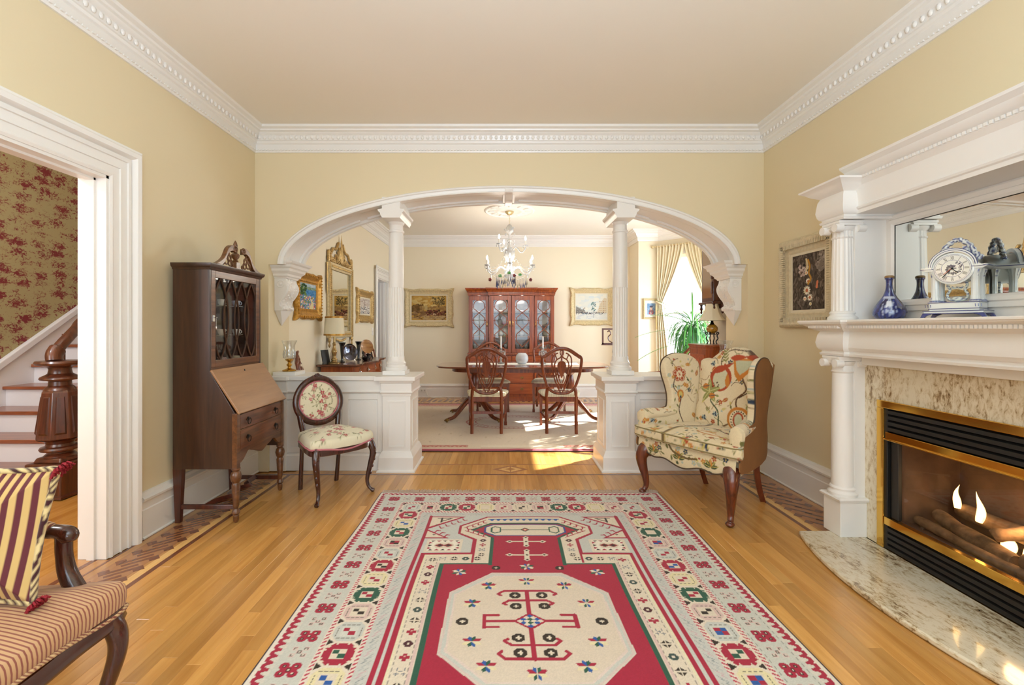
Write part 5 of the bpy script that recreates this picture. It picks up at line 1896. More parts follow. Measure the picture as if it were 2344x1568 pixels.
e.box(RXC - RHW + .004, RXC + RHW - .004, RY0, RY1 - .004, .001, .0068)
obj('rug_backing', e, mat('rug_selvedge', '#3A2C30', .95), rg, smooth=0)
frg = MB()
for i in range(400):
 x = RXC - RHW + .004 + i * (2 * RHW - .008) / 400
 dx = random.uniform(-.008, .008)
 L = random.uniform(.045, .075)
 frg.tube([(x, RY1 - .004, .007), (x + dx * .4, RY1 + L * .5, .010 + random.uniform(-.002, .003)), (x + dx, RY1 + L, .004)], .0032, 4, caps=False)
obj('fringe', frg, mat('fringe_cotton', '#BFA996', .95), rg, kind='stuff')
# ================================================================ SECRETARY DESK
DX0, DX1u, DX1 = -2.105, -1.870, -1.695
DY0, DY1 = 2.905, 3.520
dk = thing('secretary_desk', 'tall dark secretary desk with slanted lid and glazed cabinet, against the left wall', 'desk', ((DX0 + DX1) / 2, 3.21, 0), world=True)
side = [(DX0, .345), (DX1 - .012, .345), (DX1 - .012, .700), (DX1u, .975), (DX1u, 1.63), (DX0, 1.63)]
for (a, b_) in ((DY0, DY0 + .018), (DY1 - .018, DY1)):
 obj('side_panel', MB().prism(side, 'y', a, b_), DESKW, dk, smooth=0, bevel=.002)
obj('back_panel', MB().box(DX0, DX0 + .01, DY0 + .018, DY1 - .018, .36, 1.63), DESKW, dk, smooth=0)
obj('carcase', MB().prism([(DX0 + .01, .42), (DX1 - .03, .42), (DX1 - .03, .700), (DX1u - .01, .975), (DX0 + .01, .975)], 'y', DY0 + .018, DY1 - .018), DESKW, dk, smooth=0)
obj('corner_post', MB().box(DX1 - .03, DX1 + .003, DY0 - .002, DY0 + .034, .345, .700), DESKF, dk, smooth=0, bevel=.002)
obj('corner_post', MB().box(DX1 - .03, DX1 + .003, DY1 - .034, DY1 + .002, .345, .700), DESKF, dk, smooth=0, bevel=.002)
# slanted lid
n_ = unit((.275, .175))
L0, L1 = (DX1u + .002, .973), (DX1 + .010, .693)
obj('writing_lid', MB().prism([L0, L1, (L1[0] + .016 * n_[0], L1[1] + .016 * n_[1]), (L0[0] + .016 * n_[0], L0[1] + .016 * n_[1])], 'y', DY0 - .004, DY1 + .004), DESKL, dk, smooth=0, bevel=.004)
mid = ((L0[0] * .88 + L1[0] * .12) + .0165 * n_[0], (L0[1] * .88 + L1[1] * .12) + .0165 * n_[1])
kh = MB()
kh.ball((mid[0], 3.235, mid[1]), (.004, .006, .009), 10, 8)
obj('keyhole', kh, BLACK, dk)
# two drawers with bail pulls
for (z0, z1) in ((.590, .688), (.462, .582)):
 d_ = obj('drawer', MB().box(DX1 - .020, DX1 + .001, DY0 + .037, DY1 - .037, z0, z1), wood('drawer_veneer', '#4A2A1A', '#7A4628', .3, 'y', 1.2, .4), dk, smooth=0, bevel=.004)
 for yy in (DY0 + .125, DY1 - .125):
  h = MB()
  zc = (z0 + z1) / 2
  h.prism([(yy - .022, zc), (yy - .012, zc + .014), (yy, zc + .020), (yy + .012, zc + .014), (yy + .022, zc), (yy + .008, zc - .008), (yy, zc - .003), (yy - .008, zc - .008)], 'x', DX1 + .001, DX1 + .004)
  h.tube([(DX1 + .012, yy + .019 * math.cos(a), zc - .008 + .021 * math.sin(a)) for a in [k * PI / 8 for k in range(16)]], .0028, 6, closed=True)
  h.ball((DX1 + .007, yy, zc + .008), .006, 8, 6)
  ho = obj('pull', h, IRON, d_, off=(0, 0, 0))
obj('drawer_rail', MB().box(DX1 - .03, DX1 + .001, DY0 + .034, DY1 - .034, .583, .589), DESKF, dk, smooth=0)
ap = [(DY0 + .034, .462), (DY1 - .034, .462), (DY1 - .034, .375)]
for k in range(25):
 t = k / 24
 y = DY1 - .040 - (DY1 - DY0 - .080) * t
 u_ = abs(t - .5) * 2
 z = .402 - .020 * math.cos(u_ * PI * 2.2) * (1 - u_) - .030 * max(0, u_ - .72) / .28 + .030 * math.exp(-((u_ - .62) / .14) ** 2)
 ap.append((y, z))
ap.append((DY0 + .034, .375))
obj('apron', MB().prism(ap, 'x', DX1 - .022, DX1 - .002), DESKF, dk, smooth=0, bevel=.002)
legp = [(.010, .0), (.016, .012), (.018, .045), (.014, .05), (.024, .062), (.022, .078), (.013, .09), (.018, .11), (.026, .24), (.020, .255), (.028, .268), (.034, .295), (.028, .320), (.018, .330), (.026, .340), (.026, .350)]
for yy in (DY0 + .018, DY1 - .018):
 obj('front_leg', MB().lathe(legp, (DX1 - .016, yy, 0), 20), DESKF, dk)
for yy in (DY0 + .018, DY1 - .018):
 lg = MB()
 lg.add([(DX0 + .012, yy - .014, 0), (DX0 + .042, yy - .014, 0), (DX0 + .042, yy + .014, 0), (DX0 + .012, yy + .014, 0),
   (DX0 + .0, yy - .018, .346), (DX0 + .058, yy - .018, .346), (DX0 + .058, yy + .018, .346), (DX0, yy + .018, .346)],
           [(0, 3, 2, 1), (4, 5, 6, 7), (0, 1, 5, 4), (1, 2, 6, 5), (2, 3, 7, 6), (3, 0, 4, 7)])
 obj('back_leg', lg, MAHOG, dk, smooth=0)
 obj('stretcher', MB().box(DX0 + .03, DX1 - .02, yy - .009, yy + .009, .085, .115), MAHOG, dk, smooth=0, bevel=.003)
sp = smooth_path([(DX0 + .20, DY0 + .02), (DX0 + .21, DY0 + .12), (DX0 + .26, DY0 + .20), (DX0 + .20, DY0 + .30), (DX0 + .26, DY0 + .40), (DX0 + .21, DY0 + .48), (DX0 + .20, DY1 - .02)], 6)
obj('wavy_stretcher', MB().tube([(x, y, .10) for x, y in sp], .020, 4, flat=1.2, up=(0, 0, 1)), MAHOG, dk)
# upper cabinet: top, shelf floor, shelves, door with interlaced glazing bars
obj('cabinet_floor', MB().box(DX0 + .01, DX1u - .004, DY0 + .018, DY1 - .018, .976, .992), DESKF, dk, smooth=0)
corn = [(0, 1.622), (.004, 1.622), (.008, 1.634), (.018, 1.642), (.022, 1.654), (.022, 1.664), (0, 1.664)]
cm = MB().sweep([(DX0, DY1), (DX1u, DY1), (DX1u, DY0), (DX0, DY0)], corn, side=1)
cm.box(DX0, DX1u, DY0, DY1, 1.624, 1.663)
obj('cornice', cm, DESKW, dk, smooth=20)
# swan neck pediment: two scrolls, fretwork, finial
yc_ = (DY0 + DY1) / 2
xp = DX1u + .005
for sg in (-1, 1):
 top = smooth_path([(yc_ + sg * .300, 1.664), (yc_ + sg * .245, 1.676), (yc_ + sg * .175, 1.720), (yc_ + sg * .130, 1.790), (yc_ + sg * .085, 1.818), (yc_ + sg * .052, 1.812)], 7)
 sn = MB()
 bot = [(y, max(1.664, z - .030 - .012 * i / len(top))) for i, (y, z) in enumerate(top)]
 sn.prism(top + bot[::-1], 'x', xp - .018, xp + .012)
 obj('pediment_scroll', sn, DESKF, dk, smooth=30, bevel=.002)
 vm = MB()
 vm.tube([(xp + .010, yc_ + sg * (.050 + .018 * math.cos(a) * sg * sg), 1.795 + .018 * math.sin(a)) for a in [k * PI / 8 for k in range(16)]], .007, 8, closed=True)
 vm.ball((xp + .01, yc_ + sg * .050, 1.795), .009, 10, 8)
 obj('volute', vm, DESKF, dk)
 fw = MB()
 for (a, b_, r) in ((.170, 1.688, .014), (.130, 1.700, .020), (.130, 1.742, .014), (.090, 1.690, .016), (.095, 1.730, .018), (.060, 1.682, .012)):
  fw.tube([(xp - .004, yc_ + sg * (a + r * math.cos(t)), b_ + r * math.sin(t)) for t in [k * PI / 8 for k in range(16)]], .0045, 6, closed=True)
 fw.tube([(xp - .004, yc_ + sg * .05, 1.668), (xp - .004, yc_ + sg * .11, 1.775)], .005, 6)
 fw.tube([(xp - .004, yc_ + sg * .20, 1.670), (xp - .004, yc_ + sg * .10, 1.760)], .005, 6)
 obj('fretwork', fw, DESKF, dk, kind='stuff')
fin = MB().box(-.022, .022, -.022, .022, 0, .045)
fin.lathe([(.016, .045), (.020, .055), (.012, .065), (.024, .080), (.028, .098), (.020, .108), (.010, .112), (.014, .120), (.008, .128), (.013, .150), (.015, .165), (.010, .185), (.002, .20)], n=20)
fin.move(xp - .02, yc_, 1.664)
obj('finial', fin, DESKF, dk)
dr = MB()
dy0, dy1, dz0, dz1 = DY0 + .020, DY1 - .020, .992, 1.622
xg = DX1u - .018
for (a, b_, c, d) in ((dy0, dy0 + .042, dz0, dz1), (dy1 - .042, dy1, dz0, dz1), (dy0 + .042, dy1 - .042, dz0, dz0 + .045), (dy0 + .042, dy1 - .042, dz1 - .045, dz1)):
 dr.box(xg, DX1u + .001, a, b_, c, d)
door = obj('door', dr, DESKF, dk, smooth=0, bevel=.002)
gy0, gy1, gz0, gz1 = dy0 + .042, dy1 - .042, dz0 + .045, dz1 - .045
obj('pane', MB().box(xg + .006, xg + .009, gy0, gy1, gz0, gz1), PANE, door, smooth=0, off=(0, 0, 0))
zc = (gz0 + gz1) / 2
gw = gy1 - gy0
for k in range(4):
 for s_ in (-1, 1):
  path = []
  yb_ = gy0 + gw * (k + .5) / 4
  for i in range(17):
   t = -1 + 2 * i / 16
   off_ = gw / 4 * (.72 * math.cos(t * PI / 2) ** .8 if abs(t) < 1 else 0)
   y = yb_ + s_ * (off_ - gw / 8 * 0) - s_ * gw / 8 * .0
   z = zc + t * (gz1 - gz0) / 2
   y = min(gy1 - .004, max(gy0 + .004, y))
   path.append((xg + .012, y, z))
  obj('glazing_bar', MB().tube(path, .0068, 6), DESKW, door, off=(0, 0, 0))
lk = MB()
lk.box(DX1u + .001, DX1u + .004, dy0 + .010, dy0 + .030, 1.29, 1.33)
lk.tube([(DX1u + .004, dy0 + .02, 1.315), (DX1u + .022, dy0 + .02, 1.315)], .004, 8)
lk.tube([(DX1u + .018, dy0 + .02, 1.31), (DX1u + .018, dy0 + .022, 1.285), (DX1u + .018, dy0 + .02, 1.255)], .0025, 6)
lk.ball((DX1u + .018, dy0 + .02, 1.250), (.004, .009, .012), 10, 6)
obj('key', lk, SILVER, door, off=(0, 0, 0))
SHG = glass('glass_shelf', (.94, .97, .96), .10)
shz = [1.185, 1.395]
for z in shz:
 obj('glass_shelf', MB().box(DX0 + .012, xg - .012, DY0 + .02, DY1 - .02, z, z + .005), SHG, dk, smooth=0)
# things inside the secretary
PORC = ['#E8E4DC', '#D8C9B8', '#D9B4A8', '#C8D0DC', '#E6DDB8', '#B8C4B0']
cup_p = [(.010, 0), (.016, .004), (.024, .020), (.030, .045), (.029, .045), (.022, .020), (.012, .007), (0, .006)]
def small_cup(loc, col, label, rim=GOLD):
 t = thing('teacup', label, 'teacup', loc)
 obj('bowl', MB().lathe(cup_p, n=24), mat('porcelain_' + col[1:].lower(), col, .2, coat=.6), t)
 obj('handle', MB().tube([(.028 + .012 * math.sin(a), 0, .026 + .012 * math.cos(a)) for a in [k * PI / 6 for k in range(7)]], .003, 6), mat('porcelain_' + col[1:].lower(), col), t)
 obj('saucer', MB().lathe([(.014, -.004), (.042, .002), (.043, .004), (.014, -.001)], n=28), mat('porcelain_' + col[1:].lower(), col), t)
 return t
lab = ['nearest the key', 'in the middle', 'farthest from the key']
cols = [['#E8E4DC', '#D9B4A8', '#E6DDB8'], ['#C8D0DC', '#D8C9B8', '#E8E4DC'], ['#B8C4B0', '#E8E4DC', '#C8D0DC']]
names = {'#E8E4DC': 'white', '#D9B4A8': 'pink', '#E6DDB8': 'yellow', '#C8D0DC': 'pale blue', '#D8C9B8': 'beige', '#B8C4B0': 'pale green'}
for j, z in enumerate((.996, 1.194, 1.404)):
 for i in range(3):
  col = cols[j][i]
  small_cup((DX0 + .125, DY0 + .13 + i * .175, z), col, '%s china teacup on the %s shelf of the secretary desk, %s' % (names[col], ('bottom', 'middle', 'top')[j], lab[i]))
# ================================================================ WINGBACK CHAIR
# local frame: the sitter faces -y, x to the sitter's left as seen from the front right
CW = Canvas(-.9, .9, -.2, 1.3, .0035, '#DDCCAA')
OLV, OLD, RUST, ORG, BRN, PALEB, NAVY, YLW, LBR = '#6E6A38', '#3E4A2C', '#A8482A', '#C07A34', '#4A3020', '#A8B2A8', '#2E3C50', '#C8B468', '#8A6238'
def vine(cv, pts, w=.008, col=BRN):
 cv.line(smooth_path(pts, 8), w, col)
def crewel_fill(cv, x0, x1, y0, y1, seed, dens=1.0):
 r = random.Random(seed)
 n = int((x1 - x0) * (y1 - y0) * 170 * dens)
 for i in range(n):
  x, y = r.uniform(x0, x1), r.uniform(y0, y1)
  k = r.random()
  a = r.uniform(0, 2 * PI)
  if k < .42:
   cv.leaf(x, y, r.uniform(.025, .05), r.uniform(.005, .010), a, r.choice([OLV, OLD, OLV, YLW, '#8A8A50']), '#C8B98A' if r.random() < .4 else None)
  elif k < .60:
   p = [(x, y)]
   for q in range(3):
    a += r.uniform(-.9, .9)
    p.append((p[-1][0] + .03 * math.cos(a), p[-1][1] + .03 * math.sin(a)))
   vine(cv, p, .0045, r.choice([BRN, OLV, LBR]))
  elif k < .74:
   c_ = r.choice([RUST, ORG, NAVY, PALEB])
   for q in range(5):
    b = a + q * 2 * PI / 5
    cv.ell(x + .011 * math.cos(b), y + .011 * math.sin(b), .008, .006, c_, b)
   cv.ell(x, y, .005, .005, YLW)
  elif k < .86:
   cv.leaf(x, y, r.uniform(.03, .06), r.uniform(.010, .016), a, r.choice([RUST, ORG, PALEB]), YLW)
  else:
   cv.ell(x, y, .008, .008, r.choice([YLW, PALEB, '#CDBD94', RUST]))
def feather(cv, x, y, L, a, n, col, w=.006):
 cv.line([(x, y), (x + L * math.cos(a), y + L * math.sin(a))], .004, col)
 for i in range(n):
  t = (i + .6) / n
  for sg in (-1, 1):
   cv.leaf(x + L * t * math.cos(a), y + L * t * math.sin(a), L * .33, w, a + sg * .75, col)
# back panel motifs (x across, y up)
crewel_fill(CW, -.62, .55, .42, 1.15, 3, 1.5)
vine(CW, [(-.06, .48), (.02, .52), (.12, .60), (.10, .72), (.16, .80), (.12, .90), (.16, 1.0), (.10, 1.08)], .011, '#5A3A22')
vine(CW, [(-.02, .50), (-.03, .62), (-.10, .70), (-.07, .80), (-.13, .90)], .010, OLD)
vine(CW, [(.12, .74), (.20, .79), (.25, .74), (.22, .66)], .008, BRN)
vine(CW, [(-.05, .95), (-.06, 1.02), (0, 1.08), (.12, 1.07)], .008, BRN)
# big orange loop
CW.ell(-.045, .865, .088, .098, RUST)
CW.ell(-.042, .860, .062, .075, '#C6C0A0')
CW.leaf(-.10, .90, .17, .020, .55, RUST)
CW.leaf(.02, .80, .11, .018, 1.7, ORG)
# shield flower near the top
CW.poly([(.03, 1.02), (.19, 1.02), (.17, .93), (.10, .85), (.06, .90)], ORG)
CW.poly([(.05, 1.005), (.17, 1.005), (.15, .945), (.10, .90), (.07, .935)], '#B8B89A')
CW.leaf(.005, 1.02, .12, .022, .1, RUST)
CW.leaf(.22, 1.02, .12, .020, 3.0, RUST)
# pomegranate low on the right
CW.ell(.13, .585, .085, .090, ORG)
CW.ell(.13, .580, .066, .074, '#E0D2B0')
CW.ell(.13, .580, .040, .058, RUST)
CW.ell(.13, .580, .028, .046, '#C4C4A6')
for k in range(20):
 a = k * PI / 10
 CW.ell(.13 + .053 * math.cos(a), .580 + .065 * math.sin(a), .0055, .0055, BRN)
CW.leaf(.13, .515, .07, .016, -1.9, RUST)
CW.leaf(.13, .515, .07, .014, -1.2, '#C89A5A')
# spiky olive leaf cluster
for k in range(5):
 CW.leaf(-.12, .76, .10, .020, .4 + k * 1.25, '#8E8C50', '#D0C48C')
for (x, y) in ((-.165, .79), (-.10, .725)):
 CW.leaf(x - .02, y, .06, .022, .2, ORG, NAVY)
for k in range(8):
 CW.ell(-.075 + .024 * math.cos(k), .815 + .018 * math.sin(k * 1.7), .005, .005, BRN)
feather(CW, .20, .84, .13, 1.1, 5, OLV)
feather(CW, -.02, .98, .12, 1.9, 5, '#7E7A40')
feather(CW, .17, .70, .10, -.9, 4, '#8E8A50')
CW.leaf(.14, 1.085, .10, .014, -.2, OLD, OLV)
for (x, y) in ((-.13, .97), (.20, .95), (.22, .75), (-.14, .56), (-.05, .60)):
 for k in range(6):
  CW.leaf(x, y, .026, .007, k * PI / 3 + .2, NAVY if (k % 2) else PALEB)
# rust rose for the wing, centred at (-.40, .88)
for ox in (-.40,):
 for k in range(5):
  a = k * 2 * PI / 5 + PI / 2
  CW.ell(ox + .036 * math.cos(a), .90 + .036 * math.sin(a), .028, .026, RUST)
 for k in range(5):
  a = k * 2 * PI / 5 + PI / 2
  CW.ell(ox + .040 * math.cos(a), .90 + .040 * math.sin(a), .018, .016, '#D8C4A0', 0, .72)
 CW.ell(ox, .90, .026, .026, '#E4D6B4')
 for k in range(8):
  CW.line([(ox, .90), (ox + .018 * math.cos(k * PI / 4), .90 + .018 * math.sin(k * PI / 4))], .0035, RUST)
vine(CW, [(-.36, .88), (-.34, .80), (-.40, .72), (-.38, .62), (-.42, .52)], .008, BRN)
CW.ell(-.40, .745, .030, .036, ORG)
CW.ell(-.40, .742, .018, .024, YLW)
CW.leaf(-.40, .735, .03, .008, -1.57, NAVY)
CW.noise(.06)
# seat and cushion motifs, on their own canvas: x across, y = distance back
CS = Canvas(-.5, .5, -.5, .5, .0035, '#DCCBA6')
crewel_fill(CS, -.5, .5, -.5, .5, 11, 1.9)
vine(CS, [(.02, .30), (-.06, .16), (-.02, .02), (-.10, -.12), (-.12, -.30), (-.12, -.48)], .030, '#6A5430')
vine(CS, [(.02, .30), (-.05, .16), (-.01, .02), (-.09, -.12), (-.11, -.30), (-.11, -.48)], .010, '#B09858')
vine(CS, [(-.08, -.10), (.06, -.02), (.20, -.06), (.34, .02)], .010, BRN)
for (x, y, c_) in ((.12, -.14, ORG), (.26, -.20, RUST), (-.30, -.12, NAVY), (.32, .06, ORG), (-.28, .14, RUST), (.12, .18, ORG), (-.22, -.30, ORG), (.2, -.36, NAVY), (.05, -.34, RUST)):
 for k in range(6):
  CS.leaf(x, y, .045, .011, k * PI / 3, c_ if k % 2 else YLW)
CS.leaf(.02, -.16, .22, .028, -.15, ORG, YLW)
CS.leaf(.04, -.16, .18, .018, -.15, '#DCCBA6')
CS.noise(.06)
# apron / front rail
CF = Canvas(-.5, .5, 0, .6, .0035, '#DCCBA6')
crewel_fill(CF, -.5, .5, .1, .5, 21, 2.2)
for x in (-.24, -.02, .22):
 for k in range(5):
  CF.leaf(x, .34, .06, .014, PI * (.1 + .2 * k), [OLD, OLV, ORG, OLV, OLD][k], YLW)
vine(CF, [(-.12, .44), (-.06, .38), (.04, .36), (.12, .37)], .014, '#6A5430')
for k in range(26):
 CF.ell(-.10 + k * .012, .272 + .012 * math.sin(k * .5), .004, .004, BRN)
CF.noise(.06)
UPH = attr_mat('crewel_fabric', .9, bump=.35, bscale=300, sheen=.2, spec=.2)
TANF = mat('tan_outside_fabric', '#8A5C30', .8, bump=.2, bscale=300, var=.1)
CLEG = wood('cabriole_wood', '#4A2014', '#7A3A20', .25, 'z', 1, .5)
wb = thing('wingback_chair', 'tall wingback armchair in floral crewel fabric with cabriole legs, beside the right half wall', 'armchair', (1.485, 3.30, 0), rotz=math.radians(-58))
# seat frame with a shaped apron (front at y=-.27)
fw_, bw_ = .385, .255
yf, yb_ = -.285, .26
ap = []
N = 40
xs_ = [-fw_ + 2 * fw_ * k / N for k in range(N + 1)]
def apz(x):
 u_ = abs(x) / fw_
 return .335 - .055 * math.exp(-(u_ / .35) ** 2) - .03 * math.exp(-((u_ - .62) / .18) ** 2) - .02 * max(0, u_ - .85) / .15
mb_ = MB()
def apron_pt(u_, v_):
 x = -fw_ + 2 * fw_ * u_
 z0 = apz(x)
 z = z0 + (.43 - z0) * v_
 y = yf - .014 * math.cos(x / fw_ * PI / 2) ** .5 * (1 if abs(x) < fw_ else 0) + .010 * (2 * v_ - 1) ** 2
 return (x, y, z)
mb_.grid(apron_pt, 200, 40)
mb_.grid(lambda u_, v_: (-fw_ + (2 * fw_) * u_, yf + .05 + .002 * v_, apz(-fw_ + 2 * fw_ * u_) + (.43 - apz(-fw_ + 2 * fw_ * u_)) * v_), 40, 2)
mb_.grid(lambda u_, v_: (-fw_ + (2 * fw_) * u_, yf + .05 * v_ + .01 * (1 - v_), apz(-fw_ + 2 * fw_ * u_)), 60, 2)
obj('front_apron', mb_, UPH, wb, colfn=lambda V: CF.sample(V[:, 0], V[:, 2]), fix=False)
obj('apron_welt', MB().tube([(x, yf - .006, apz(x)) for x in xs_], .005, 6), mat('dark_welt', '#4A3828', .8), wb)
obj('seat_frame', MB().prism([(-fw_, yf + .05), (fw_, yf + .05), (bw_, yb_), (-bw_, yb_)], 'z', .315, .43), UPH, wb, smooth=20, colfn=lambda V: CF.sample(V[:, 0], V[:, 2]))
# T cushion
co = [(-.365, -.315), (.365, -.315), (.372, -.20), (.285, -.175), (.262, .20), (-.262, .20), (-.285, -.175), (-.372, -.20)]
co = resample(smooth_path(co, 6, True), 340)
pd = MB()
def cush(x, y, h):
 if h < 0:
  return (x * .985, y * .985, .432)
 if h == 0:
  return (x, y, .470)
 return (x, y, .470 + .050 * h ** .45 + .012 * h)
O = resample(co, 340)
# side wall of the cushion drawn from the bottom edge up so it reads as boxed
vs, fs = [], []
for j, (sc, z) in enumerate(((.985, .432), (.998, .442), (1.0, .456), (1.0, .472), (1.0, .486), (.995, .498), (.985, .505))):
 for p in O:
  vs.append((p[0] * sc, p[1] * sc, z))
for j in range(6):
 for k in range(340):
  k2 = (k + 1) % 340
  fs.append((j * 340 + k, j * 340 + k2, (j + 1) * 340 + k2, (j + 1) * 340 + k))
base_i = 6 * 340
rings = 60
c0 = O.mean(axis=0)
for i in range(1, rings + 1):
 t = i / rings
 for p in O:
  q = c0 * t + p * .985 * (1 - t)
  vs.append((q[0], q[1], .505 + .030 * (1 - (1 - t) ** 2.2)))
for i in range(rings):
 for k in range(340):
  k2 = (k + 1) % 340
  fs.append((base_i + i * 340 + k, base_i + i * 340 + k2, base_i + (i + 1) * 340 + k2, base_i + (i + 1) * 340 + k))
pd.add(vs, fs)
obj('seat_cushion', pd, UPH, wb, smooth=60, fix=False, colfn=lambda V: CS.sample(V[:, 0], V[:, 1] - (V[:, 2] < .505) * (.505 - V[:, 2]) * 1.3))
for z in (.442, .500):
 obj('cushion_welt', MB().tube([(p[0] * .997, p[1] * .997, z) for p in O[::4]], .0045, 6, closed=True), mat('olive_welt', '#8A7A50', .8), wb)
# inner back, humped top, leaning back
bo = [(-.245, .47)] + [(-.245 - .02 * t, .47 + .50 * t) for t in (.3, .6, 1)]
top = smooth_path([(-.268, .985), (-.24, 1.005), (-.19, 1.00), (-.145, 1.035), (-.08, 1.085), (0, 1.10), (.08, 1.085), (.145, 1.035), (.19, 1.00), (.24, 1.005), (.268, .985)], 5)
bo = bo[:-1] + [(x, z) for x, z in top] + [(.265, .77), (.251, .62), (.245, .47)]
def backm(x, z, h):
 lean = (z - .43) * .24
 y = .175 + lean
 bulge = .060 * max(0, h) - .020 * (x / .26) ** 2 * 0
 if h < 0:
  return (x * 1.0, y + .075, z)
 return (x, y + .04 - bulge - (.03 if h > 0 else 0) * h, z)
pd = MB().pad(bo, backm, n=380, rings=70, power=3.0)
obj('inner_back', pd, UPH, wb, smooth=60, colfn=lambda V: CW.sample(V[:, 0], V[:, 2]))
# wings and arms: one shaped side each, crewel inside and tan outside
def side_outline():
 # (y, z): y forward is negative
 pts = [(.22, .40), (-.245, .40), (-.262, .50), (-.255, .575), (-.225, .600), (-.12, .592), (-.045, .600), (-.010, .640), (-.004, .72), (-.020, .80), (-.045, .88), (-.050, .95), (-.020, 1.005), (.045, 1.038), (.125, 1.045), (.215, 1.025), (.285, .965), (.290, .88), (.265, .75), (.24, .60)]
 return smooth_path(pts, 4, True)
so_ = side_outline()
for sg in (-1, 1):
 def xin(y, z):
  """inner surface: flares with height and towards the front"""
  f = (yb_ - y) / (yb_ - yf)
  return sg * (bw_ + (fw_ - bw_) * max(0, min(1, f)) * .92 - .020 + .055 * max(0, z - .60))
 def inner(y, z, h):
  if h < 0:
   return (xin(y, z) + sg * .045, y, z)
  return (xin(y, z) + sg * .022 - sg * .030 * max(0, h) ** .6, y, z)
 pd = MB().pad(so_, inner, n=330, rings=60, power=2.6)
 cx_ = -.40
 obj('wing_side', pd, UPH, wb, smooth=60, colfn=lambda V: CW.sample(cx_ + (V[:, 1] - .07) * -sg * (-1 if sg < 0 else -1), V[:, 2] + .015))
 def outer(y, z, h):
  return (xin(y, z) + sg * (.048 if h < 0 else .056 + .004 * max(0, h)), y, z)
 so2 = [(y, z if z > .45 else z - .065) for y, z in so_]
 mo = MB().pad(so2, outer, n=120, rings=6)
 obj('outside_panel', mo, TANF, wb, smooth=50)
 obj('side_welt', MB().tube([(xin(y, z) + sg * .052, y, z) for y, z in resample(so_, 90)], .005, 6, closed=True), mat('dark_welt', '#4A3828', .8), wb)
 # rolled arm top and front scroll
 arm = MB()
 ap_ = smooth_path([(xin(.02, .6) + sg * .02, .03, .60), (xin(-.08, .6) + sg * .022, -.08, .588), (xin(-.18, .6) + sg * .026, -.18, .590), (xin(-.245, .6) + sg * .028, -.250, .582)], 24)
 arm.tube(ap_, [.036 + .010 * i / len(ap_) for i in range(len(ap_))], 64)
 obj('arm_roll', arm, UPH, wb, smooth=60, colfn=lambda V: CW.sample(-.42 + V[:, 1] * 1.2 + .1, V[:, 2] * 1.5 - .3 + V[:, 0] * .5))
 ac = MB()
 ends = [(xin(-.26, .5) - sg * .012, .42), (xin(-.26, .5) + sg * .050, .42), (xin(-.26, .5) + sg * .056, .50), (xin(-.26, .5) + sg * .066, .57), (xin(-.26, .5) + sg * .062, .605), (xin(-.26, .5) + sg * .028, .625), (xin(-.26, .5) - sg * .014, .608), (xin(-.26, .5) - sg * .022, .57), (xin(-.26, .5) - sg * .014, .50)]
 pdm = MB().pad(smooth_path(ends, 4, True), lambda x, z, h: (x, -.262 - (.012 * h if h > 0 else -.03), z), n=120, rings=26)
 obj('arm_front', pdm, UPH, wb, smooth=60, colfn=lambda V: CF.sample(V[:, 0] * 1.0, V[:, 2] * .9 - .12))
# outside back
ob = [(x * 1.05, z) for x, z in bo[1:-1]]
obj('outside_back', MB().prism([(-.27, .40)] + [(x * 1.02, z - .004) for x, z in bo[1:-1]] + [(.27, .40)], 'y', 0, .012).xf(Matrix.Translation((0, .245, 0)) @ Matrix(((1, 0, 0, 0), (0, 1, .24, -.24 * .43), (0, 0, 1, 0), (0, 0, 0, 1)))), TANF, wb, smooth=20)
# legs
for sg in (-1, 1):
 x0 = sg * (fw_ - .050)
 p = smooth_path([(x0, yf + .035, .355), (x0 + sg * .012, yf + .015, .315), (x0 + sg * .022, yf + .000, .27), (x0 + sg * .016, yf + .008, .20), (x0 + sg * .004, yf + .024, .12), (x0 + sg * .0, yf + .028, .06), (x0 + sg * .008, yf + .012, .028), (x0 + sg * .014, yf - .004, .014)], 5)
 n = len(p)
 rad = [np.interp(i / (n - 1), [0, .12, .3, .5, .72, .86, .94, 1], [.050, .052, .042, .030, .020, .018, .024, .020]) for i in range(n)]
 lg = MB().tube(p, rad, 16)
 lg.ball((x0 + sg * .012, yf + .000, .018), (.027, .030, .017), 16, 8)
 obj('front_leg', lg, CLEG, wb, smooth=70)
 kb_ = MB().prism([(x0 - sg * .045, .335), (x0 - sg * .10, .328), (x0 - sg * .075, .310), (x0 - sg * .04, .285)], 'y', yf + .012, yf + .035)
 obj('knee_bracket', kb_, CLEG, wb, smooth=0, bevel=.004)
 xb_ = sg * (bw_ - .03)
 lb = MB().tube(smooth_path([(xb_, yb_ - .03, .36), (xb_, yb_ - .025, .25), (xb_ * 1.0, yb_ + .005, .12), (xb_, yb_ + .06, .0)], 5), [.030] * 5 + [.028] * 6 + [.026] * 5, 4, flat=.9)
 obj('back_leg', lb, CLEG, wb, smooth=30)
wb['note'] = ''
del wb['note']
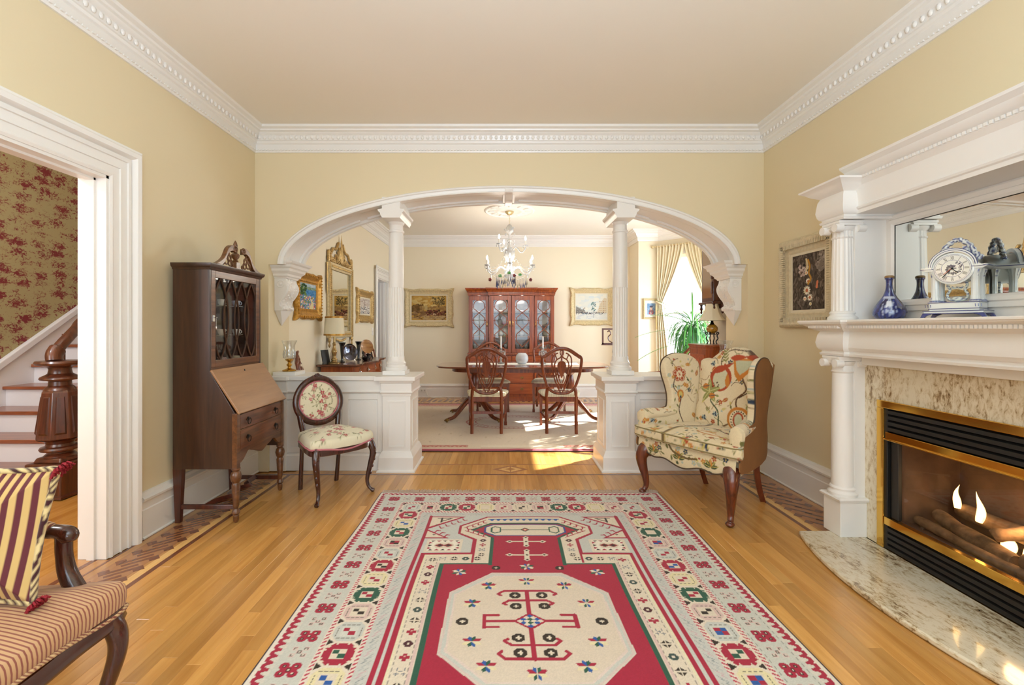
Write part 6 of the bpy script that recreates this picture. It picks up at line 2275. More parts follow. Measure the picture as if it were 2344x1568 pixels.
# ================================================================ BALLOON-BACK CHAIR
bc = thing('side_chair', 'small oval-backed wooden side chair with rose fabric seat and cabriole legs', 'chair', (-1.30, 3.47, 0), rotz=math.radians(46))
FL = Canvas(-.3, .3, -.3, .3, .003, '#DDD6BA')
def sprig(cv, x, y, s_, seed):
 r = random.Random(seed)
 for k in range(7):
  a = r.uniform(0, 2 * PI)
  L = r.uniform(.02, .05) * s_
  cv.line([(x, y), (x + L * math.cos(a), y + L * math.sin(a))], .003, '#8A8660')
  cv.leaf(x + L * math.cos(a), y + L * math.sin(a), .020 * s_, .005 * s_, a + r.uniform(-.6, .6), r.choice(['#8C8A62', '#77764E', '#A39F78']))
 for q in range(r.choice([1, 2, 3])):
  fx, fy = x + r.uniform(-.03, .03) * s_, y + r.uniform(-.03, .03) * s_
  c_ = r.choice(['#B0525C', '#C27A80', '#A84450', '#C08A84'])
  for k in range(5):
   b = k * 2 * PI / 5 + r.random()
   cv.ell(fx + .009 * s_ * math.cos(b), fy + .009 * s_ * math.sin(b), .009 * s_, .006 * s_, c_, b)
  cv.ell(fx, fy, .005 * s_, .005 * s_, '#D0A87A')
for (x, y, s_) in ((-.01, .10, 1), (.04, .045, 1), (-.05, .03, .9), (.0, -.02, 1), (.05, -.05, .9), (.0, -.10, 1.1), (-.07, -.14, 1.1), (.10, .02, .8), (.12, -.08, .8), (-.13, .05, .7), (.15, .12, .9), (-.16, -.06, .9), (-.20, .10, .8), (.19, -.15, 1), (.06, .18, .9), (-.09, .2, .9), (.22, .03, .9), (-.02, -.20, 1), (.1, -.22, .9), (-.18, -.2, 1)):
 sprig(FL, x, y, s_, int(x * 1000 + y * 77) + 5000)
FL.noise(.03)
FLM = attr_mat('rose_fabric', .75, bump=.15, bscale=300, sheen=.15)
ROSEW = wood('rosewood', '#2A120C', '#4A2014', .22, 'z', 1, .6)
GIMP = mat('pink_gimp', '#B87078', .85)
# seat: sprung, bow-fronted
so3 = smooth_path([(-.225, -.20), (-.10, -.245), (.10, -.245), (.225, -.20), (.235, -.12), (.195, .10), (.165, .175), (0, .19), (-.165, .175), (-.195, .10), (-.235, -.12)], 6, True)
pd = MB()
O = resample(so3, 260)
vs, fs = [], []
def dipz(p):
 return -.022 * math.cos(p[0] * 16) * (1 if p[1] < -.1 else .5) * .5
lay = [(1.0, .385), (1.012, .40), (1.018, .42), (1.005, .44), (.975, .455)]
for sc, z in lay:
 for p in O:
  vs.append((p[0] * sc, p[1] * sc, z + (dipz(p) if z < .41 else 0)))
for i in range(1, 41):
 t = i / 40
 for p in O:
  vs.append((p[0] * .975 * (1 - t), p[1] * .975 * (1 - t), .455 + .045 * (1 - (1 - t) ** 2)))
n = 260
for j in range(len(lay) - 1 + 40):
 for k in range(n):
  k2 = (k + 1) % n
  fs.append((j * n + k, j * n + k2, (j + 1) * n + k2, (j + 1) * n + k))
pd.add(vs, fs)
obj('seat', pd, FLM, bc, smooth=70, fix=False, colfn=lambda V: FL.sample(V[:, 0], V[:, 1] - (V[:, 2] < .455) * (.455 - V[:, 2])))
obj('seat_gimp', MB().tube([(p[0] * 1.008, p[1] * 1.008, .385 + dipz(p)) for p in O[::3]], .007, 6, closed=True), GIMP, bc)
obj('seat_rail', MB().sweep([(p[0] * .985, p[1] * .985) for p in O[::5]], [(0, .345), (.008, .35), (.008, .392), (-.01, .392), (-.01, .345)], side=-1, closed=True), ROSEW, bc, smooth=50)
# oval back, reclined
def bk(x, z, d=0.0):
 return (x, .185 + (z - .40) * .16 + d, z)
OZ, RXo, RZo = .672, .178, .172
ring = [bk(RXo * math.cos(a) * (1 - .06 * math.sin(a)), OZ + RZo * math.sin(a)) for a in [k * PI / 24 for k in range(48)]]
obj('back_frame', MB().tube(ring, .021, 12, closed=True, flat=1.2), ROSEW, bc, smooth=70)
obj('back_bead', MB().tube([bk((RXo - .022) * math.cos(a) * (1 - .06 * math.sin(a)), OZ + (RZo - .022) * math.sin(a), -.012) for a in [k * PI / 24 for k in range(48)]], .005, 6, closed=True), GIMP, bc, smooth=70)
ovo = [((RXo - .020) * math.cos(a) * (1 - .06 * math.sin(a)), OZ + (RZo - .020) * math.sin(a)) for a in [k * PI / 32 for k in range(64)]]
obj('back_pad', MB().pad(ovo, lambda x, z, h: bk(x, z, (.012 if h < 0 else -.018 * h)), n=200, rings=36), FLM, bc, smooth=70, colfn=lambda V: FL.sample(V[:, 0] * 1.0, V[:, 2] - OZ))
cv_ = MB()
for k in range(11):
 a = PI / 2 + (k - 5) * .085
 cv_.ball(bk((RXo + .016) * math.cos(a), OZ + (RZo + .016 + .008 * math.cos((k - 5) * .6)) * math.sin(a), -.004), (.014, .012, .010), 8, 6)
for k in range(5):
 cv_.ball(bk(.014 * math.cos(k * 1.257), OZ + RZo + .026 + .010 * math.sin(k * 1.257), -.012), (.010, .010, .008), 8, 6)
obj('carved_crest', cv_, ROSEW, bc, kind='stuff')
for sg in (-1, 1):
 p = smooth_path([bk(sg * RXo * .90, OZ - .075), bk(sg * .150, .52), bk(sg * .140, .44), (sg * .150, .180, .38), (sg * .150, .190, .26), (sg * .145, .225, .0)], 6)
 obj('back_leg', MB().tube(p, [.019 + .003 * math.sin(i * .2) for i in range(len(p))], 8), ROSEW, bc, smooth=50)
 p = smooth_path([(sg * .195, -.185, .40), (sg * .212, -.208, .36), (sg * .220, -.222, .30), (sg * .205, -.205, .20), (sg * .190, -.190, .10), (sg * .195, -.198, .045), (sg * .212, -.218, .018), (sg * .222, -.232, .012)], 6)
 n = len(p)
 rad = [np.interp(i / (n - 1), [0, .1, .3, .6, .8, .9, 1], [.026, .030, .024, .014, .012, .017, .014]) for i in range(n)]
 obj('front_leg', MB().tube(p, rad, 12), ROSEW, bc, smooth=70)
 cf = MB()
 for k in range(7):
  q = p[3 + k * 3]
  cf.ball((q[0] + sg * .012, q[1] - .014, q[2]), (.009, .009, .015), 8, 6)
 obj('knee_carving', cf, ROSEW, bc, kind='stuff')
# ================================================================ STRIPED ARMCHAIR at the lower left
ac = thing('striped_armchair', 'carved armchair with a fine tan striped seat at the near left', 'armchair', (-1.42, 1.10, 0), rotz=PI / 2)
# local: faces -y (room +x); local x = room y (rotz 90: local x -> room y, local -y -> room x)
STR = attr_mat('striped_fabric', .8, bump=.12, bscale=400, sheen=.1)
def stripe_mat(name, axis, period, c1, c2, duty=0.5, rough=.8):
 """woven stripes across one object axis"""
 m, nt, b = nodes_of(name)
 tc = nt.nodes.new('ShaderNodeTexCoord')
 sp_ = nt.nodes.new('ShaderNodeSeparateXYZ')
 nt.links.new(tc.outputs['Object'], sp_.inputs[0])
 ml = nt.nodes.new('ShaderNodeMath')
 ml.operation = 'MULTIPLY'
 ml.inputs[1].default_value = 1 / period
 nt.links.new(sp_.outputs[axis], ml.inputs[0])
 fr_ = nt.nodes.new('ShaderNodeMath')
 fr_.operation = 'FRACT'
 nt.links.new(ml.outputs[0], fr_.inputs[0])
 r = nt.nodes.new('ShaderNodeValToRGB')
 r.color_ramp.elements[0].position = duty - .08
 r.color_ramp.elements[1].position = duty + .04
 r.color_ramp.elements[0].color = (*lin(c1), 1)
 r.color_ramp.elements[1].color = (*lin(c2), 1)
 x = r.color_ramp.elements.new(.94)
 x.color = (*lin(c2), 1)
 x = r.color_ramp.elements.new(1.0)
 x.color = (*lin(c1), 1)
 nt.links.new(fr_.outputs[0], r.inputs['Fac'])
 nt.links.new(r.outputs['Color'], b.inputs['Base Color'])
 b.inputs['Roughness'].default_value = rough
 b.inputs['Sheen Weight'].default_value = .15
 return m
STRIPE = stripe_mat('tan_striped_fabric', 0, .0118, '#C69C70', '#8E5040', .62)
so4 = smooth_path([(-.28, -.22), (-.15, -.262), (0, -.272), (.15, -.262), (.288, -.262), (.308, -.22), (.285, -.05), (.255, .20), (0, .24), (-.255, .20), (-.275, -.05)], 8, True)
O = resample(so4, 420)
vs, fs = [], []
lay = [(1.0, .405), (1.010, .42), (1.012, .44), (1.0, .458), (.975, .470)]
for sc, z in lay:
 for p in O:
  vs.append((p[0] * sc, p[1] * sc, z + (.012 * math.cos(p[0] * 12) if z < .41 else 0)))
R_ = 110
for i in range(1, R_ + 1):
 t = i / R_
 for p in O:
  vs.append((p[0] * .975 * (1 - t), p[1] * .975 * (1 - t), .470 + .038 * (1 - (1 - t) ** 2.4)))
n = 420
for j in range(len(lay) - 1 + R_):
 for k in range(n):
  k2 = (k + 1) % n
  fs.append((j * n + k, j * n + k2, (j + 1) * n + k2, (j + 1) * n + k))
obj('seat', MB().add(vs, fs), STRIPE, ac, smooth=70, fix=False)
wl = MB().tube([(p[0] * 1.006, p[1] * 1.006, .402 + .012 * math.cos(p[0] * 12)) for p in O[::1]], .0065, 8, closed=True)
cord = lambda V: np.where((np.sin(np.arctan2(V[:, 1], V[:, 0]) * 170 + V[:, 2] * 500) > 0)[:, None], np.array(lin('#D0B080')), np.array(lin('#7A3A30')))
obj('seat_welt', wl, STR, ac, smooth=70, colfn=cord)
obj('seat_rail', MB().sweep([(p[0] * .985, p[1] * .985) for p in O[::6]], [(-.02, .345), (.006, .350), (.012, .362), (.008, .375), (.008, .402), (-.02, .402)], side=-1, closed=True), ROSEW, ac, smooth=50)
for sg in (-1, 1):
 p = smooth_path([(sg * .235, -.190, .40), (sg * .255, -.232, .385), (sg * .268, -.258, .34), (sg * .268, -.262, .27), (sg * .250, -.235, .15), (sg * .240, -.222, .06), (sg * .250, -.245, .018)], 6)
 n = len(p)
 rad = [np.interp(i / (n - 1), [0, .15, .35, .7, .9, 1], [.024, .030, .028, .018, .016, .020]) for i in range(n)]
 obj('front_leg', MB().tube(p, rad, 14), ROSEW, ac, smooth=70)
 obj('back_leg', MB().tube([(sg * .22, .22, .40), (sg * .22, .24, .2), (sg * .22, .30, 0)], [.024, .022, .018], 8), ROSEW, ac, smooth=50)
 # arm: padded top, scrolled end and the support sweeping down to the rail
 ya = -.155
 p = smooth_path([(sg * .215, .22, .70), (sg * .245, .08, .665), (sg * .262, -.05, .640), (sg * .262, -.085, .640), (sg * .260, -.120, .632), (sg * .258, -.126, .612)], 6)
 n = len(p)
 obj('arm_rail', MB().tube(p, [np.interp(i / (n - 1), [0, .6, .85, 1], [.018, .020, .026, .018]) for i in range(n)], 14), ROSEW, ac, smooth=70)
 p = smooth_path([(sg * .260, -.110, .628), (sg * .262, -.108, .580), (sg * .262, -.118, .52), (sg * .262, -.145, .465), (sg * .262, -.165, .425), (sg * .255, -.170, .39)], 6)
 n = len(p)
 obj('arm_support', MB().tube(p, [np.interp(i / (n - 1), [0, .25, .7, 1], [.022, .021, .027, .024]) for i in range(n)], 12), ROSEW, ac, smooth=70)
 po = [(sg * .262 + .028 * math.cos(a), -.005 + .080 * math.sin(a)) for a in [k * PI / 20 for k in range(40)]]
 obj('arm_pad', MB().pad(po, lambda x, y, h: (x, y, (.645 if h < 0 else .650 + .022 * max(h, 0))), n=120, rings=14), stripe_mat('arm_pad_fabric', 1, .0118, '#C9A878', '#6A3028'), ac, smooth=70)
 st2 = MB().tube([(sg * .20, .24, .40), (sg * .215, .27, .70), (sg * .20, .31, .95)], .020, 8)
 obj('back_post', st2, ROSEW, ac, smooth=50)
pdm = MB().pad(rrect(-.19, .19, .50, .93, .08), lambda x, z, h: (x, .255 + (z - .4) * .11 + (.03 if h < 0 else -.03 * h), z), n=200, rings=30)
obj('back_pad', pdm, STRIPE, ac, smooth=70)
obj('crest_rail', MB().tube(smooth_path([(-.20, .31, .94), (-.10, .325, .985), (0, .33, 1.0), (.10, .325, .985), (.20, .31, .94)], 5), .022, 10), ROSEW, ac, smooth=60)
# ---- cushion propped in the armchair, striped red and cream with tassels
cu = thing('cushion', 'burgundy and cream striped cushion with red tassels, propped on the striped armchair', 'cushion', (-1.425, 1.235, .692), rotz=math.radians(12))
cu.rotation_euler = (math.radians(-9), math.radians(3), math.radians(4))
CUM = attr_mat('cushion_fabric', .75, bump=.12, bscale=300, sheen=.3)
def cstripe(V):
 s = np.sin((V[:, 0] + .004 * np.sin(V[:, 2] * 14)) * 2 * PI / .025)
 return np.where((s > -.05)[:, None], np.array(lin('#C9A868')), np.array(lin('#5A1420')))
q = .175
co = []
for (ax, az, bx_, bz) in ((-1, -1, 1, -1), (1, -1, 1, 1), (1, 1, -1, 1), (-1, 1, -1, -1)):
 for k in range(20):
  t = k / 20
  inn = 1 - .07 * math.sin(PI * t)
  x, z = ax + (bx_ - ax) * t, az + (bz - az) * t
  co.append((x * q * (inn if abs(x) == 1 else 1) * 1.0, z * q * (inn if abs(z) == 1 else 1)))
pd = MB()
vs, fs = [], []
O = resample(co, 260)
for sgn in (1, -1):
 st0 = len(vs)
 for i in range(41):
  t = i / 40
  for p in O:
   vs.append((p[0] * (1 - t), -sgn * (.062 * (1 - (1 - t) ** 2.0)), p[1] * (1 - t)))
 for j in range(40):
  for k in range(260):
   k2 = (k + 1) % 260
   fs.append((st0 + j * 260 + k, st0 + j * 260 + k2, st0 + (j + 1) * 260 + k2, st0 + (j + 1) * 260 + k))
obj('cover', MB().add(vs, fs), stripe_mat('cushion_stripe', 0, .025, '#C9A868', '#5A1420', .5, .7), cu, smooth=80)
obj('twisted_cord', MB().tube([(p[0], 0, p[1]) for p in O[::2]], .008, 8, closed=True), CUM, cu, smooth=70, colfn=lambda V: np.where((np.sin(np.arctan2(V[:, 2], V[:, 0]) * 90 + V[:, 1] * 300) > 0)[:, None], np.array(lin('#D6C08A')), np.array(lin('#3A0E16'))))
for (sx_, sz) in ((1, 1), (1, -1), (-1, 1), (-1, -1)):
 ts = MB()
 for k in range(40):
  a, b_ = k * 2.4, k / 40
  r = .026 * math.sqrt(b_)
  ts.tube([(sx_ * q, 0, sz * q), (sx_ * (q + .008 + r * .6 * math.cos(a)), r * .9 * math.sin(a), sz * (q) + r * .8 * math.cos(a)), (sx_ * (q + .012 + r * .9 * math.cos(a)), r * math.sin(a), sz * q - .008 + r * math.cos(a))], .0032, 4)
 obj('tassel', ts, mat('crimson_tassel', '#8A1020', .8), cu)
# ================================================================ DINING ROOM
# ---- pale carpet with red borders
dr = Canvas(-1.78, 2.06, 4.58, 7.42, .008, '#D6C6AE')
RDB = '#A8344A'
def drb(d0, d1, col):
 for (xa, xb, ya, yb) in ((-1.78 + d0, 2.06 - d0, 4.58 + d0, 4.58 + d1), (-1.78 + d0, 2.06 - d0, 7.42 - d1, 7.42 - d0), (-1.78 + d0, -1.78 + d1, 4.58 + d0, 7.42 - d0), (2.06 - d1, 2.06 - d0, 4.58 + d0, 7.42 - d0)):
  dr.rect(xa, xb, ya, yb, col)
drb(0, .012, '#4A2838')
drb(.012, .085, RDB)
drb(.085, .13, '#D8C8B0')
drb(.14, .225, '#B4503F')
drb(.15, .215, '#C9A088')
for side in range(2):
 y = (4.76, 7.24)[side]
 x = -1.55
 while x < 1.9:
  dr.line(smooth_path([(x, y), (x + .03, y + .02), (x + .07, y - .02), (x + .10, y)], 5), .010, '#B05048')
  dr.ell(x + .05, y + .012, .014, .010, '#B8604E')
  x += .085
for yy in (4.70, 7.30):
 s_ = 1 if yy < 6 else -1
 dr.rect(-.36, .64, yy + s_ * .012 - .02, yy + s_ * .14 + .02, '#D8C8AE')
 dr.rect(-.22, .52, yy + s_ * .03 - .01, yy + s_ * .10 + .01, '#DDD0B8')
 dr.line([(-.22, yy - .005), (.52, yy - .005)], .010, '#C09A80')
for (rx, ry, c_) in ((.62, .42, '#B86A5A'), (.60, .40, '#D6C6AE'), (.50, .32, '#B86A5A'), (.485, .305, '#D8CAB4')):
 dr.ell(.14, 6.0, rx, ry, c_)
for k in range(60):
 a = k * 2 * PI / 60
 dr.ell(.14 + .55 * math.cos(a), 6.0 + .36 * math.sin(a), .016, .012, '#A85A50')
for k in range(140):
 x, y = random.uniform(-1.5, 1.8), random.uniform(4.9, 7.1)
 dr.leaf(x, y, .10, .012, random.uniform(0, 6.28), random.choice(['#C9B698', '#D0BFA6', '#C6B49C', '#CDBBA0']))
dr.noise(.05)
drg = thing('dining_rug', 'pale beige carpet with red borders under the dining table', 'rug', (.14, 6.0, 0), world=True)
flat_print('woven_field', dr, RUGM, drg, lambda X, Y: np.stack([X, Y, .0085 + .001 * np.sin(X * 5) * np.sin(Y * 6) + .006 * np.exp(-((X - .16) / .08) ** 2 - ((Y - 4.62) / .06) ** 2)], 1))
obj('rug_backing', MB().box(-1.775, 2.055, 4.585, 7.415, .001, .0065), mat('rug_selvedge', '#3A2C30', .95), drg, smooth=0)
# ---- double pedestal dining table
TX, TY = .275, 6.30
dt = thing('dining_table', 'long polished mahogany dining table on two pedestals with clawed feet', 'table', (TX, TY, 0))
TOPW = wood('table_top', '#5A2A18', '#7E4226', .14, 'x', .8, .8)
to = [(x * 1, y) for x, y in smooth_path([(-1.165, 0), (-1.15, -.22), (-1.02, -.43), (-.6, -.50), (0, -.515), (.6, -.50), (1.02, -.43), (1.15, -.22), (1.165, 0), (1.15, .22), (1.02, .43), (.6, .50), (0, .515), (-.6, .50), (-1.02, .43), (-1.15, .22)], 6, True)]
obj('table_top', MB().prism(to, 'z', .722, .745), TOPW, dt, smooth=30, bevel=.006)
obj('edge_banding', MB().sweep(to, [(-.02, .728), (.002, .728), (.006, .735), (.002, .742), (-.02, .742)], side=-1, closed=True), TOPW, dt, smooth=50)
obj('apron', MB().prism([(x * .82, y * .80) for x, y in to], 'z', .665, .722), MAHOG_X, dt, smooth=30)
for px_ in (-.66, .66):
 obj('pedestal', MB().lathe([(.055, .22), (.075, .24), (.080, .29), (.050, .32), (.040, .36), (.055, .42), (.062, .50), (.045, .58), (.040, .60), (.060, .62), (.075, .64), (.075, .672)], (px_, 0, 0), 24), MAHOG_X, dt)
 for a in (45, 135, 225, 315):
  a = math.radians(a)
  c, s_ = math.cos(a), math.sin(a)
  p = smooth_path([(px_ + .03 * c, .03 * s_, .27), (px_ + .14 * c, .14 * s_, .24), (px_ + .25 * c, .25 * s_, .15), (px_ + .36 * c, .36 * s_, .065), (px_ + .46 * c, .46 * s_, .045)], 5)
  n = len(p)
  obj('sabre_leg', MB().tube(p, [np.interp(i / (n - 1), [0, 1], [.036, .022]) for i in range(n)], 8), MAHOG_X, dt, smooth=60)
  ft = MB()
  ft.ball((px_ + .475 * c, .475 * s_, .042), (.030, .030, .020), 12, 8)
  for k in (-1, 0, 1):
   ft.ball((px_ + .495 * math.cos(a + k * .05), .495 * math.sin(a + k * .05), .034), (.012, .012, .012), 8, 6)
  ft.lathe([(.010, .008), (.014, .014), (.010, .03)], (px_ + .48 * c, .48 * s_, 0), 12)
  obj('claw_foot', ft, mat('old_brass', '#8A6A3C', .35, .9), dt)
TZ = .745
ln = thing('table_runner', 'white lace runner down the middle of the dining table', 'table runner', (TX, TY + .02, TZ))
ro = []
for k in range(80):
 x = -.78 + 1.56 * k / 80
 ro.append((x, -.16 - .012 * abs(math.sin(k * PI / 4))))
for k in range(80):
 x = .78 - 1.56 * k / 80
 ro.append((x, .16 + .012 * abs(math.sin(k * PI / 4))))
obj('lace', MB().prism(ro, 'z', .0008, .003), mat('white_lace', '#F0EEE8', .9, bump=.8, bscale=120), ln, smooth=0)
# crystal ball bowl
bw = thing('crystal_bowl', 'round cut crystal bowl in the middle of the lace runner', 'bowl', (.27, 6.28, TZ + .003))
obj('bowl', MB().lathe(smooth_path([(.035, 0), (.06, .012), (.082, .045), (.088, .08), (.078, .12), (.056, .148), (.05, .15), (.07, .12), (.080, .08), (.074, .047), (.05, .018), (0, .012)], 4), n=48, flute=24, fdepth=.04), mat('frosted_crystal', '#F4F6F8', .18, **{'Transmission Weight': .35}), bw, smooth=70)
def candle_holder(x, y, label):
 t = thing('crystal_candlestick', label, 'candlestick', (x, y, TZ + .003), group='crystal candlesticks on the dining table')
 obj('stem', MB().lathe([(.045, 0), (.05, .006), (.03, .015), (.014, .03), (.012, .06), (.022, .075), (.014, .09), (.012, .12), (.022, .135), (.014, .15), (.014, .165)], n=20), CRYSTAL, t)
 obj('drip_pan', MB().lathe([(.014, .16), (.050, .168), (.056, .178), (.050, .182), (.016, .174)], n=28, flute=14, fdepth=.05), CRYSTAL, t)
 for k in range(10):
  a = k * 2 * PI / 10
  obj('prism_drop', MB().lathe([(.001, 0), (.006, .015), (.005, .045), (.001, .055)], (.053 * math.cos(a), .053 * math.sin(a), .115), 6), CRYSTAL, t, smooth=0)
 obj('socket', MB().lathe([(.014, .17), (.018, .19), (.016, .215), (.018, .22)], n=16), CRYSTAL, t)
 obj('candle', MB().lathe([(.011, .20), (.010, .375), (.004, .382)], n=16), mat('white_candle', '#F4F2EC', .5), t)
 return t
candle_holder(-.02, 6.30, 'crystal candlestick with white candle, left of the crystal bowl')
candle_holder(.56, 6.30, 'crystal candlestick with white candle, right of the crystal bowl')
# ---- shield-back dining chairs (local: sitter faces -y)
CHW = wood('dining_chair_wood', '#561F0C', '#86421C', .28, 'z', 1, .2)
SEATC = Canvas(-.3, .3, -.3, .3, .006, '#D8CDB0')
for k in range(70):
 SEATC.leaf(random.uniform(-.27, .27), random.uniform(-.27, .27), .07, .012, random.uniform(0, 6.28), random.choice(['#B8AE86', '#C4BA98', '#A8A078', '#E4DCC6']))
SEATM = attr_mat('seat_damask', .8, bump=.1)
STRSEAT = mat('ribbed_cream_fabric', '#D8D2BC', .8)
def shield(t):
 """t -1..1 round the shield: returns x, z (relative to its base)"""
def dining_chair(label, loc, rz, striped=False, arms=False, group='shield-back dining chairs'):
 t = thing('dining_chair', label, 'chair', loc, rotz=rz, group=group)
 H0, HT = .46, 1.0
 def bk(x, z, d=0):
  return (x, .205 + (z - .44) * .20 + d, z)
 half = [(0, .475), (.08, .485), (.145, .53), (.185, .62), (.215, .74), (.228, .86), (.222, .905), (.19, .925), (.15, .94), (.10, .985), (.05, 1.008), (0, 1.015)]
 L = [(-x, z) for x, z in half]
 loop = half + L[::-1][1:-1]
 pth = smooth_path([bk(x, z) for x, z in loop], 4, True)
 obj('shield_frame', MB().tube(pth, .0165, 8, closed=True, flat=.75), CHW, t, smooth=70)
 cr = smooth_path([bk(x, z + .004, 0) for x, z in [(-.215, .90), (-.15, .945), (-.08, .988), (0, 1.005), (.08, .988), (.15, .945), (.215, .90)]], 4)
 obj('crest', MB().tube(cr, .021, 8, flat=.7), CHW, t, smooth=70)
 # pierced splat: urn with loops
 ur = [(x, z) for x, z in smooth_path([(0, .66), (.022, .70), (.046, .77), (.050, .82), (.030, .855), (0, .862), (-.030, .855), (-.050, .82), (-.046, .77), (-.022, .70)], 4, True)]
 st_ = MB().prism(ur, 'y', -.007, .007)
 for i, v in enumerate(st_.v):
  st_.v[i] = (v[0], .205 + (v[2] - .44) * .20 + v[1], v[2])
 obj('splat_urn', st_, CHW, t, smooth=30)
 for sg in (-1, 1):
  for q in ([(.012, .49), (.05, .56), (.09, .68), (.112, .80), (.108, .90), (.07, .945), (.045, .955)], [(.0, .53), (.045, .62), (.075, .74), (.082, .82), (.06, .875), (.02, .90), (0, .93)],
                  [(.01, .60), (.03, .66), (.02, .70)], [(.085, .78), (.112, .80)], [(.055, .88), (.075, .93)], [(.0, .515), (.05, .505), (.085, .515)], [(.012, .93), (.02, .97), (.0, .995)]):
   obj('splat_ribbon', MB().tube(smooth_path([bk(sg * x, z) for x, z in q], 4), .0085, 6, flat=.8), CHW, t, smooth=60)
  obj('back_leg', MB().tube(smooth_path([(bk(sg * .150, .56)), (bk(sg * .168, .50)), (sg * .172, .205, .42), (sg * .172, .205, .30), (sg * .172, .225, .15), (sg * .172, .255, 0)], 4), [.019] * 21, 4, flat=1.0), CHW, t, smooth=30)
  lg = MB()
  xa, ya_ = sg * .225, -.225
  lg.add([(xa - .013, ya_ - .013, 0), (xa + .013, ya_ - .013, 0), (xa + .013, ya_ + .013, 0), (xa - .013, ya_ + .013, 0), (xa - .021, ya_ - .021, .44), (xa + .021, ya_ - .021, .44), (xa + .021, ya_ + .021, .44), (xa - .021, ya_ + .021, .44)],
               [(0, 3, 2, 1), (4, 5, 6, 7), (0, 1, 5, 4), (1, 2, 6, 5), (2, 3, 7, 6), (3, 0, 4, 7)])
  lg.box(xa - .018, xa + .018, ya_ - .018, ya_ + .018, 0.0, .055)
  obj('front_leg', lg, CHW, t, smooth=0)
  obj('side_stretcher', MB().tube([(sg * .222, -.21, .17), (sg * .172, .215, .17)], .012, 4, flat=1.5, up=(0, 0, 1)), CHW, t, smooth=0)
 obj('rear_stretcher', MB().box(-.165, .165, .205, .223, .235, .265), CHW, t, smooth=0)
 rail = [(-.24, -.24), (.24, -.24), (.185, .21), (-.185, .21)]
 obj('seat_rail', MB().prism(rail, 'z', .375, .435), CHW, t, smooth=0, bevel=.004)
 so_ = smooth_path([(-.245, -.235), (0, -.255), (.245, -.235), (.235, 0), (.19, .20), (0, .205), (-.19, .20), (-.235, 0)], 4, True)
 if striped:
  obj('seat_pad', MB().pad(so_, lambda x, y, h: (x, y, (.434 if h < 0 else .452 + .030 * h)), n=120, rings=24), stripe_mat('ribbed_seat', 0, .02, '#DAD3BC', '#C4BC9E', .5) if 'ribbed_seat' not in bpy.data.materials else bpy.data.materials['ribbed_seat'], t, smooth=60)
 else:
  obj('seat_pad', MB().pad(so_, lambda x, y, h: (x, y, (.434 if h < 0 else .452 + .030 * h)), n=160, rings=24), SEATM, t, smooth=60, colfn=lambda V: SEATC.sample(V[:, 0], V[:, 1]))
 if arms:
  for sg in (-1, 1):
   obj('arm', MB().tube(smooth_path([bk(sg * .215, .72), (sg * .255, .10, .70), (sg * .268, -.04, .675), (sg * .262, -.14, .672), (sg * .25, -.19, .655)], 5), .016, 8), CHW, t, smooth=60)
   obj('arm_support', MB().tube(smooth_path([(sg * .262, -.12, .67), (sg * .268, -.09, .60), (sg * .25, -.06, .52), (sg * .235, -.07, .41)], 5), .014, 8), CHW, t, smooth=60)
 return t
c1 = dining_chair('shield-back dining chair with leafy seat, near side of the table, left', (-.185, 5.575, 0), PI)
c2 = dining_chair('shield-back dining chair with ribbed cream seat, near side of the table, right', (.705, 5.575, 0), PI + math.radians(-3), striped=True)
dup(c1, (-.16, 6.90, 0), math.radians(5), 'shield-back dining chair with leafy seat, far side of the table, left')
dup(c2, (.70, 6.90, 0), math.radians(-4), 'shield-back dining chair with ribbed seat, far side of the table, right')
dup(c1, (-1.74, 4.64, 0), math.radians(106), 'shield-back dining chair against the left wall beneath the flower painting')
dup(c1, (-1.66, 6.70, 0), math.radians(90), 'shield-back dining chair against the left wall beyond the writing chest')
ca = dining_chair('shield-back dining armchair with curved arms, by the bay window', (2.03, 5.55, 0), math.radians(-84), arms=True)
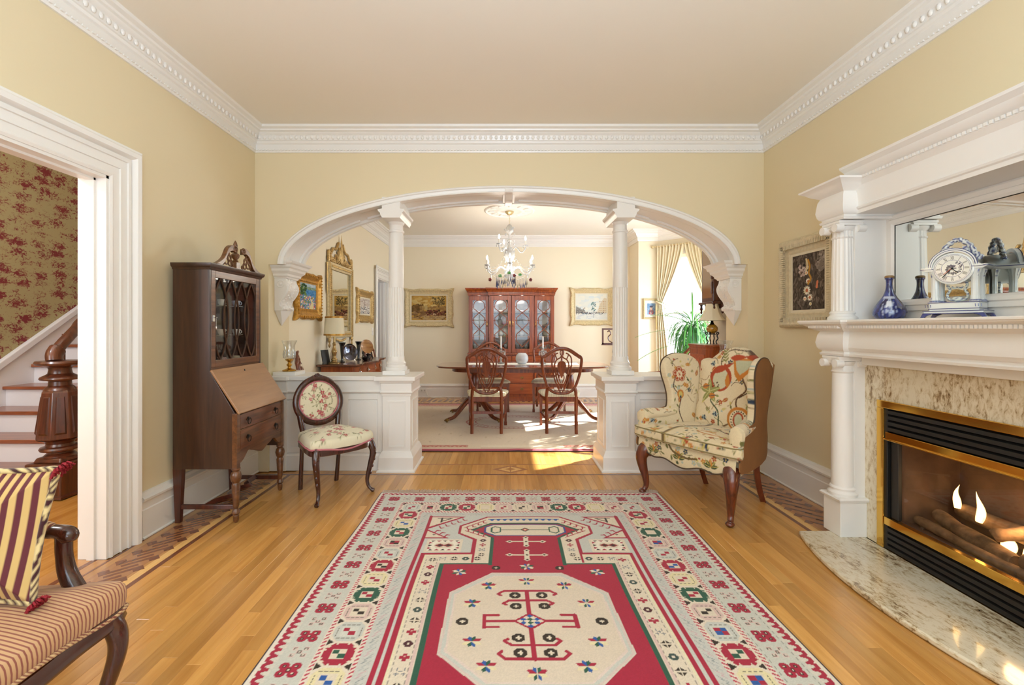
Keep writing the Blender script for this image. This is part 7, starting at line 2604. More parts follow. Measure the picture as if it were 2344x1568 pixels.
# ---- framed pictures
def frame_prof(w, d):
 return [(0, 0), (0, d * .35), (w * .10, d * .5), (w * .22, d * .40), (w * .45, d * .55), (w * .62, d * .95), (w * .78, d), (w * .92, d * .8), (w, d * .5), (w, 0)]
def framed(name, label, cx, cz, w, h, fw, place, material, cv, liner=.0, linerm=None, depth=.045, ornate=False, group=None, loc=(0, 0, 0), cat='picture', flip=False):
 """place(u, v, out) -> room point; w,h outside size; fw frame width"""
 t = thing(name, label, cat, loc, group=group, world=True)
 prof = frame_prof(fw, depth)
 x0, x1, z0, z1 = cx - w / 2 + fw, cx + w / 2 - fw, cz - h / 2 + fw, cz + h / 2 - fw
 n = 26
 vs, fs = [], []
 path = []
 corners = [(x1, z0), (x1, z1), (x0, z1), (x0, z0)]
 dirs = [(1, -1), (1, 1), (-1, 1), (-1, -1)]
 for i in range(4):
  a, b_ = corners[i], corners[(i + 1) % 4]
  da, db = dirs[i], dirs[(i + 1) % 4]
  for k in range(n):
   t_ = k / n
   sc = (da[0] + (db[0] - da[0]) * t_, da[1] + (db[1] - da[1]) * t_)
   path.append(((a[0] + (b_[0] - a[0]) * t_, a[1] + (b_[1] - a[1]) * t_), sc, t_, i))
 for (pt_, sc, t_, i) in path:
  wob = 1.0
  if ornate:
   wob = 1 + .10 * math.cos(t_ * 2 * PI * 3) + .16 * max(0, math.cos((t_ - .5) * PI * 5)) * (abs(t_ - .5) < .1) + .12 * (t_ < .06 or t_ > .94)
  for (o, d_) in prof:
   oo = o * (wob if o > fw * .5 else 1)
   # along a side only the outward axis grows
   ux = sc[0] * oo
   uz = sc[1] * oo
   vs.append(place(pt_[0] + ux, pt_[1] + uz, d_))
 k = len(prof)
 m = len(path)
 for i in range(m):
  j = (i + 1) % m
  for a in range(k):
   b_ = (a + 1) % k
   fs.append((i * k + a, i * k + b_, j * k + b_, j * k + a))
 obj('frame', MB().add(vs, fs), material, t, smooth=40)
 lx = 0
 if liner:
  lm = MB()
  for (a, b_, c, d_) in ((x0, x0 + liner, z0, z1), (x1 - liner, x1, z0, z1), (x0 + liner, x1 - liner, z0, z0 + liner), (x0 + liner, x1 - liner, z1 - liner, z1)):
   P_4 = [place(a, c, .012), place(b_, c, .012), place(b_, d_, .012), place(a, d_, .012), place(a, c, .018), place(b_, c, .018), place(b_, d_, .018), place(a, d_, .018)]
   lm.add(P_4, [(0, 3, 2, 1), (4, 5, 6, 7), (0, 1, 5, 4), (1, 2, 6, 5), (2, 3, 7, 6), (3, 0, 4, 7)])
  obj('liner', lm, linerm or mat('linen_liner', '#D8CDB4', .8), t, smooth=0)
 if ornate:
  orn = MB()
  for i, (pt_, sc, t_, q) in enumerate(path):
   if i % 2 == 0:
    o = fw * .78
    P0 = place(pt_[0] + sc[0] * o, pt_[1] + sc[1] * o, depth * .95)
    orn.ball(P0, fw * .13, 6, 4)
  obj('carving', orn, material, t, kind='stuff')
 ax0, ax1, az0, az1 = x0 + liner, x1 - liner, z0 + liner, z1 - liner
 if cv is not None:
  def plc(X, Y):
   u_ = (X - cv.x0) / (cv.w * cv.res - cv.res) * (ax1 - ax0)
   u_ = ax1 - u_ if flip else ax0 + u_
   v_ = az0 + (Y - cv.y0) / (cv.h * cv.res - cv.res) * (az1 - az0)
   return np.array([place(a, b_, .014) for a, b_ in zip(u_, v_)])
  flat_print('painting', cv, attr_mat('oil_paint', .8, bump=.2, bscale=60, spec=.15), t, plc)
 return t, (ax0, ax1, az0, az1)
def back_wall(y):
 return lambda u_, v_, d_: (u_, y - .002 - d_, v_)
def left_wall(x):
 return lambda u_, v_, d_: (x + .002 + d_, u_, v_)
def right_wall(x):
 return lambda u_, v_, d_: (x - .002 - d_, u_, v_)
def dab(cv, x0, x1, y0, y1, n, cols, s0, s1, asp=1.0, seed=0):
 r = random.Random(seed)
 for i in range(n):
  s_ = r.uniform(s0, s1)
  cv.ell(r.uniform(x0, x1), r.uniform(y0, y1), s_, s_ * asp, r.choice(cols), r.uniform(-.6, .6))
# brown landscape
p1 = Canvas(0, 1.4, 0, 1.0, .012, '#B89048')
dab(p1, 0, 1.4, .45, 1, 90, ['#B8924C', '#C4A25C', '#C9AE70', '#A88444', '#BFA468', '#B09058'], .05, .14, .5, 1)
dab(p1, 0, .45, .36, .62, 60, ['#6A4E2A', '#7A5C34', '#5E4628'], .03, .07, 1, 2)
dab(p1, .35, 1.4, .38, .55, 60, ['#8A6A40', '#9A7A4A', '#A08450'], .03, .08, .6, 3)
p1.poly([(.36, .40), (.37, .66), (.38, .78), (.39, .66), (.41, .40)], '#7A5C38')
p1.rect(.54, .64, .42, .58, '#B09A68')
dab(p1, 0, 1.4, 0, .36, 110, ['#6E5030', '#806040', '#A08058', '#8A6A44', '#5E4428'], .04, .12, .3, 4)
dab(p1, .5, 1.3, .02, .18, 40, ['#A88A60', '#B09468', '#9A7C54'], .05, .12, .25, 5)
p1.line([(1.12, .28), (1.10, .55), (1.14, .80)], .018, '#3E3020')
p1.line([(1.10, .55), (1.0, .72)], .010, '#3E3020')
p1.line([(1.11, .6), (1.22, .78)], .010, '#3E3020')
dab(p1, .84, 1.34, .62, .96, 110, ['#4E4228', '#5C4E30', '#6A5A38'], .012, .035, .7, 6)
dab(p1, .6, 1.36, .20, .40, 90, ['#4A2C20', '#5E3626', '#6A3A34', '#3E2A20', '#7E4A3A'], .015, .045, .8, 7)
dab(p1, .78, .98, .20, .28, 10, ['#C8B28A', '#B89A74'], .015, .03, .7, 8)
framed('framed_painting', 'brown river landscape painting in an ornate gilt frame, left of the china cabinet', -1.32, 1.605, .86, .675, .095, back_wall(BY), IVGOLD, p1, .022, ornate=True, group='paintings on the dining room back wall', loc=(-1.32, BY, 1.27))
p2 = Canvas(0, 1.4, 0, 1.15, .012, '#D6D6CC')
dab(p2, 0, 1.4, .4, 1.15, 60, ['#DAD8CC', '#D2D4CC', '#CCD2D0', '#DEDACA'], .06, .16, .5, 11)
dab(p2, 0, 1.4, 0, .3, 60, ['#CFCFC8', '#D6D4CA', '#C2C6C8'], .05, .14, .3, 12)
p2.poly([(0, .28), (0, .60), (.12, .55), (.3, .42), (.48, .33), (.5, .28)], '#8E8C86')
dab(p2, 0, .4, .28, .52, 40, ['#7A7670', '#A09A90', '#6E6A66'], .012, .03, 1.2, 13)
p2.poly([(1.4, .30), (1.4, .95), (1.28, .98), (1.12, .75), (1.0, .45), (.95, .30)], '#CDBFA4')
for i in range(7):
 for j in range(5):
  p2.rect(1.08 + i * .045, 1.095 + i * .045, .38 + j * .10, .43 + j * .10, '#A8774C' if (i + j) % 3 else '#8A8680')
dab(p2, .7, .9, .40, .78, 40, ['#5E7A78', '#7A948C', '#4E6A6E'], .012, .03, 1, 14)
p2.line([(.80, .08), (.80, .5)], .014, '#56605E')
dab(p2, 0, 1.35, .24, .34, 120, ['#3A4048', '#5A5A60', '#4A5A66', '#7A5A50'], .006, .018, 1.4, 15)
framed('framed_painting', 'pale grey street scene painting in a cream gilt frame, right of the china cabinet', 1.60, 1.625, .76, .66, .085, back_wall(BY), IVGOLD, p2, .016, ornate=True, group='paintings on the dining room back wall', loc=(1.6, BY, 1.3), )
# coastal flower painting on the left wall
p3 = Canvas(0, 1, 0, 1.2, .012, '#5E8AB0')
p3.rect(0, 1, .95, 1.2, '#A8BCC6')
dab(p3, .0, 1, .95, 1.2, 20, ['#C4CCD0', '#9AB2C4', '#B4C4CC'], .06, .14, .4, 20)
dab(p3, .2, 1, .90, 1.02, 30, ['#7A9470', '#8EA080', '#6A8468'], .04, .09, .4, 21)
dab(p3, .2, 1, .66, .92, 50, ['#3E78AE', '#4A86BA', '#5A94C0', '#3468A0'], .04, .1, .3, 22)
dab(p3, 0, .38, .66, 1.12, 60, ['#3E5A34', '#4E6E3C', '#2E4A30', '#6A8448'], .03, .07, 1, 23)
dab(p3, 0, 1, 0, .62, 240, ['#C85A5A', '#E8E0D0', '#D88A8A', '#4E6E3C', '#7A8E50', '#C8A848', '#A83A48', '#E0C8C0', '#5A7A50', '#E6D49A'], .015, .04, .8, 24)
p3.poly([(.55, 0), (.7, .3), (.62, .5), (.68, .5), (.82, .3), (.85, 0)], '#D8C89A')
framed('framed_painting', 'bright coastal garden painting in a wide gold frame on the dining left wall', 4.72, 1.575, .60, .47, .095, left_wall(DLX), GOLD2, p3, .01, ornate=True, loc=(DLX, 4.74, 1.34), linerm=GOLD2)
p4 = Canvas(0, .8, 0, 1, .012, '#C8C0B4')
dab(p4, 0, .8, .5, 1, 60, ['#B8A8A0', '#D0C8BE', '#A8988E', '#C4B4A4'], .03, .08, .8, 31)
dab(p4, 0, .8, 0, .5, 110, ['#6A7A84', '#D8D4CC', '#5A4A44', '#9A8A80', '#E0DCD4'], .02, .05, .6, 32)
p4.line([(.35, .3), (.40, .9)], .02, '#5A4A40')
framed('framed_painting', 'small winter scene painting in a carved gold frame beside the dining room door', 6.66, 1.56, .72, .46, .10, left_wall(DLX), GOLD, p4, .02, ornate=True, loc=(DLX, 6.66, 1.33))
# little portrait on the bay return
p5 = Canvas(0, .8, 0, 1, .014, '#7E98B0')
dab(p5, 0, .8, 0, 1, 60, ['#7A94B0', '#8EA4B8', '#6A86A6'], .05, .12, .8, 41)
p5.ell(.40, .22, .26, .26, '#8A6A6A')
p5.ell(.40, .55, .13, .16, '#C8A890')
p5.ell(.40, .70, .17, .08, '#4A4A58')
dab(p5, .2, .6, .0, .3, 16, ['#B04A50', '#D8C8C0', '#4A5A78'], .03, .07, .8, 42)
framed('framed_picture', 'small blue portrait with a wide cream mat, on the bay wall', 2.502, 1.565, .285, .345, .035, back_wall(7.66), IVGOLD, None, loc=(2.5, 7.66, 1.39))
tt = bpy.context.scene.collection.objects[-1]
pm = thing('portrait_print', 'tiny blue portrait print inside the cream mat', 'picture', (2.502, 7.66, 1.4), world=True) if False else None
fr5 = [o for o in bpy.data.objects if o.name.startswith('framed_picture')][0]
obj('mat_board', MB().box(2.39, 2.614, 7.640, 7.650, 1.42, 1.71), mat('cream_mat', '#E6E0D2', .8), fr5, smooth=0)
flat_print('painting', p5, attr_mat('oil_paint'), fr5, lambda X, Y: np.stack([2.43 + X / .8 * .135, np.full_like(X, 7.638), 1.47 + Y * .19], 1))
# abstract flower painting on the living room right wall, cream reeded frame
p6 = Canvas(0, 1, 0, 1.3, .006, '#4A4038')
r6 = random.Random(5)
for i in range(420):
 x, y = r6.uniform(0, 1), r6.uniform(0, 1.3)
 p6.ell(x, y, r6.uniform(.03, .09), r6.uniform(.01, .03), r6.choice(['#4A4038', '#5A4E44', '#3A322C', '#6A5E54', '#544A42', '#76685C']), r6.uniform(.8, 2.2))
dab(p6, .75, 1, .85, 1.3, 40, ['#8A7E74', '#9E9288', '#7A6E64'], .02, .05, 1, 61)
dab(p6, .20, .42, .80, 1.05, 40, ['#2A2420', '#AE9890', '#C0AEA6', '#8A7468'], .02, .05, .7, 62)
for (x, y, s_) in ((.46, .45, .12), (.50, .66, .08), (.44, .86, .06), (.47, .98, .05), (.55, .28, .09), (.40, .26, .06), (.57, .13, .05)):
 for k in range(11):
  a = k * 2 * PI / 11 + x * 9
  p6.leaf(x, y, s_, s_ * .22, a, r6.choice(['#E8E2D0', '#DCD2B8', '#D0C4A0', '#EDE8DC']))
 p6.ell(x, y, s_ * .34, s_ * .38, r6.choice(['#C87A4A', '#C8A050', '#B86A48']))
p6.line(smooth_path([(.50, 1.15), (.55, 1.0), (.52, .85), (.58, .72), (.50, .60)], 6), .05, '#B8863A')
p6.line(smooth_path([(.44, 1.18), (.47, 1.05), (.45, .92)], 6), .05, '#C8B890')
p6.line([(.76, .50), (.78, .62)], .06, '#C87858')
CRM = mat('cream_reeded_frame', '#D2C4A4', .6, var=.12, vscale=40, bump=.4, bscale=70)
f6, r_ = framed('framed_painting', 'dark abstract flower painting in a wide cream reeded frame, right wall', 3.355, 1.59, .62, .68, .115, right_wall(RX), CRM, p6, .018, depth=.055, flip=True, loc=(RX, 3.36, 1.25))
# reeding on the cream frame
for (a, b_, c, d_, ax) in ((3.355 - .31, 3.355 + .31, 1.25, 1.365, 'h'), (3.355 - .31, 3.355 + .31, 1.815, 1.93, 'h'), (3.045, 3.16, 1.28, 1.90, 'v'), (3.55, 3.665, 1.28, 1.90, 'v')):
 rd = MB()
 if ax == 'h':
  m = 34
  for i in range(m):
   y = a + .03 + (b_ - a - .06) * i / (m - 1)
   zc = (c + d_) / 2 + (.012 if c > 1.6 else -.012)
   rd.box(RX - .056, RX - .040, y - .005, y + .005, zc - .028, zc + .028)
 else:
  m = 36
  for i in range(m):
   z = c + .02 + (d_ - c - .04) * i / (m - 1)
   yc2 = (a + b_) / 2 + (.012 if a > 3.4 else -.012)
   rd.box(RX - .056, RX - .040, yc2 - .028, yc2 + .028, z - .005, z + .005)
 obj('reeding', rd, CRM, f6, smooth=0, kind='stuff')
# ---- gilt pier mirror on the left wall
mt2 = thing('gilt_mirror', 'tall gilt mirror with a pierced carved crest over the writing chest', 'mirror', (DLX, 5.66, 1.06), world=True)
lw = left_wall(DLX)
y0, y1, z0, z1 = 5.24, 6.08, 1.13, 2.02
mbx = MB()
for (a, b_, c, d_) in ((y0, y0 + .085, z0, z1), (y1 - .085, y1, z0, z1), (y0 + .085, y1 - .085, z0, z0 + .075), (y0 + .085, y1 - .085, z1 - .085, z1)):
 mbx.box(DLX + .002, DLX + .035, a, b_, c, d_)
obj('frame', mbx, IVGOLD, mt2, smooth=0, bevel=.006)
for (a, b_, c, d_) in ((y0 + .012, y0 + .024, z0, z1), (y1 - .024, y1 - .012, z0, z1), (y0 + .066, y0 + .078, z0 + .07, z1 - .08), (y1 - .078, y1 - .066, z0 + .07, z1 - .08)):
 obj('frame_bead', MB().box(DLX + .03, DLX + .045, a, b_, c, d_), GOLD, mt2, smooth=0, bevel=.003)
lf = MB()
for k in range(34):
 z = z0 + .03 + k * (z1 - z0 - .06) / 33
 for yy in (y0 + .045, y1 - .045):
  lf.ball((DLX + .038, yy, z), (.008, .018, .013), 6, 4)
for k in range(26):
 y = y0 + .1 + k * (y1 - y0 - .2) / 25
 for zz in (z0 + .038, z1 - .043):
  lf.ball((DLX + .038, y, zz), (.008, .013, .016), 6, 4)
obj('leaf_carving', lf, GOLD, mt2, kind='stuff')
obj('mirror', MB().box(DLX + .012, DLX + .016, y0 + .085, y1 - .085, z0 + .075, z1 - .085), MIRR, mt2, smooth=0)
cs = MB()
ym = (y0 + y1) / 2
top_h = lambda y: .06 + .17 * math.exp(-((y - ym) / .16) ** 2) + .05 * math.exp(-((abs(y - ym) - .36) / .06) ** 2)
for k in range(70):
 y = y0 + .02 + (y1 - y0 - .04) * ((k * .618) % 1)
 h = top_h(y) * random.uniform(.15, 1.0)
 cs.tube(smooth_path([(DLX + .012, y, z1 + h * .2), (DLX + .030, y + random.uniform(-.03, .03), z1 + h * .6), (DLX + .016, y + random.uniform(-.03, .03), z1 + h)], 3), random.uniform(.007, .014), 6)
for sg in (-1, 1):
 cs.tube(smooth_path([(DLX + .02, ym + sg * .40, z1), (DLX + .02, ym + sg * .40, z1 + .12), (DLX + .02, ym + sg * .33, z1 + .10), (DLX + .02, ym + sg * .25, z1 + .17), (DLX + .02, ym + sg * .15, z1 + .18), (DLX + .02, ym + sg * .07, z1 + .27)], 5), .016, 8)
obj('carved_crest', cs, GOLD, mt2, kind='stuff')
obj('crest_finial', MB().lathe([(.03, 0), (.05, .03), (.035, .07), (.05, .10), (.03, .14), (.036, .17), (.018, .22), (.022, .25), (.010, .30), (.002, .36)], (DLX + .03, ym, z1 + .02), 14, sx=.5), GOLD, mt2)
for yy in (y0 + .03, y1 - .03):
 obj('pendant', MB().lathe([(.004, -.115), (.022, -.09), (.012, -.06), (.030, -.03), (.020, 0)], (DLX + .028, yy, z0), 12, sx=.6), GOLD, mt2)
 obj('side_drop', MB().lathe([(.004, -.36), (.018, -.30), (.010, -.25), (.020, -.15), (.010, -.08), (.022, 0)], (DLX + .020, yy + (.045 if yy > ym else -.045), z1 - .02), 10, sx=.6), GOLD, mt2)
sw = MB()
for k in range(15):
 t_ = k / 14
 sw.ball((DLX + .025, ym - .16 + .32 * t_, z0 - .02 - .025 * math.sin(PI * t_)), (.010, .014, .013), 6, 5)
obj('swag', sw, GOLD, mt2, kind='stuff')
# ---- writing chest against the left wall with its lamp and silver
ch = thing('writing_chest', 'bow-fronted mahogany chest with brass handles below the gilt mirror', 'chest', (-1.83, 5.60, 0), world=True)
CX0, CX1, CYa, CYb = -1.99, -1.64, 4.985, 6.18
front = [(CX1, CYa), (CX1 + .02, CYa + .15), (CX1 - .005, CYa + .30), (CX1 + .06, CYa + .55), (CX1 + .075, (CYa + CYb) / 2), (CX1 + .06, CYb - .55), (CX1 - .005, CYb - .30), (CX1 + .02, CYb - .15), (CX1, CYb)]
fp = smooth_path(front, 5)
obj('body', MB().prism([(CX0, CYa)] + fp + [(CX0, CYb)], 'z', .10, .825), CABW, ch, smooth=30)
tp = [(DLX + .01, CYa - .06)] + [(x + .05, y + (y - 5.58) * .06) for x, y in fp] + [(DLX + .01, CYb + .06)]
obj('top', MB().prism(tp, 'z', .825, .848), wood('chest_top', '#4A2818', '#6E4028', .25, 'y', 1, .5), ch, smooth=30, bevel=.005)
for j, (z0_, z1_) in enumerate(((.70, .81), (.52, .68), (.32, .50), (.12, .30))):
 for (ya_, yb_2) in ((CYa + .03, 5.57), (5.60, CYb - .03)):
  pts_ = [(x, y) for x, y in fp if ya_ <= y <= yb_2]
  pts_ = [(np.interp(ya_, [p[1] for p in fp], [p[0] for p in fp]), ya_)] + pts_ + [(np.interp(yb_2, [p[1] for p in fp], [p[0] for p in fp]), yb_2)]
  dw_ = obj('drawer', MB().prism([(x + .006, y) for x, y in pts_] + [(x - .01, y) for x, y in pts_[::-1]], 'z', z0_, z1_), wood('chest_drawer', '#7A3C1E', '#A45A30', .3, 'y', 1, .4), ch, smooth=30, bevel=.003)
  for fy in (.25, .75):
   yy = ya_ + (yb_2 - ya_) * fy
   xx = np.interp(yy, [p[1] for p in fp], [p[0] for p in fp]) + .008
   hp = MB().prism([(yy - .025, (z0_ + z1_) / 2), (yy, (z0_ + z1_) / 2 + .03), (yy + .025, (z0_ + z1_) / 2), (yy, (z0_ + z1_) / 2 - .03)], 'x', xx, xx + .004)
   hp.tube([(xx + .012, yy + .018 * math.cos(a), (z0_ + z1_) / 2 + .018 * math.sin(a)) for a in [PI + k * PI / 8 for k in range(9)]], .003, 6)
   obj('handle', hp, SILVER, dw_, off=(0, 0, 0))
for (x, y) in ((CX0 + .03, CYa + .03), (CX1 - .03, CYa + .03), (CX0 + .03, CYb - .03), (CX1 - .03, CYb - .03)):
 obj('foot', MB().lathe([(.02, 0), (.03, .02), (.022, .05), (.035, .10)], (x, y, 0), 12), CABW, ch)
CT = .848
la = thing('table_lamp', 'brass candlestick table lamp with a gold-banded cream drum shade on the chest', 'lamp', (-1.865, 5.05, CT))
obj('base', MB().lathe(smooth_path([(.062, 0), (.065, .012), (.040, .022), (.030, .035), (.034, .05), (.020, .075), (.024, .11), (.030, .14), (.018, .17), (.014, .20), (.020, .225), (.013, .24), (.012, .30)], 3), n=28), mat('aged_brass', '#A88C5C', .3, .85), la, smooth=60)
obj('shade', MB().lathe([(.112, .315), (.096, .525), (.094, .525), (.110, .315)], n=48), mat('cream_shade', '#DCD2B4', .7, **{'Transmission Weight': 0.0}), la, smooth=60)
for (r, z) in ((.1125, .315), (.0985, .508)):
 obj('shade_band', MB().lathe([(r, z), (r - .0008, z + .018), (r - .002, z + .018), (r - .002, z)], n=48), GOLD2, la, smooth=60)
def black_vase(x, y, label):
 t = thing('black_vase', label, 'vase', (x, y, CT), group='black glass vases on the writing chest')
 obj('body', MB().lathe(smooth_path([(.030, 0), (.034, .008), (.016, .02), (.014, .06), (.020, .13), (.026, .19), (.040, .225), (.037, .228), (.020, .19)], 3), n=24), mat('black_glass', '#0E0E12', .08, coat=.8), t, smooth=60)
black_vase(-1.86, 5.28, 'flared black glass vase between the table lamp and the silver plate')
black_vase(-1.79, 5.66, 'flared black glass vase right of the silver plate')
pl = thing('silver_plate', 'round silver plate standing upright on the writing chest', 'plate', (-1.84, 5.47, CT), rotz=math.radians(52))
m_ = MB().lathe([(0, 0), (.078, .003), (.098, .014), (.101, .016), (.097, .010), (.076, -.002), (0, -.005)], n=48)
m_.xf(Matrix.Translation((0, 0, .106)) @ Matrix.Rotation(math.radians(82), 4, 'X'))
obj('dish', m_, mat('dark_silver', '#5A5A66', .1, 1.0), pl, smooth=40)
obj('easel', MB().tube([(-.06, -.03, 0), (-.03, .03, .12), (.03, .03, .12), (.06, -.03, 0)], .003, 6), SILVER, pl)
wp = thing('wooden_plate', 'oval wooden dish leaning on a dark carved stand at the right end of the chest', 'plate', (-1.78, 5.98, CT), rotz=math.radians(35))
m_ = MB().lathe([(0, 0), (.07, .004), (.098, .016), (.095, .020), (.07, .009), (0, .005)], n=40, sx=.85)
m_.xf(Matrix.Translation((0, .01, .150)) @ Matrix.Rotation(math.radians(66), 4, 'X'))
obj('dish', m_, wood('burl', '#8A5A30', '#B8844C', .25, 'x', 1.5, .5), wp, smooth=40)
ew = MB()
for sg in (-1, 1):
 ew.tube(smooth_path([(sg * .06, -.05, .0), (sg * .05, -.03, .04), (sg * .06, .0, .07), (sg * .02, .05, .12)], 4), .008, 6)
 ew.tube(smooth_path([(sg * .05, .05, 0), (sg * .03, .05, .06), (sg * .01, .05, .13)], 4), .007, 6)
ew.tube([(-.06, -.045, .03), (.06, -.045, .03)], .007, 6)
obj('carved_stand', ew, BLACK, wp)
for k, (x, y, lb) in enumerate(((-1.66, 5.52, 'small black glass bowl at the front of the writing chest'), (-1.70, 5.78, 'small black ribbed cup beside the wooden dish stand'))):
 t = thing('black_bowl', lb, 'bowl', (x, y, CT))
 obj('bowl', MB().lathe([(.018, 0), (.034, .015), (.042, .045), (.040, .045), (.030, .018), (0, .012)] if k == 0 else [(.020, 0), (.028, .02), (.022, .04), (.034, .07), (.032, .07), (.018, .03), (0, .02)], n=24), mat('black_glass', '#0E0E12'), t, smooth=50)
pf_ = thing('photo_frame', 'thin silver photo frame standing at the near end of the chest', 'picture frame', (-1.93, 5.00 + .0, CT), rotz=math.radians(70))
obj('frame', MB().box(-.055, .055, -.006, .006, 0, .16).xf(Matrix.Rotation(math.radians(-12), 4, 'X')), mat('dark_frame', '#25221F'), pf_, smooth=0, bevel=.002)
obj('strut', MB().box(-.01, .01, .0, .055, 0, .006), IRON, pf_, smooth=0)
# ---- hurricane lamp on the left half wall
def hurricane(x, y, label, zb=.828):
 bk_ = thing('cap_block', 'small white plinth block on the half wall cap under the %s glass lamp' % ('left' if x < 0 else 'right'), 'block', (x, y, zb))
 obj('block', MB().box(-.10, .10, -.10, .10, 0, .032), WHITE, bk_, smooth=0, bevel=.004)
 t = thing('hurricane_lamp', label, 'candle lamp', (x, y, zb + .0325))
 obj('brass_foot', MB().lathe(smooth_path([(.055, 0), (.058, .008), (.040, .016), (.016, .026), (.012, .04), (.024, .055), (.012, .07), (.016, .085), (.030, .095), (.034, .105), (.020, .112)], 3), n=32), mat('lamp_brass', '#B88C3C', .18, 1.0), t, smooth=60)
 obj('glass_shade', MB().lathe(smooth_path([(.028, .100), (.046, .118), (.052, .145), (.046, .19), (.050, .235), (.064, .270), (.062, .270), (.048, .235), (.044, .19), (.050, .145), (.044, .120), (.026, .104)], 4), n=40, flute=0), glass('lamp_glass', (.96, .97, .97), .10, .02), t, smooth=70)
 cu_ = MB()
 for k in range(14):
  a = k * 2 * PI / 14
  cu_.tube([(.048 * math.cos(a), .048 * math.sin(a), .118), (.053 * math.cos(a + .15), .053 * math.sin(a + .15), .15), (.048 * math.cos(a + .2), .048 * math.sin(a + .2), .185)], .0022, 5)
 obj('cut_pattern', cu_, CRYSTAL, t, kind='stuff')
 return t
hurricane(-1.915, 4.09, 'brass and cut glass hurricane lamp on the left half wall')
hurricane(2.005, 4.09, 'brass and cut glass hurricane lamp on the right half wall, behind the wingback')
# ---- china cabinet on the back wall
cc = thing('china_cabinet', 'tall cherry china cabinet with four glazed doors on the dining back wall', 'cabinet', (.155, 7.98, 0), world=True)
KX = .155
KY = 7.80          # front of the side bays; the middle bay stands proud
KM = 7.74
W1 = .735
mid = .375
up0, up1 = .80, 1.80
obj('base_cabinet', MB().box(KX - W1, KX + W1, KY + .01, BY - .004, .06, .79).box(KX - mid - .0, KX + mid + .0, KM + .01, KY + .02, .06, .79), CABW, cc, smooth=0)
obj('base_plinth', MB().box(KX - W1 - .01, KX + W1 + .01, KY - .005, BY - .004, 0, .08).box(KX - mid - .01, KX + mid + .01, KM - .01, KY + .02, 0, .08), CABW, cc, smooth=0)
obj('base_top', MB().box(KX - W1 - .02, KX + W1 + .02, KY - .02, BY - .004, .79, .815).box(KX - mid - .02, KX + mid + .02, KM - .03, KY + .02, .79, .8155), CABW, cc, smooth=0, bevel=.003)
for j, (z0_, z1_) in enumerate(((.655, .765), (.50, .64), (.31, .485), (.12, .295))):
 for (a, b_) in ((KX - mid + .02, KX - .01), (KX + .01, KX + mid - .02)) if j == 0 else ((KX - mid + .02, KX + mid - .02),):
  q = obj('drawer', MB().box(a, b_, KM - .004, KM + .012, z0_, z1_), wood('cherry_drawer', '#84360F', '#AE5620', .3, 'x', 1, .12), cc, smooth=0, bevel=.004)
  for f in ((.5,) if j == 0 else (.25, .75)):
   xx = a + (b_ - a) * f
   zz = (z0_ + z1_) / 2
   hp = MB().prism([(xx - .032, zz), (xx - .015, zz + .018), (xx, zz + .024), (xx + .015, zz + .018), (xx + .032, zz), (xx + .012, zz - .012), (xx, zz - .006), (xx - .012, zz - .012)], 'y', KM - .008, KM - .004)
   hp.tube([(xx + .022 * math.cos(a_), KM - .014, zz - .004 + .018 * math.sin(a_)) for a_ in [PI + k * PI / 8 for k in range(9)]], .003, 6)
   obj('handle', hp, mat('old_brass', '#8A6A3C'), q, off=(0, 0, 0))
for sg in (-1, 1):
 a, b_ = sorted((KX + sg * (mid + .02), KX + sg * (W1 - .02)))
 q = obj('cupboard_door', MB().box(a, b_, KY - .004, KY + .012, .12, .76), wood('cherry_drawer', '#7E3418', '#A8532A'), cc, smooth=0, bevel=.004)
 obj('raised_panel', MB().box(a + .05, b_ - .05, KY - .010, KY - .003, .17, .71), CABW, q, smooth=0, bevel=.004, off=(0, 0, 0))
# upper carcase: sides, back, floor, top, shelves, partitions
carc = MB()
for x in (-W1, W1 - .02):
 carc.box(KX + x, KX + x + .02, KY + .02, BY - .004, .815, up1)
obj('side', carc, CABW, cc, smooth=0) if False else None
for x in (-W1, W1 - .02):
 obj('side', MB().box(KX + x, KX + x + .02, KY + .02, BY - .004, .815, up1), CABW, cc, smooth=0)
for x in (-mid - .010, mid - .010):
 obj('partition', MB().box(KX + x, KX + x + .02, KM + .02, BY - .02, .815, up1), CABW, cc, smooth=0)
obj('cabinet_back', MB().box(KX - W1 + .02, KX + W1 - .02, BY - .02, BY - .004, .815, up1), mat('cabinet_back_panel', '#7A6658', .25, .35), cc, smooth=0)
obj('top_board', MB().box(KX - W1, KX + W1, KY, BY - .004, up1, up1 + .02), CABW, cc, smooth=0)
shelves = (.83, 1.10, 1.30, 1.52)
for z in shelves[1:]:
 obj('shelf', MB().box(KX - W1 + .02, KX + W1 - .02, KY + .04, BY - .03, z - .012, z), wood('pale_shelf', '#8E6A4A', '#A8845E', .4, 'x', 1, .1), cc, smooth=0)
cpath = [(KX - W1, BY - .004), (KX - W1, KY), (KX - mid - .01, KY), (KX - mid - .01, KM), (KX + mid + .01, KM), (KX + mid + .01, KY), (KX + W1, KY), (KX + W1, BY - .004)]
cprof = [(0, up1), (.008, up1), (.010, up1 + .022), (.016, up1 + .026), (.016, up1 + .052), (.026, up1 + .058), (.030, up1 + .075), (.050, up1 + .10), (.056, up1 + .115), (.056, up1 + .128), (-.02, up1 + .128)]
cm = MB().sweep(cpath, cprof, side=-1)
obj('cornice', cm, CABW, cc, smooth=20)
obj('cornice_top', MB().box(KX - W1, KX + W1, KY, BY - .004, up1 + .02, up1 + .12).box(KX - mid - .01, KX + mid + .01, KM, KY + .01, up1 + .0, up1 + .12), CABW, cc, smooth=0)
dd = MB()
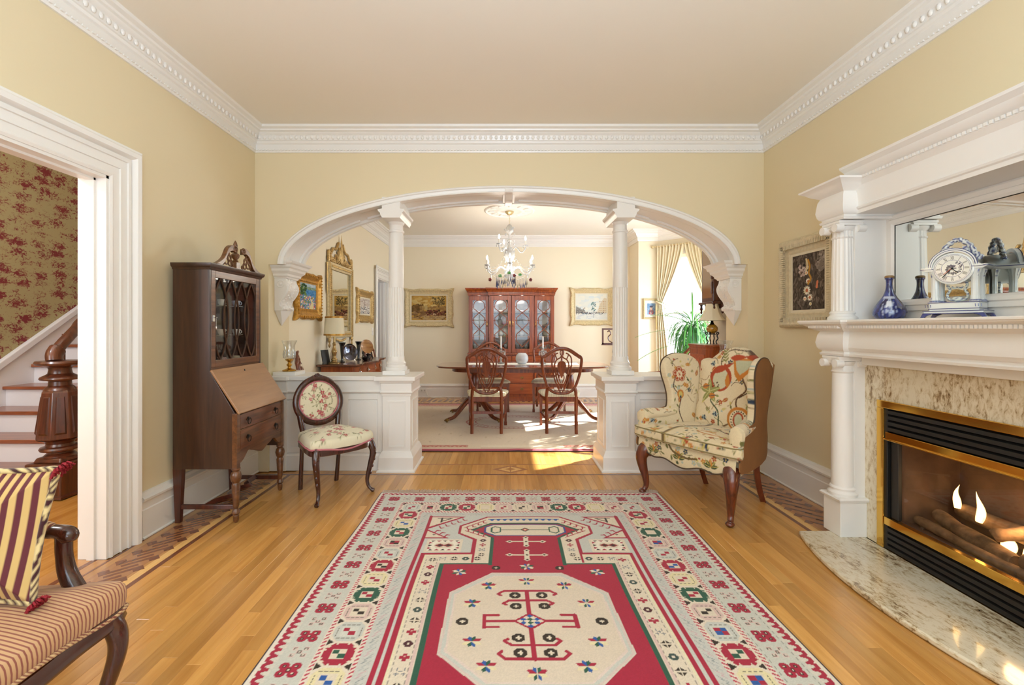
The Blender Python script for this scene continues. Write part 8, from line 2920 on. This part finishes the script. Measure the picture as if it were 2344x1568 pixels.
for i in range(58):
 x = KX - W1 + .008 + i * .0253
 yy = KM if abs(x - KX) < mid + .01 else KY
 dd.box(x, x + .013, yy - .022, yy - .010, up1 + .034, up1 + .050)
obj('dentils', dd, CABW, cc, smooth=0, kind='stuff')
doors = [(-W1 + .02, -mid - .02, KY, 'outer left'), (-mid + .012, -.004, KM, 'inner left'), (.004, mid - .012, KM, 'inner right'), (mid + .02, W1 - .02, KY, 'outer right')]
for (a, b_, yy, nm) in doors:
 a, b_ = KX + a, KX + b_
 z0_, z1_ = .82, up1 - .005
 st_w = .058 if abs(b_ - a) > .34 else .048
 d_ = MB()
 for (p, q, r_, s_) in ((a, a + st_w, z0_, z1_), (b_ - st_w, b_, z0_, z1_), (a + st_w, b_ - st_w, z0_, z0_ + .07), (a + st_w, b_ - st_w, z1_ - .075, z1_)):
  d_.box(p, q, yy, yy + .02, r_, s_)
 do = obj('glazed_door', d_, CABW, cc, smooth=0, bevel=.003)
 ga, gb, gz0_, gz1_ = a + st_w, b_ - st_w, z0_ + .07, z1_ - .075
 obj('pane', MB().box(ga, gb, yy + .010, yy + .013, gz0_, gz1_), PANE, do, smooth=0, off=(0, 0, 0))
 xm = (ga + gb) / 2
 hw_ = (gb - ga) / 2
 Hh = (gz1_ - gz0_)
 def Z(t_):
  return gz0_ + Hh * t_
 bars = [[(xm + hw_ * .82 * math.cos(t), Z(.90) + hw_ * .82 * math.sin(t) * .9) for t in [PI * k / 10 for k in range(11)]]]
 bars += [[(xm + s * hw_ * .82, Z(.90)), (xm + s * hw_ * .82, Z(.83)), (xm, Z(.74)), (xm - s * hw_ * .8, Z(.64))] for s in (-1, 1)]
 bars += [[(xm + s * hw_ * .82, Z(.64)), (xm + s * hw_ * .82, Z(.52)), (xm, Z(.40)), (xm - s * hw_ * .8, Z(.30))] for s in (-1, 1)]
 bars += [[(xm + s * hw_ * .82, Z(.30)), (xm + s * hw_ * .82, Z(.16)), (xm, Z(.04))] for s in (-1, 1)]
 for z_ in (.86, .58, .24):
  bars += [[(xm + s * hw_, Z(z_)), (xm + s * hw_ * .82, Z(z_))] for s in (-1, 1)]
 for br in bars:
  obj('glazing_bar', MB().tube([(x, yy + .006, z) for x, z in br], .0065, 6), CABW, do, off=(0, 0, 0))
 xs2 = b_ - .022 if nm in ('outer left', 'inner left') else a + .022
 obj('pull', MB().tube([(xs2, yy - .004, 1.26), (xs2, yy - .016, 1.29), (xs2, yy - .016, 1.33), (xs2, yy - .004, 1.36)], .006, 6), BRASS, do, off=(0, 0, 0))
def plate_up(x, y, z, r, label, col='#E8E8E2', rim='#B8BCC8'):
 t = thing('display_plate', label, 'plate', (x, y, z))
 m_ = MB().lathe([(0, 0), (r * .62, .002), (r * .95, .012), (r, .015), (r * .93, .008), (r * .6, -.004), (0, -.005)], n=28)
 m_.xf(Matrix.Translation((0, 0, r * .98)) @ Matrix.Rotation(math.radians(78), 4, 'X'))
 rc, rr_ = np.array(lin(col)), np.array(lin(rim))
 def cf(V):
  d = np.hypot(V[:, 0], V[:, 2] - r * .98)
  return np.where(((d > r * .66) & (d < r * .93))[:, None], rr_, rc)
 obj('dish', m_, attr_mat('china_print', .15, coat=.6, spec=.5), t, smooth=40, colfn=cf)
 return t
def crystal_item(x, y, z, h, r, label, kind='decanter'):
 t = thing(kind, label, kind.replace('_', ' '), (x, y, z))
 if kind == 'wine_glass':
  pr = [(r * .8, 0), (r * .8, .003), (.004, .010), (.004, h * .45), (r * .7, h * .55), (r, h * .8), (r * .85, h), (r * .82, h), (r * .95, h * .8), (0, h * .5)]
 elif kind == 'teapot':
  pr = smooth_path([(r * .5, 0), (r * .9, h * .2), (r, h * .45), (r * .7, h * .75), (r * .3, h * .85), (r * .12, h * .92), (r * .14, h), (0, h)], 3)
 else:
  pr = smooth_path([(r * .7, 0), (r, h * .08), (r * .95, h * .4), (r * .4, h * .62), (r * .3, h * .8), (r * .45, h * .82), (r * .3, h * .9), (0, h)], 3)
 m_ = CRYSTAL if kind != 'teapot' else CHINA
 obj('body', MB().lathe(pr, n=20), m_, t, smooth=50)
 if kind == 'teapot':
  obj('spout', MB().tube([(r * .9, 0, h * .35), (r * 1.3, 0, h * .5), (r * 1.5, 0, h * .8)], [.012, .009, .006], 8), m_, t)
  obj('handle', MB().tube([(-r * .9, 0, h * .25), (-r * 1.45, 0, h * .35), (-r * 1.4, 0, h * .6), (-r * .8, 0, h * .65)], .006, 8), m_, t)
 return t
dn_ = ['outer left', 'inner left', 'inner right', 'outer right']
sn = ['bottom', 'second', 'third', 'top']
xs3 = [KX + (a + b_) / 2 for (a, b_, yy, nm) in doors]
for i, xc in enumerate(xs3):
 # top shelf: one large plate and a low pair; third: plate or decanter; second: bowls/plates; bottom: glasses
 plate_up(xc, 8.10, 1.520, .125, 'large patterned plate standing on the top shelf behind the %s door' % dn_[i], '#E4E6E4', ['#A8B4C8', '#B8C0B0', '#9AA4C0', '#C0C4C8'][i])
 for s_ in (-1, 1):
  plate_up(xc + s_ * .085, 8.02, 1.520, .062, 'small saucer at the %s of the top shelf behind the %s door' % (('left', 'right')[s_ > 0], dn_[i]), '#E8EAEA', '#C8CCD4')
 if i in (0, 3):
  plate_up(xc, 8.06, 1.300, .105, 'white oval platter on the third shelf behind the %s door' % dn_[i], '#EAEAE4', '#D8D8CC')
 else:
  crystal_item(xc - .02, 7.98, 1.300, .175, .048, 'cut crystal decanter on the third shelf behind the %s door' % dn_[i])
  plate_up(xc + .08, 8.10, 1.300, .085, 'pink-rimmed plate on the third shelf behind the %s door' % dn_[i], '#EAE4E8', '#D890B8' if i == 1 else '#90A8C8')
 for s_ in (-1, 1):
  plate_up(xc + s_ * .070, 8.08, 1.100, .070, 'gilt-edged plate at the %s of the second shelf behind the %s door' % (('left', 'right')[s_ > 0], dn_[i]), '#E6E2D2', '#C8B888')
 if i in (1, 2):
  crystal_item(xc, 7.95, 1.100, .11, .045, 'white china teapot on the second shelf behind the %s door' % dn_[i], 'teapot')
 for q in (-.08, 0, .08):
  if i in (0, 3) and q == 0:
   plate_up(xc, 8.08, .8155, .085, 'silver rimmed dish on the cabinet floor behind the %s door' % dn_[i], '#D8D8D8', '#A8A8B0')
   continue
  crystal_item(xc + q, 7.92, .8155, .15, .032, 'crystal wine glass %s on the cabinet floor behind the %s door' % ({-.08: 'at left', 0: 'in the middle', .08: 'at right'}[q], dn_[i]), 'wine_glass')
light('cabinet_lamp', 'POINT', (KX - .19, 7.92, 1.76), .22, (1.0, .93, .85), size=.02)
light('cabinet_lamp', 'POINT', (KX + .19, 7.92, 1.76), .22, (1.0, .93, .85), size=.02)
light('cabinet_lamp', 'POINT', (KX - .56, 7.95, 1.76), .16, (1.0, .93, .85), size=.02)
light('cabinet_lamp', 'POINT', (KX + .56, 7.95, 1.76), .16, (1.0, .93, .85), size=.02)
# ---- chandelier and ceiling medallion
CHX, CHY = .10, 6.38
md = thing('ceiling_medallion', 'round white plaster medallion on the dining room ceiling', 'ceiling medallion', (CHX, CHY, DCZ))
m_ = MB().lathe([(.36, 0), (.352, -.012), (.335, -.018), (.325, -.010), (.30, -.008), (.20, -.010), (.185, -.020), (.165, -.022), (.15, -.010), (.10, -.012), (.0, -.014)], n=96, flute=32, fdepth=.02)
obj('disc', m_, WHITE, md, smooth=50)
for k in range(12):
 a = k * PI / 6
 m_ = MB()
 m_.ball((.255 * math.cos(a), .255 * math.sin(a), -.012), (.045, .022, .010), 10, 6)
 m_ = MB()
 m_.ball((0, 0, 0), (.045, .022, .010), 10, 6)
 m_.xf(Matrix.Translation((.255 * math.cos(a), .255 * math.sin(a), -.012)) @ Matrix.Rotation(a, 4, 'Z'))
 obj('leaf_relief', m_, WHITE, md)
cl = thing('chandelier', 'two-tier crystal chandelier with candle bulbs and blue glass drops', 'chandelier', (CHX, CHY, 1.80))
CG = mat('chandelier_glass', '#F6F8FA', .06, **{'Transmission Weight': .55, 'Emission Color': (1, .97, .9, 1), 'Emission Strength': 0.0})
o = 1.80
obj('canopy', MB().lathe([(.062, DCZ - .012 - o), (.060, DCZ - .03 - o), (.035, DCZ - .055 - o), (.008, DCZ - .065 - o)], n=32), mat('pale_brass', '#D8C89A', .3, .6), cl)
chn = MB()
z = DCZ - .065 - o
k = 0
while z > .90:
 ring = [(.008 * math.cos(a) if k % 2 else 0, 0 if k % 2 else .008 * math.cos(a), z - .012 + .014 * math.sin(a)) for a in [q * PI / 5 for q in range(10)]]
 chn.tube(ring, .0022, 5, closed=True)
 z -= .022
 k += 1
obj('chain', chn, mat('pale_brass', '#D8C89A'), cl, kind='stuff')
obj('stem', MB().lathe(smooth_path([(.006, .90), (.03, .88), (.05, .84), (.055, .80), (.02, .76), (.015, .70), (.035, .67), (.018, .64), (.03, .56), (.065, .52), (.075, .46), (.06, .40), (.03, .36), (.04, .30), (.055, .24), (.075, .20), (.06, .155), (.03, .13), (.015, .10), (.004, .07)], 3), n=28, flute=14, fdepth=.05), CG, cl, smooth=60)
BULB = emit('candle_bulb', '#FFF2D8', 28)
WAX = mat('candle_tube', '#F6F2E8', .4)
def arm(a, r, z0, zc, zt, n_drop, tier):
 c, s_ = math.cos(a), math.sin(a)
 p = smooth_path([(.03 * c, .03 * s_, z0), (r * .40 * c, r * .40 * s_, z0 + .055), (r * .66 * c, r * .66 * s_, z0 - .01), (r * .84 * c, r * .84 * s_, zc - .075), (r * c, r * s_, zc - .02), (r * c, r * s_, zc)], 5)
 ao = obj('arm', MB().tube(p, .0095, 8), CG, cl, smooth=70)
 obj('drip_pan', MB().lathe([(.006, 0), (.034, .008), (.038, .018), (.034, .016), (.006, .010)], (r * c, r * s_, zc), 20, flute=10, fdepth=.06), CG, cl)
 obj('candle', MB().lathe([(.010, .0), (.009, .075)], (r * c, r * s_, zc + .01), 12), WAX, cl)
 obj('bulb', MB().lathe([(.006, 0), (.013, .018), (.012, .034), (.002, .062)], (r * c, r * s_, zc + .085), 12), BULB, cl, smooth=60)
 for k in range(n_drop):
  b_ = k * 2 * PI / n_drop
  obj('crystal_drop', MB().lathe([(.0005, 0), (.006, .012), (.003, .030), (.0005, .038)], (r * c + .034 * math.cos(b_), r * s_ + .034 * math.sin(b_), zc - .030), 6), CG, cl, smooth=0)
for k in range(6):
 arm(PI / 6 + k * PI / 3, .355, .24, .290, 0, 5, 0)
for k in range(3):
 arm(PI / 2 + .35 + k * 2 * PI / 3, .225, .52, .580, 0, 4, 1)
DBL = mat('blue_glass_drop', '#26305E', .06, **{'Transmission Weight': .3})
DCL = mat('smoky_drop', '#8A7A60', .08, **{'Transmission Weight': .4})
for k in range(52):
 a = k * 2.399
 r = .03 + .22 * math.sqrt(((k * .618) % 1))
 L = .06 + .03 * ((k * .37) % 1)
 zt_ = .135 + .025 * math.sin(k) - .03 * (r > .15)
 m_ = MB().tube([(r * math.cos(a), r * math.sin(a), zt_ + .06), (r * math.cos(a), r * math.sin(a), zt_)], .0012, 4)
 m_.lathe([(.0005, -L), (.0065, -L * .72), (.005, -L * .45), (.001, 0)], (r * math.cos(a), r * math.sin(a), zt_), 8)
 obj('pendant_drop', m_, DBL if k % 3 else DCL, cl, smooth=50, label='dark blue glass drop' if k % 3 else None)
for (a, r, z, c_, nm) in ((3.6, .30, .12, '#6A1418', 'red_fruit'), (5.9, .31, .12, '#6A1418', 'red_fruit'), (5.2, .14, .18, '#7A1A1C', 'red_fruit'), (4.0, .20, .17, '#3A8A3A', 'green_leaf'), (4.6, .09, .22, '#3E9440', 'green_leaf'), (5.5, .20, .185, '#3A8A3A', 'green_leaf')):
 m_ = MB()
 for q in range(5):
  m_.ball((r * math.cos(a) + .012 * math.cos(q * 1.3), r * math.sin(a), z + .014 * math.sin(q * 1.3) - .01), (.013, .010, .013) if nm == 'red_fruit' else (.018, .006, .008), 8, 6)
 obj(nm, m_, mat(nm + '_glass', c_, .1, coat=.6), cl)
gl_ = MB()
for k in range(6):
 a0, a1 = PI / 6 + k * PI / 3, PI / 6 + (k + 1) * PI / 3
 for q in range(15):
  t_ = q / 14
  a = a0 + (a1 - a0) * t_
  gl_.ball((.30 * math.cos(a) * (1 - .15 * math.sin(PI * t_)), .30 * math.sin(a) * (1 - .15 * math.sin(PI * t_)), .22 - .07 * math.sin(PI * t_)), .006, 6, 4)
 c, s_ = math.cos(a0), math.sin(a0)
 for q in range(14):
  t_ = q / 13
  gl_.ball(((.05 + .25 * t_) * c, (.05 + .25 * t_) * s_, .52 - .24 * t_ - .08 * math.sin(PI * t_)), .0055, 6, 4)
for k in range(40):
 a, t_ = k * 2.4, k / 40
 gl_.ball((.07 * math.cos(a), .07 * math.sin(a), .16 + .7 * t_), (.010, .010, .014), 6, 4)
obj('bead_strings', gl_, CG, cl, kind='stuff')
light('chandelier_glow', 'POINT', (CHX, CHY, 2.10), 34, (1.0, .92, .80), size=.22)
# ---- curtains on the far bay window
P0, P1 = np.array(BAY[3]), np.array(BAY[2])
du = unit(P1 - P0)
nu = np.array((-du[1], du[0]))
if np.dot(nu, np.array((0, 6)) - P0) < 0:
 nu = -nu
LW = np.linalg.norm(P1 - P0)
CURT = mat('cream_silk_curtain', '#E4D8BA', .6, **{'Sheen Weight': .3})
def curtain(t_out, t_in, label):
 """gathered panel: top spans t_out..t_in, tied back to t_out side at z 1.62"""
 t = thing('curtain', label, 'curtain', (float(P0[0]), float(P0[1]), 0), world=True, group='cream curtains of the bay window')
 sg = 1 if t_in > t_out else -1
 def f(u_, v_):
  z = 2.615 - 2.60 * v_
  zt = 1.66
  if z > zt:
   q = (2.615 - z) / (2.615 - zt)
   wdt = abs(t_in - t_out) * (1 - q ** 1.3) + .085 * q ** 1.0
  else:
   q = (zt - z) / zt
   wdt = .085 + .10 * min(1, q * 2.2)
  ph = u_ * 2 * PI * 8.5
  w_ = t_out + sg * wdt * u_ + sg * .004
  dep = .070 + .022 * math.cos(ph) + .010 * math.sin(ph * .5 + 3 * v_) + (0 if z > zt else .01)
  if abs(z - zt) < .03:
   dep = .070 + .012 * math.cos(ph)
  c = P0 + du * w_ + nu * dep
  return (c[0], c[1], z)
 obj('panel', MB().grid(f, 130, 60), CURT, t, smooth=80, solid=.003, fix=False)
 ti = MB()
 c = P0 + du * (t_out + sg * .045) + nu * .07
 ti.tube([(c[0] + .062 * math.cos(a) * du[0] + .045 * math.sin(a) * nu[0], c[1] + .062 * math.cos(a) * du[1] + .045 * math.sin(a) * nu[1], 1.66 + .03 * math.cos(a) * -sg) for a in [k * PI / 10 for k in range(20)]], .014, 8, closed=True)
 obj('tieback', ti, mat('tieback_satin', '#E0D4B0', .5), t)
 ts = MB()
 c = P0 + du * (t_out - sg * .005) + nu * .11
 ts.tube([(c[0], c[1], 1.64), (c[0], c[1], 1.42), (c[0] + .005, c[1], 1.22)], [.006, .012, .016], 8)
 obj('tassel', ts, mat('gold_tassel', '#B89A60', .7), t)
curtain(.02, LW * .50, 'cream silk curtain tied back at the left side of the bay window')
curtain(LW - .03, LW * .50, 'cream silk curtain tied back at the right side of the bay window')
rd_ = thing('curtain_rod', 'cream curtain rod with a round finial above the bay window', 'curtain rod', (float(P0[0]), float(P0[1]), 2.60), world=True)
a_, b_ = P0 - du * .04 + nu * .075, P1 + nu * .075
obj('rod', MB().tube([(a_[0], a_[1], 2.60), (b_[0], b_[1], 2.60)], .012, 10), IVGOLD, rd_)
obj('finial', MB().ball((a_[0] - .02, a_[1], 2.60), .026, 12, 8), IVGOLD, rd_)
for t_ in (.03, LW - .06):
 br = P0 + du * t_
 obj('bracket', MB().tube([(br[0], br[1], 2.60), (br[0] + nu[0] * .08, br[1] + nu[1] * .08, 2.60)], .008, 8), IVGOLD, rd_)
shr = thing('sheer_curtain', 'thin white sheer curtain over the lower sash of the bay window', 'curtain', (float(P0[0]), float(P0[1]), 0), world=True)
shm, nt, b = nodes_of('sheer_voile')
nt.nodes.remove(b)
a1, a2, a3 = nt.nodes.new('ShaderNodeBsdfTransparent'), nt.nodes.new('ShaderNodeBsdfTranslucent'), nt.nodes.new('ShaderNodeMixShader')
a2.inputs[0].default_value = (.95, .95, .93, 1)
a3.inputs[0].default_value = .14
nt.links.new(a1.outputs[0], a3.inputs[1])
nt.links.new(a2.outputs[0], a3.inputs[2])
nt.links.new(a3.outputs[0], nt.nodes['Material Output'].inputs['Surface'])
def shf(u_, v_):
 c = P0 + du * (.13 + (LW - .26) * u_) + nu * (.030 + .006 * math.cos(u_ * 2 * PI * 14))
 return (c[0], c[1], 2.45 - 1.95 * v_)
obj('voile', MB().grid(shf, 110, 8), shm, shr, smooth=80, fix=False)
# ---- potted palm in the bay
pp = thing('potted_palm', 'bushy green palm with drooping narrow leaves in the bay window', 'plant', (2.56, 6.12, .0))
obj('pot', MB().lathe(smooth_path([(.11, .42), (.15, .44), (.17, .56), (.165, .66), (.155, .66), (.15, .60), (.12, .46)], 3), n=32), mat('terracotta_glaze', '#6A4030', .4, coat=.4), pp, smooth=50)
obj('soil', MB().lathe([(.152, .62), (.0, .63)], n=24), mat('soil', '#2E2219', .95), pp)
stnd = MB()
obj('stand_top', MB().lathe([(.19, .39), (.195, .40), (.19, .42), (.0, .42)], n=32), CABW, pp)
for k in range(3):
 a = k * 2 * PI / 3
 obj('stand_leg', MB().tube(smooth_path([(.12 * math.cos(a), .12 * math.sin(a), .40), (.06 * math.cos(a), .06 * math.sin(a), .22), (.17 * math.cos(a), .17 * math.sin(a), .0)], 5), .016, 8), CABW, pp)
obj('trunk', MB().tube([(0, 0, .60), (.01, .0, .85), (-.01, .01, 1.10), (0, 0, 1.28)], [.030, .024, .020, .022], 10), mat('palm_bark', '#6E5A40', .9, bump=.6), pp)
LEAFM = [mat('palm_leaf_%d' % 0, '#3F7A34', .45), mat('palm_leaf_%s' % 'b', '#5C9A46', .45), mat('palm_leaf_%s' % 'c', '#2E5E2C', .45)]
for k in range(230):
 a = random.uniform(0, 2 * PI)
 e_ = random.uniform(-.35, 1.15)
 L = random.uniform(.34, .58)
 z0_ = random.choice([1.28, 1.28, 1.15, 1.0, 1.22])
 c, s_ = math.cos(a), math.sin(a)
 n = 8
 pts_ = []
 r_, zz, el = .015, z0_, e_
 for i in range(n + 1):
  pts_.append((r_ * c, r_ * s_, zz))
  r_ += L / n * math.cos(el)
  zz += L / n * math.sin(el)
  el -= (.34 if e_ < .9 else .20) * random.uniform(.8, 1.2)
  el = max(el, -1.45)
 vs, fs = [], []
 for i, p in enumerate(pts_):
  w = .0085 * math.sin(PI * (.12 + .88 * (1 - i / n)) ** .8) + .0008
  vs += [(p[0] - s_ * w, p[1] + c * w, p[2] + .002), (p[0], p[1], p[2] - .001), (p[0] + s_ * w, p[1] - c * w, p[2] + .002)]
 for i in range(n):
  for q in (0, 1):
   fs.append((i * 3 + q, i * 3 + q + 1, i * 3 + q + 4, i * 3 + q + 3))
 obj('leaf', MB().add(vs, fs), LEAFM[k % 3], pp, smooth=60, fix=False)
# a few long stray leaves
for (a, L, z0_, e_) in ((2.9, .75, 1.20, .15), (3.2, .80, 1.05, -.05), (2.6, .62, 1.28, .9), (1.2, .6, 1.28, 1.2), (3.5, .70, 1.28, .45), (.6, .55, 1.28, .7)):
 c, s_ = math.cos(a), math.sin(a)
 vs, fs = [], []
 r_, zz, el = .015, z0_, e_
 for i in range(11):
  w = .011 * math.sin(PI * (.12 + .88 * (1 - i / 10)) ** .8) + .0008
  vs += [(r_ * c - s_ * w, r_ * s_ + c * w, zz + .003), (r_ * c, r_ * s_, zz - .002), (r_ * c + s_ * w, r_ * s_ - c * w, zz + .003)]
  r_ += L / 10 * math.cos(el)
  zz += L / 10 * math.sin(el)
  el -= .06
 for i in range(10):
  for q in (0, 1):
   fs.append((i * 3 + q, i * 3 + q + 1, i * 3 + q + 4, i * 3 + q + 3))
 obj('leaf', MB().add(vs, fs), LEAFM[1], pp, smooth=60, fix=False)
# ---- lamp cabinet just inside the arch on the right, with its lamp
lc = thing('lamp_cabinet', 'small cherry cabinet with canted corners just behind the right half wall', 'cabinet', (2.14, 4.72, 0), world=True)
oc_ = [(2.27, 4.46), (2.06, 4.46), (2.02, 4.52), (2.02, 4.90), (2.06, 4.96), (2.27, 4.96)]
obj('body', MB().prism(oc_, 'z', .08, 1.045), CABW, lc, smooth=0)
grow = lambda k: [(2.145 + (x - 2.145) * k, 4.71 + (y - 4.71) * k) for x, y in oc_]
obj('base', MB().prism([(min(x, 2.285), y) for x, y in grow(1.06)], 'z', 0, .08), CABW, lc, smooth=0, bevel=.004)
obj('top', MB().prism([(min(x, 2.285), y) for x, y in grow(1.10)], 'z', 1.055, 1.078), CABW, lc, smooth=0, bevel=.004)
obj('frieze_mould', MB().prism([(min(x, 2.285), y) for x, y in grow(1.05)], 'z', 1.03, 1.056), CABW, lc, smooth=0, bevel=.004)
obj('door', MB().box(2.012, 2.022, 4.54, 4.88, .14, .98), wood('cherry_drawer', '#7E3418', '#A8532A'), lc, smooth=0, bevel=.004)
obj('side_panel', MB().box(2.08, 2.24, 4.452, 4.462, .14, .98), wood('cherry_drawer', '#7E3418', '#A8532A'), lc, smooth=0, bevel=.004)
gl2 = thing('table_lamp', 'amber globe lamp on scrolled black legs with a flared cream shade, on the cherry cabinet', 'lamp', (2.165, 4.70, 1.078))
for k in range(4):
 a = k * PI / 2 + PI / 4
 c, s_ = math.cos(a), math.sin(a)
 obj('scroll_leg', MB().tube(smooth_path([(.050 * c, .050 * s_, .0), (.040 * c, .040 * s_, .03), (.058 * c, .058 * s_, .06), (.050 * c, .050 * s_, .09), (.066 * c, .066 * s_, .115), (.052 * c, .052 * s_, .125), (.045 * c, .045 * s_, .11)], 5), .006, 8), BLACK, gl2, smooth=60)
obj('stand_ring', MB().tube([(.045 * math.cos(a), .045 * math.sin(a), .105) for a in [k * PI / 10 for k in range(20)]], .005, 6, closed=True), BLACK, gl2)
obj('globe', MB().ball((0, 0, .160), (.056, .056, .050), 28, 16), mat('amber_crackle', '#B8862C', .12, var=.6, vscale=60, coat=.7), gl2, smooth=80)
obj('neck', MB().lathe([(.03, .200), (.022, .21), (.014, .225), (.012, .26), (.006, .30)], n=20), IRON, gl2)
obj('shade', MB().lathe(smooth_path([(.135, .245), (.108, .275), (.080, .33), (.064, .385), (.058, .415), (.056, .415), (.062, .385), (.078, .33), (.106, .275), (.133, .245)], 4), n=8, phase=PI / 8), mat('parchment_shade', '#E4DCC4', .7), gl2, smooth=30)
# wall clock on the right wall
wc = thing('wall_clock', 'dark carved wall clock on the right wall, partly behind the corbel', 'clock', (DRX, 4.78, 1.45), world=True)
obj('case', MB().box(DRX - .13, DRX - .003, 4.66, 4.93, 1.52, 2.10), MAHOG, wc, smooth=0, bevel=.006)
obj('glass_panel', MB().box(DRX - .134, DRX - .129, 4.69, 4.90, 1.56, 2.06), mat('clock_glass', '#8A6A48', .1, coat=.6), wc, smooth=0)
obj('shelf', MB().box(DRX - .155, DRX - .003, 4.63, 4.96, 1.495, 1.52), MAHOG, wc, smooth=0, bevel=.006)
obj('base_moulding', MB().prism([(4.68, 1.495), (4.91, 1.495), (4.87, 1.45), (4.72, 1.45)], 'x', DRX - .11, DRX - .003), MAHOG, wc, smooth=0)
for (x, y) in ((DRX - .13, 4.65), (DRX - .13, 4.94), (DRX - .04, 4.65), (DRX - .06, 4.80)):
 obj('turned_drop', MB().lathe([(.003, -.10), (.014, -.085), (.008, -.065), (.018, -.045), (.010, -.02), (.016, 0)], (x, y, 1.495), 12), MAHOG, wc)
for z in (1.60, 1.75, 1.90, 2.02):
 obj('turned_column', MB().lathe([(.012, 0), (.016, .02), (.008, .04), (.014, .08), (.010, .12)], (DRX - .14, 4.67, z), 10), MAHOG, wc) if z < 1.95 else None
# ---- music stand by the right column
ms = thing('music_stand', 'dark wooden music stand with a lyre cut-out beside the right column', 'music stand', (1.82, 7.45, 0))
rk = MB()
for (a, b_, c, d_) in ((-.19, -.165, .98, 1.24), (.165, .19, .98, 1.24), (-.165, .165, 1.215, 1.24), (-.19, .19, .975, 1.0)):
 rk.box(a, b_, -.01, .01, c, d_)
rk.box(-.20, .20, -.045, .012, .965, .98)
obj('rack', rk, MAHOG, ms, smooth=0)
for sg in (-1, 1):
 obj('lyre_scroll', MB().tube(smooth_path([(sg * .015, 0, 1.0), (sg * .075, 0, 1.04), (sg * .085, 0, 1.10), (sg * .045, 0, 1.15), (sg * .07, 0, 1.20), (sg * .10, 0, 1.18)], 5), .009, 8), MAHOG, ms)
obj('post', MB().lathe([(.02, .25), (.028, .30), (.016, .36), (.014, .80), (.022, .85), (.014, .97)], n=16), MAHOG, ms)
for k in range(3):
 a = k * 2 * PI / 3 + .5
 obj('leg', MB().tube(smooth_path([(.015 * math.cos(a), .015 * math.sin(a), .30), (.10 * math.cos(a), .10 * math.sin(a), .22), (.22 * math.cos(a), .22 * math.sin(a), .0)], 5), .013, 8), MAHOG, ms)
# ---- outlets, switch, cable
ol = thing('wall_outlet', 'white double outlet on the dining room baseboard left of the table', 'outlet', (-1.42, 8.165, .125))
obj('plate', MB().box(-.06, .06, -.006, .0, -.035, .035), WHITE, ol, smooth=0, bevel=.003)
for x in (-.025, .025):
 obj('socket', MB().box(x - .014, x + .014, -.009, -.005, -.016, .016), mat('socket_grey', '#B8B4AC', .5), ol, smooth=0, bevel=.003)
lsw = thing('light_switch', 'white light switch plate on the left wall near the dining room door', 'switch', (DLX + .0, 7.11, 1.19))
obj('plate', MB().box(.0, .006, -.04, .04, -.06, .06), WHITE, lsw, smooth=0, bevel=.002)
obj('toggle', MB().box(.006, .014, -.006, .006, -.012, .012), WHITE, lsw, smooth=0)
cb = MB().tube(smooth_path([(-1.36, 8.15, .12), (-1.30, 8.10, .02), (-1.0, 8.02, .006), (-.72, 8.02, .01), (-.66, 8.08, .30), (-.62, 8.12, .62)], 6), .004, 6)
tag(obj('power_cable', cb, mat('white_cable', '#E0DCD0', .5)), 'white cable running from the wall outlet to the china cabinet', 'cable')
# ---- unseen brass bowl and pole added to house the ceiling fill light
ul = thing('fill_light_stand', 'brass bowl and pole added behind the camera for the ceiling fill light', 'lamp', (.1, -.45, 0))
obj('bowl', MB().lathe([(.0, 1.33), (.12, 1.34), (.22, 1.38), (.31, 1.48), (.305, 1.482), (.21, 1.39), (.11, 1.35), (0, 1.345)], n=32), BRASS, ul, smooth=60)
obj('pole', MB().lathe([(.15, 0), (.15, .02), (.03, .04), (.014, .06), (.014, 1.335)], n=16), BRASS, ul)
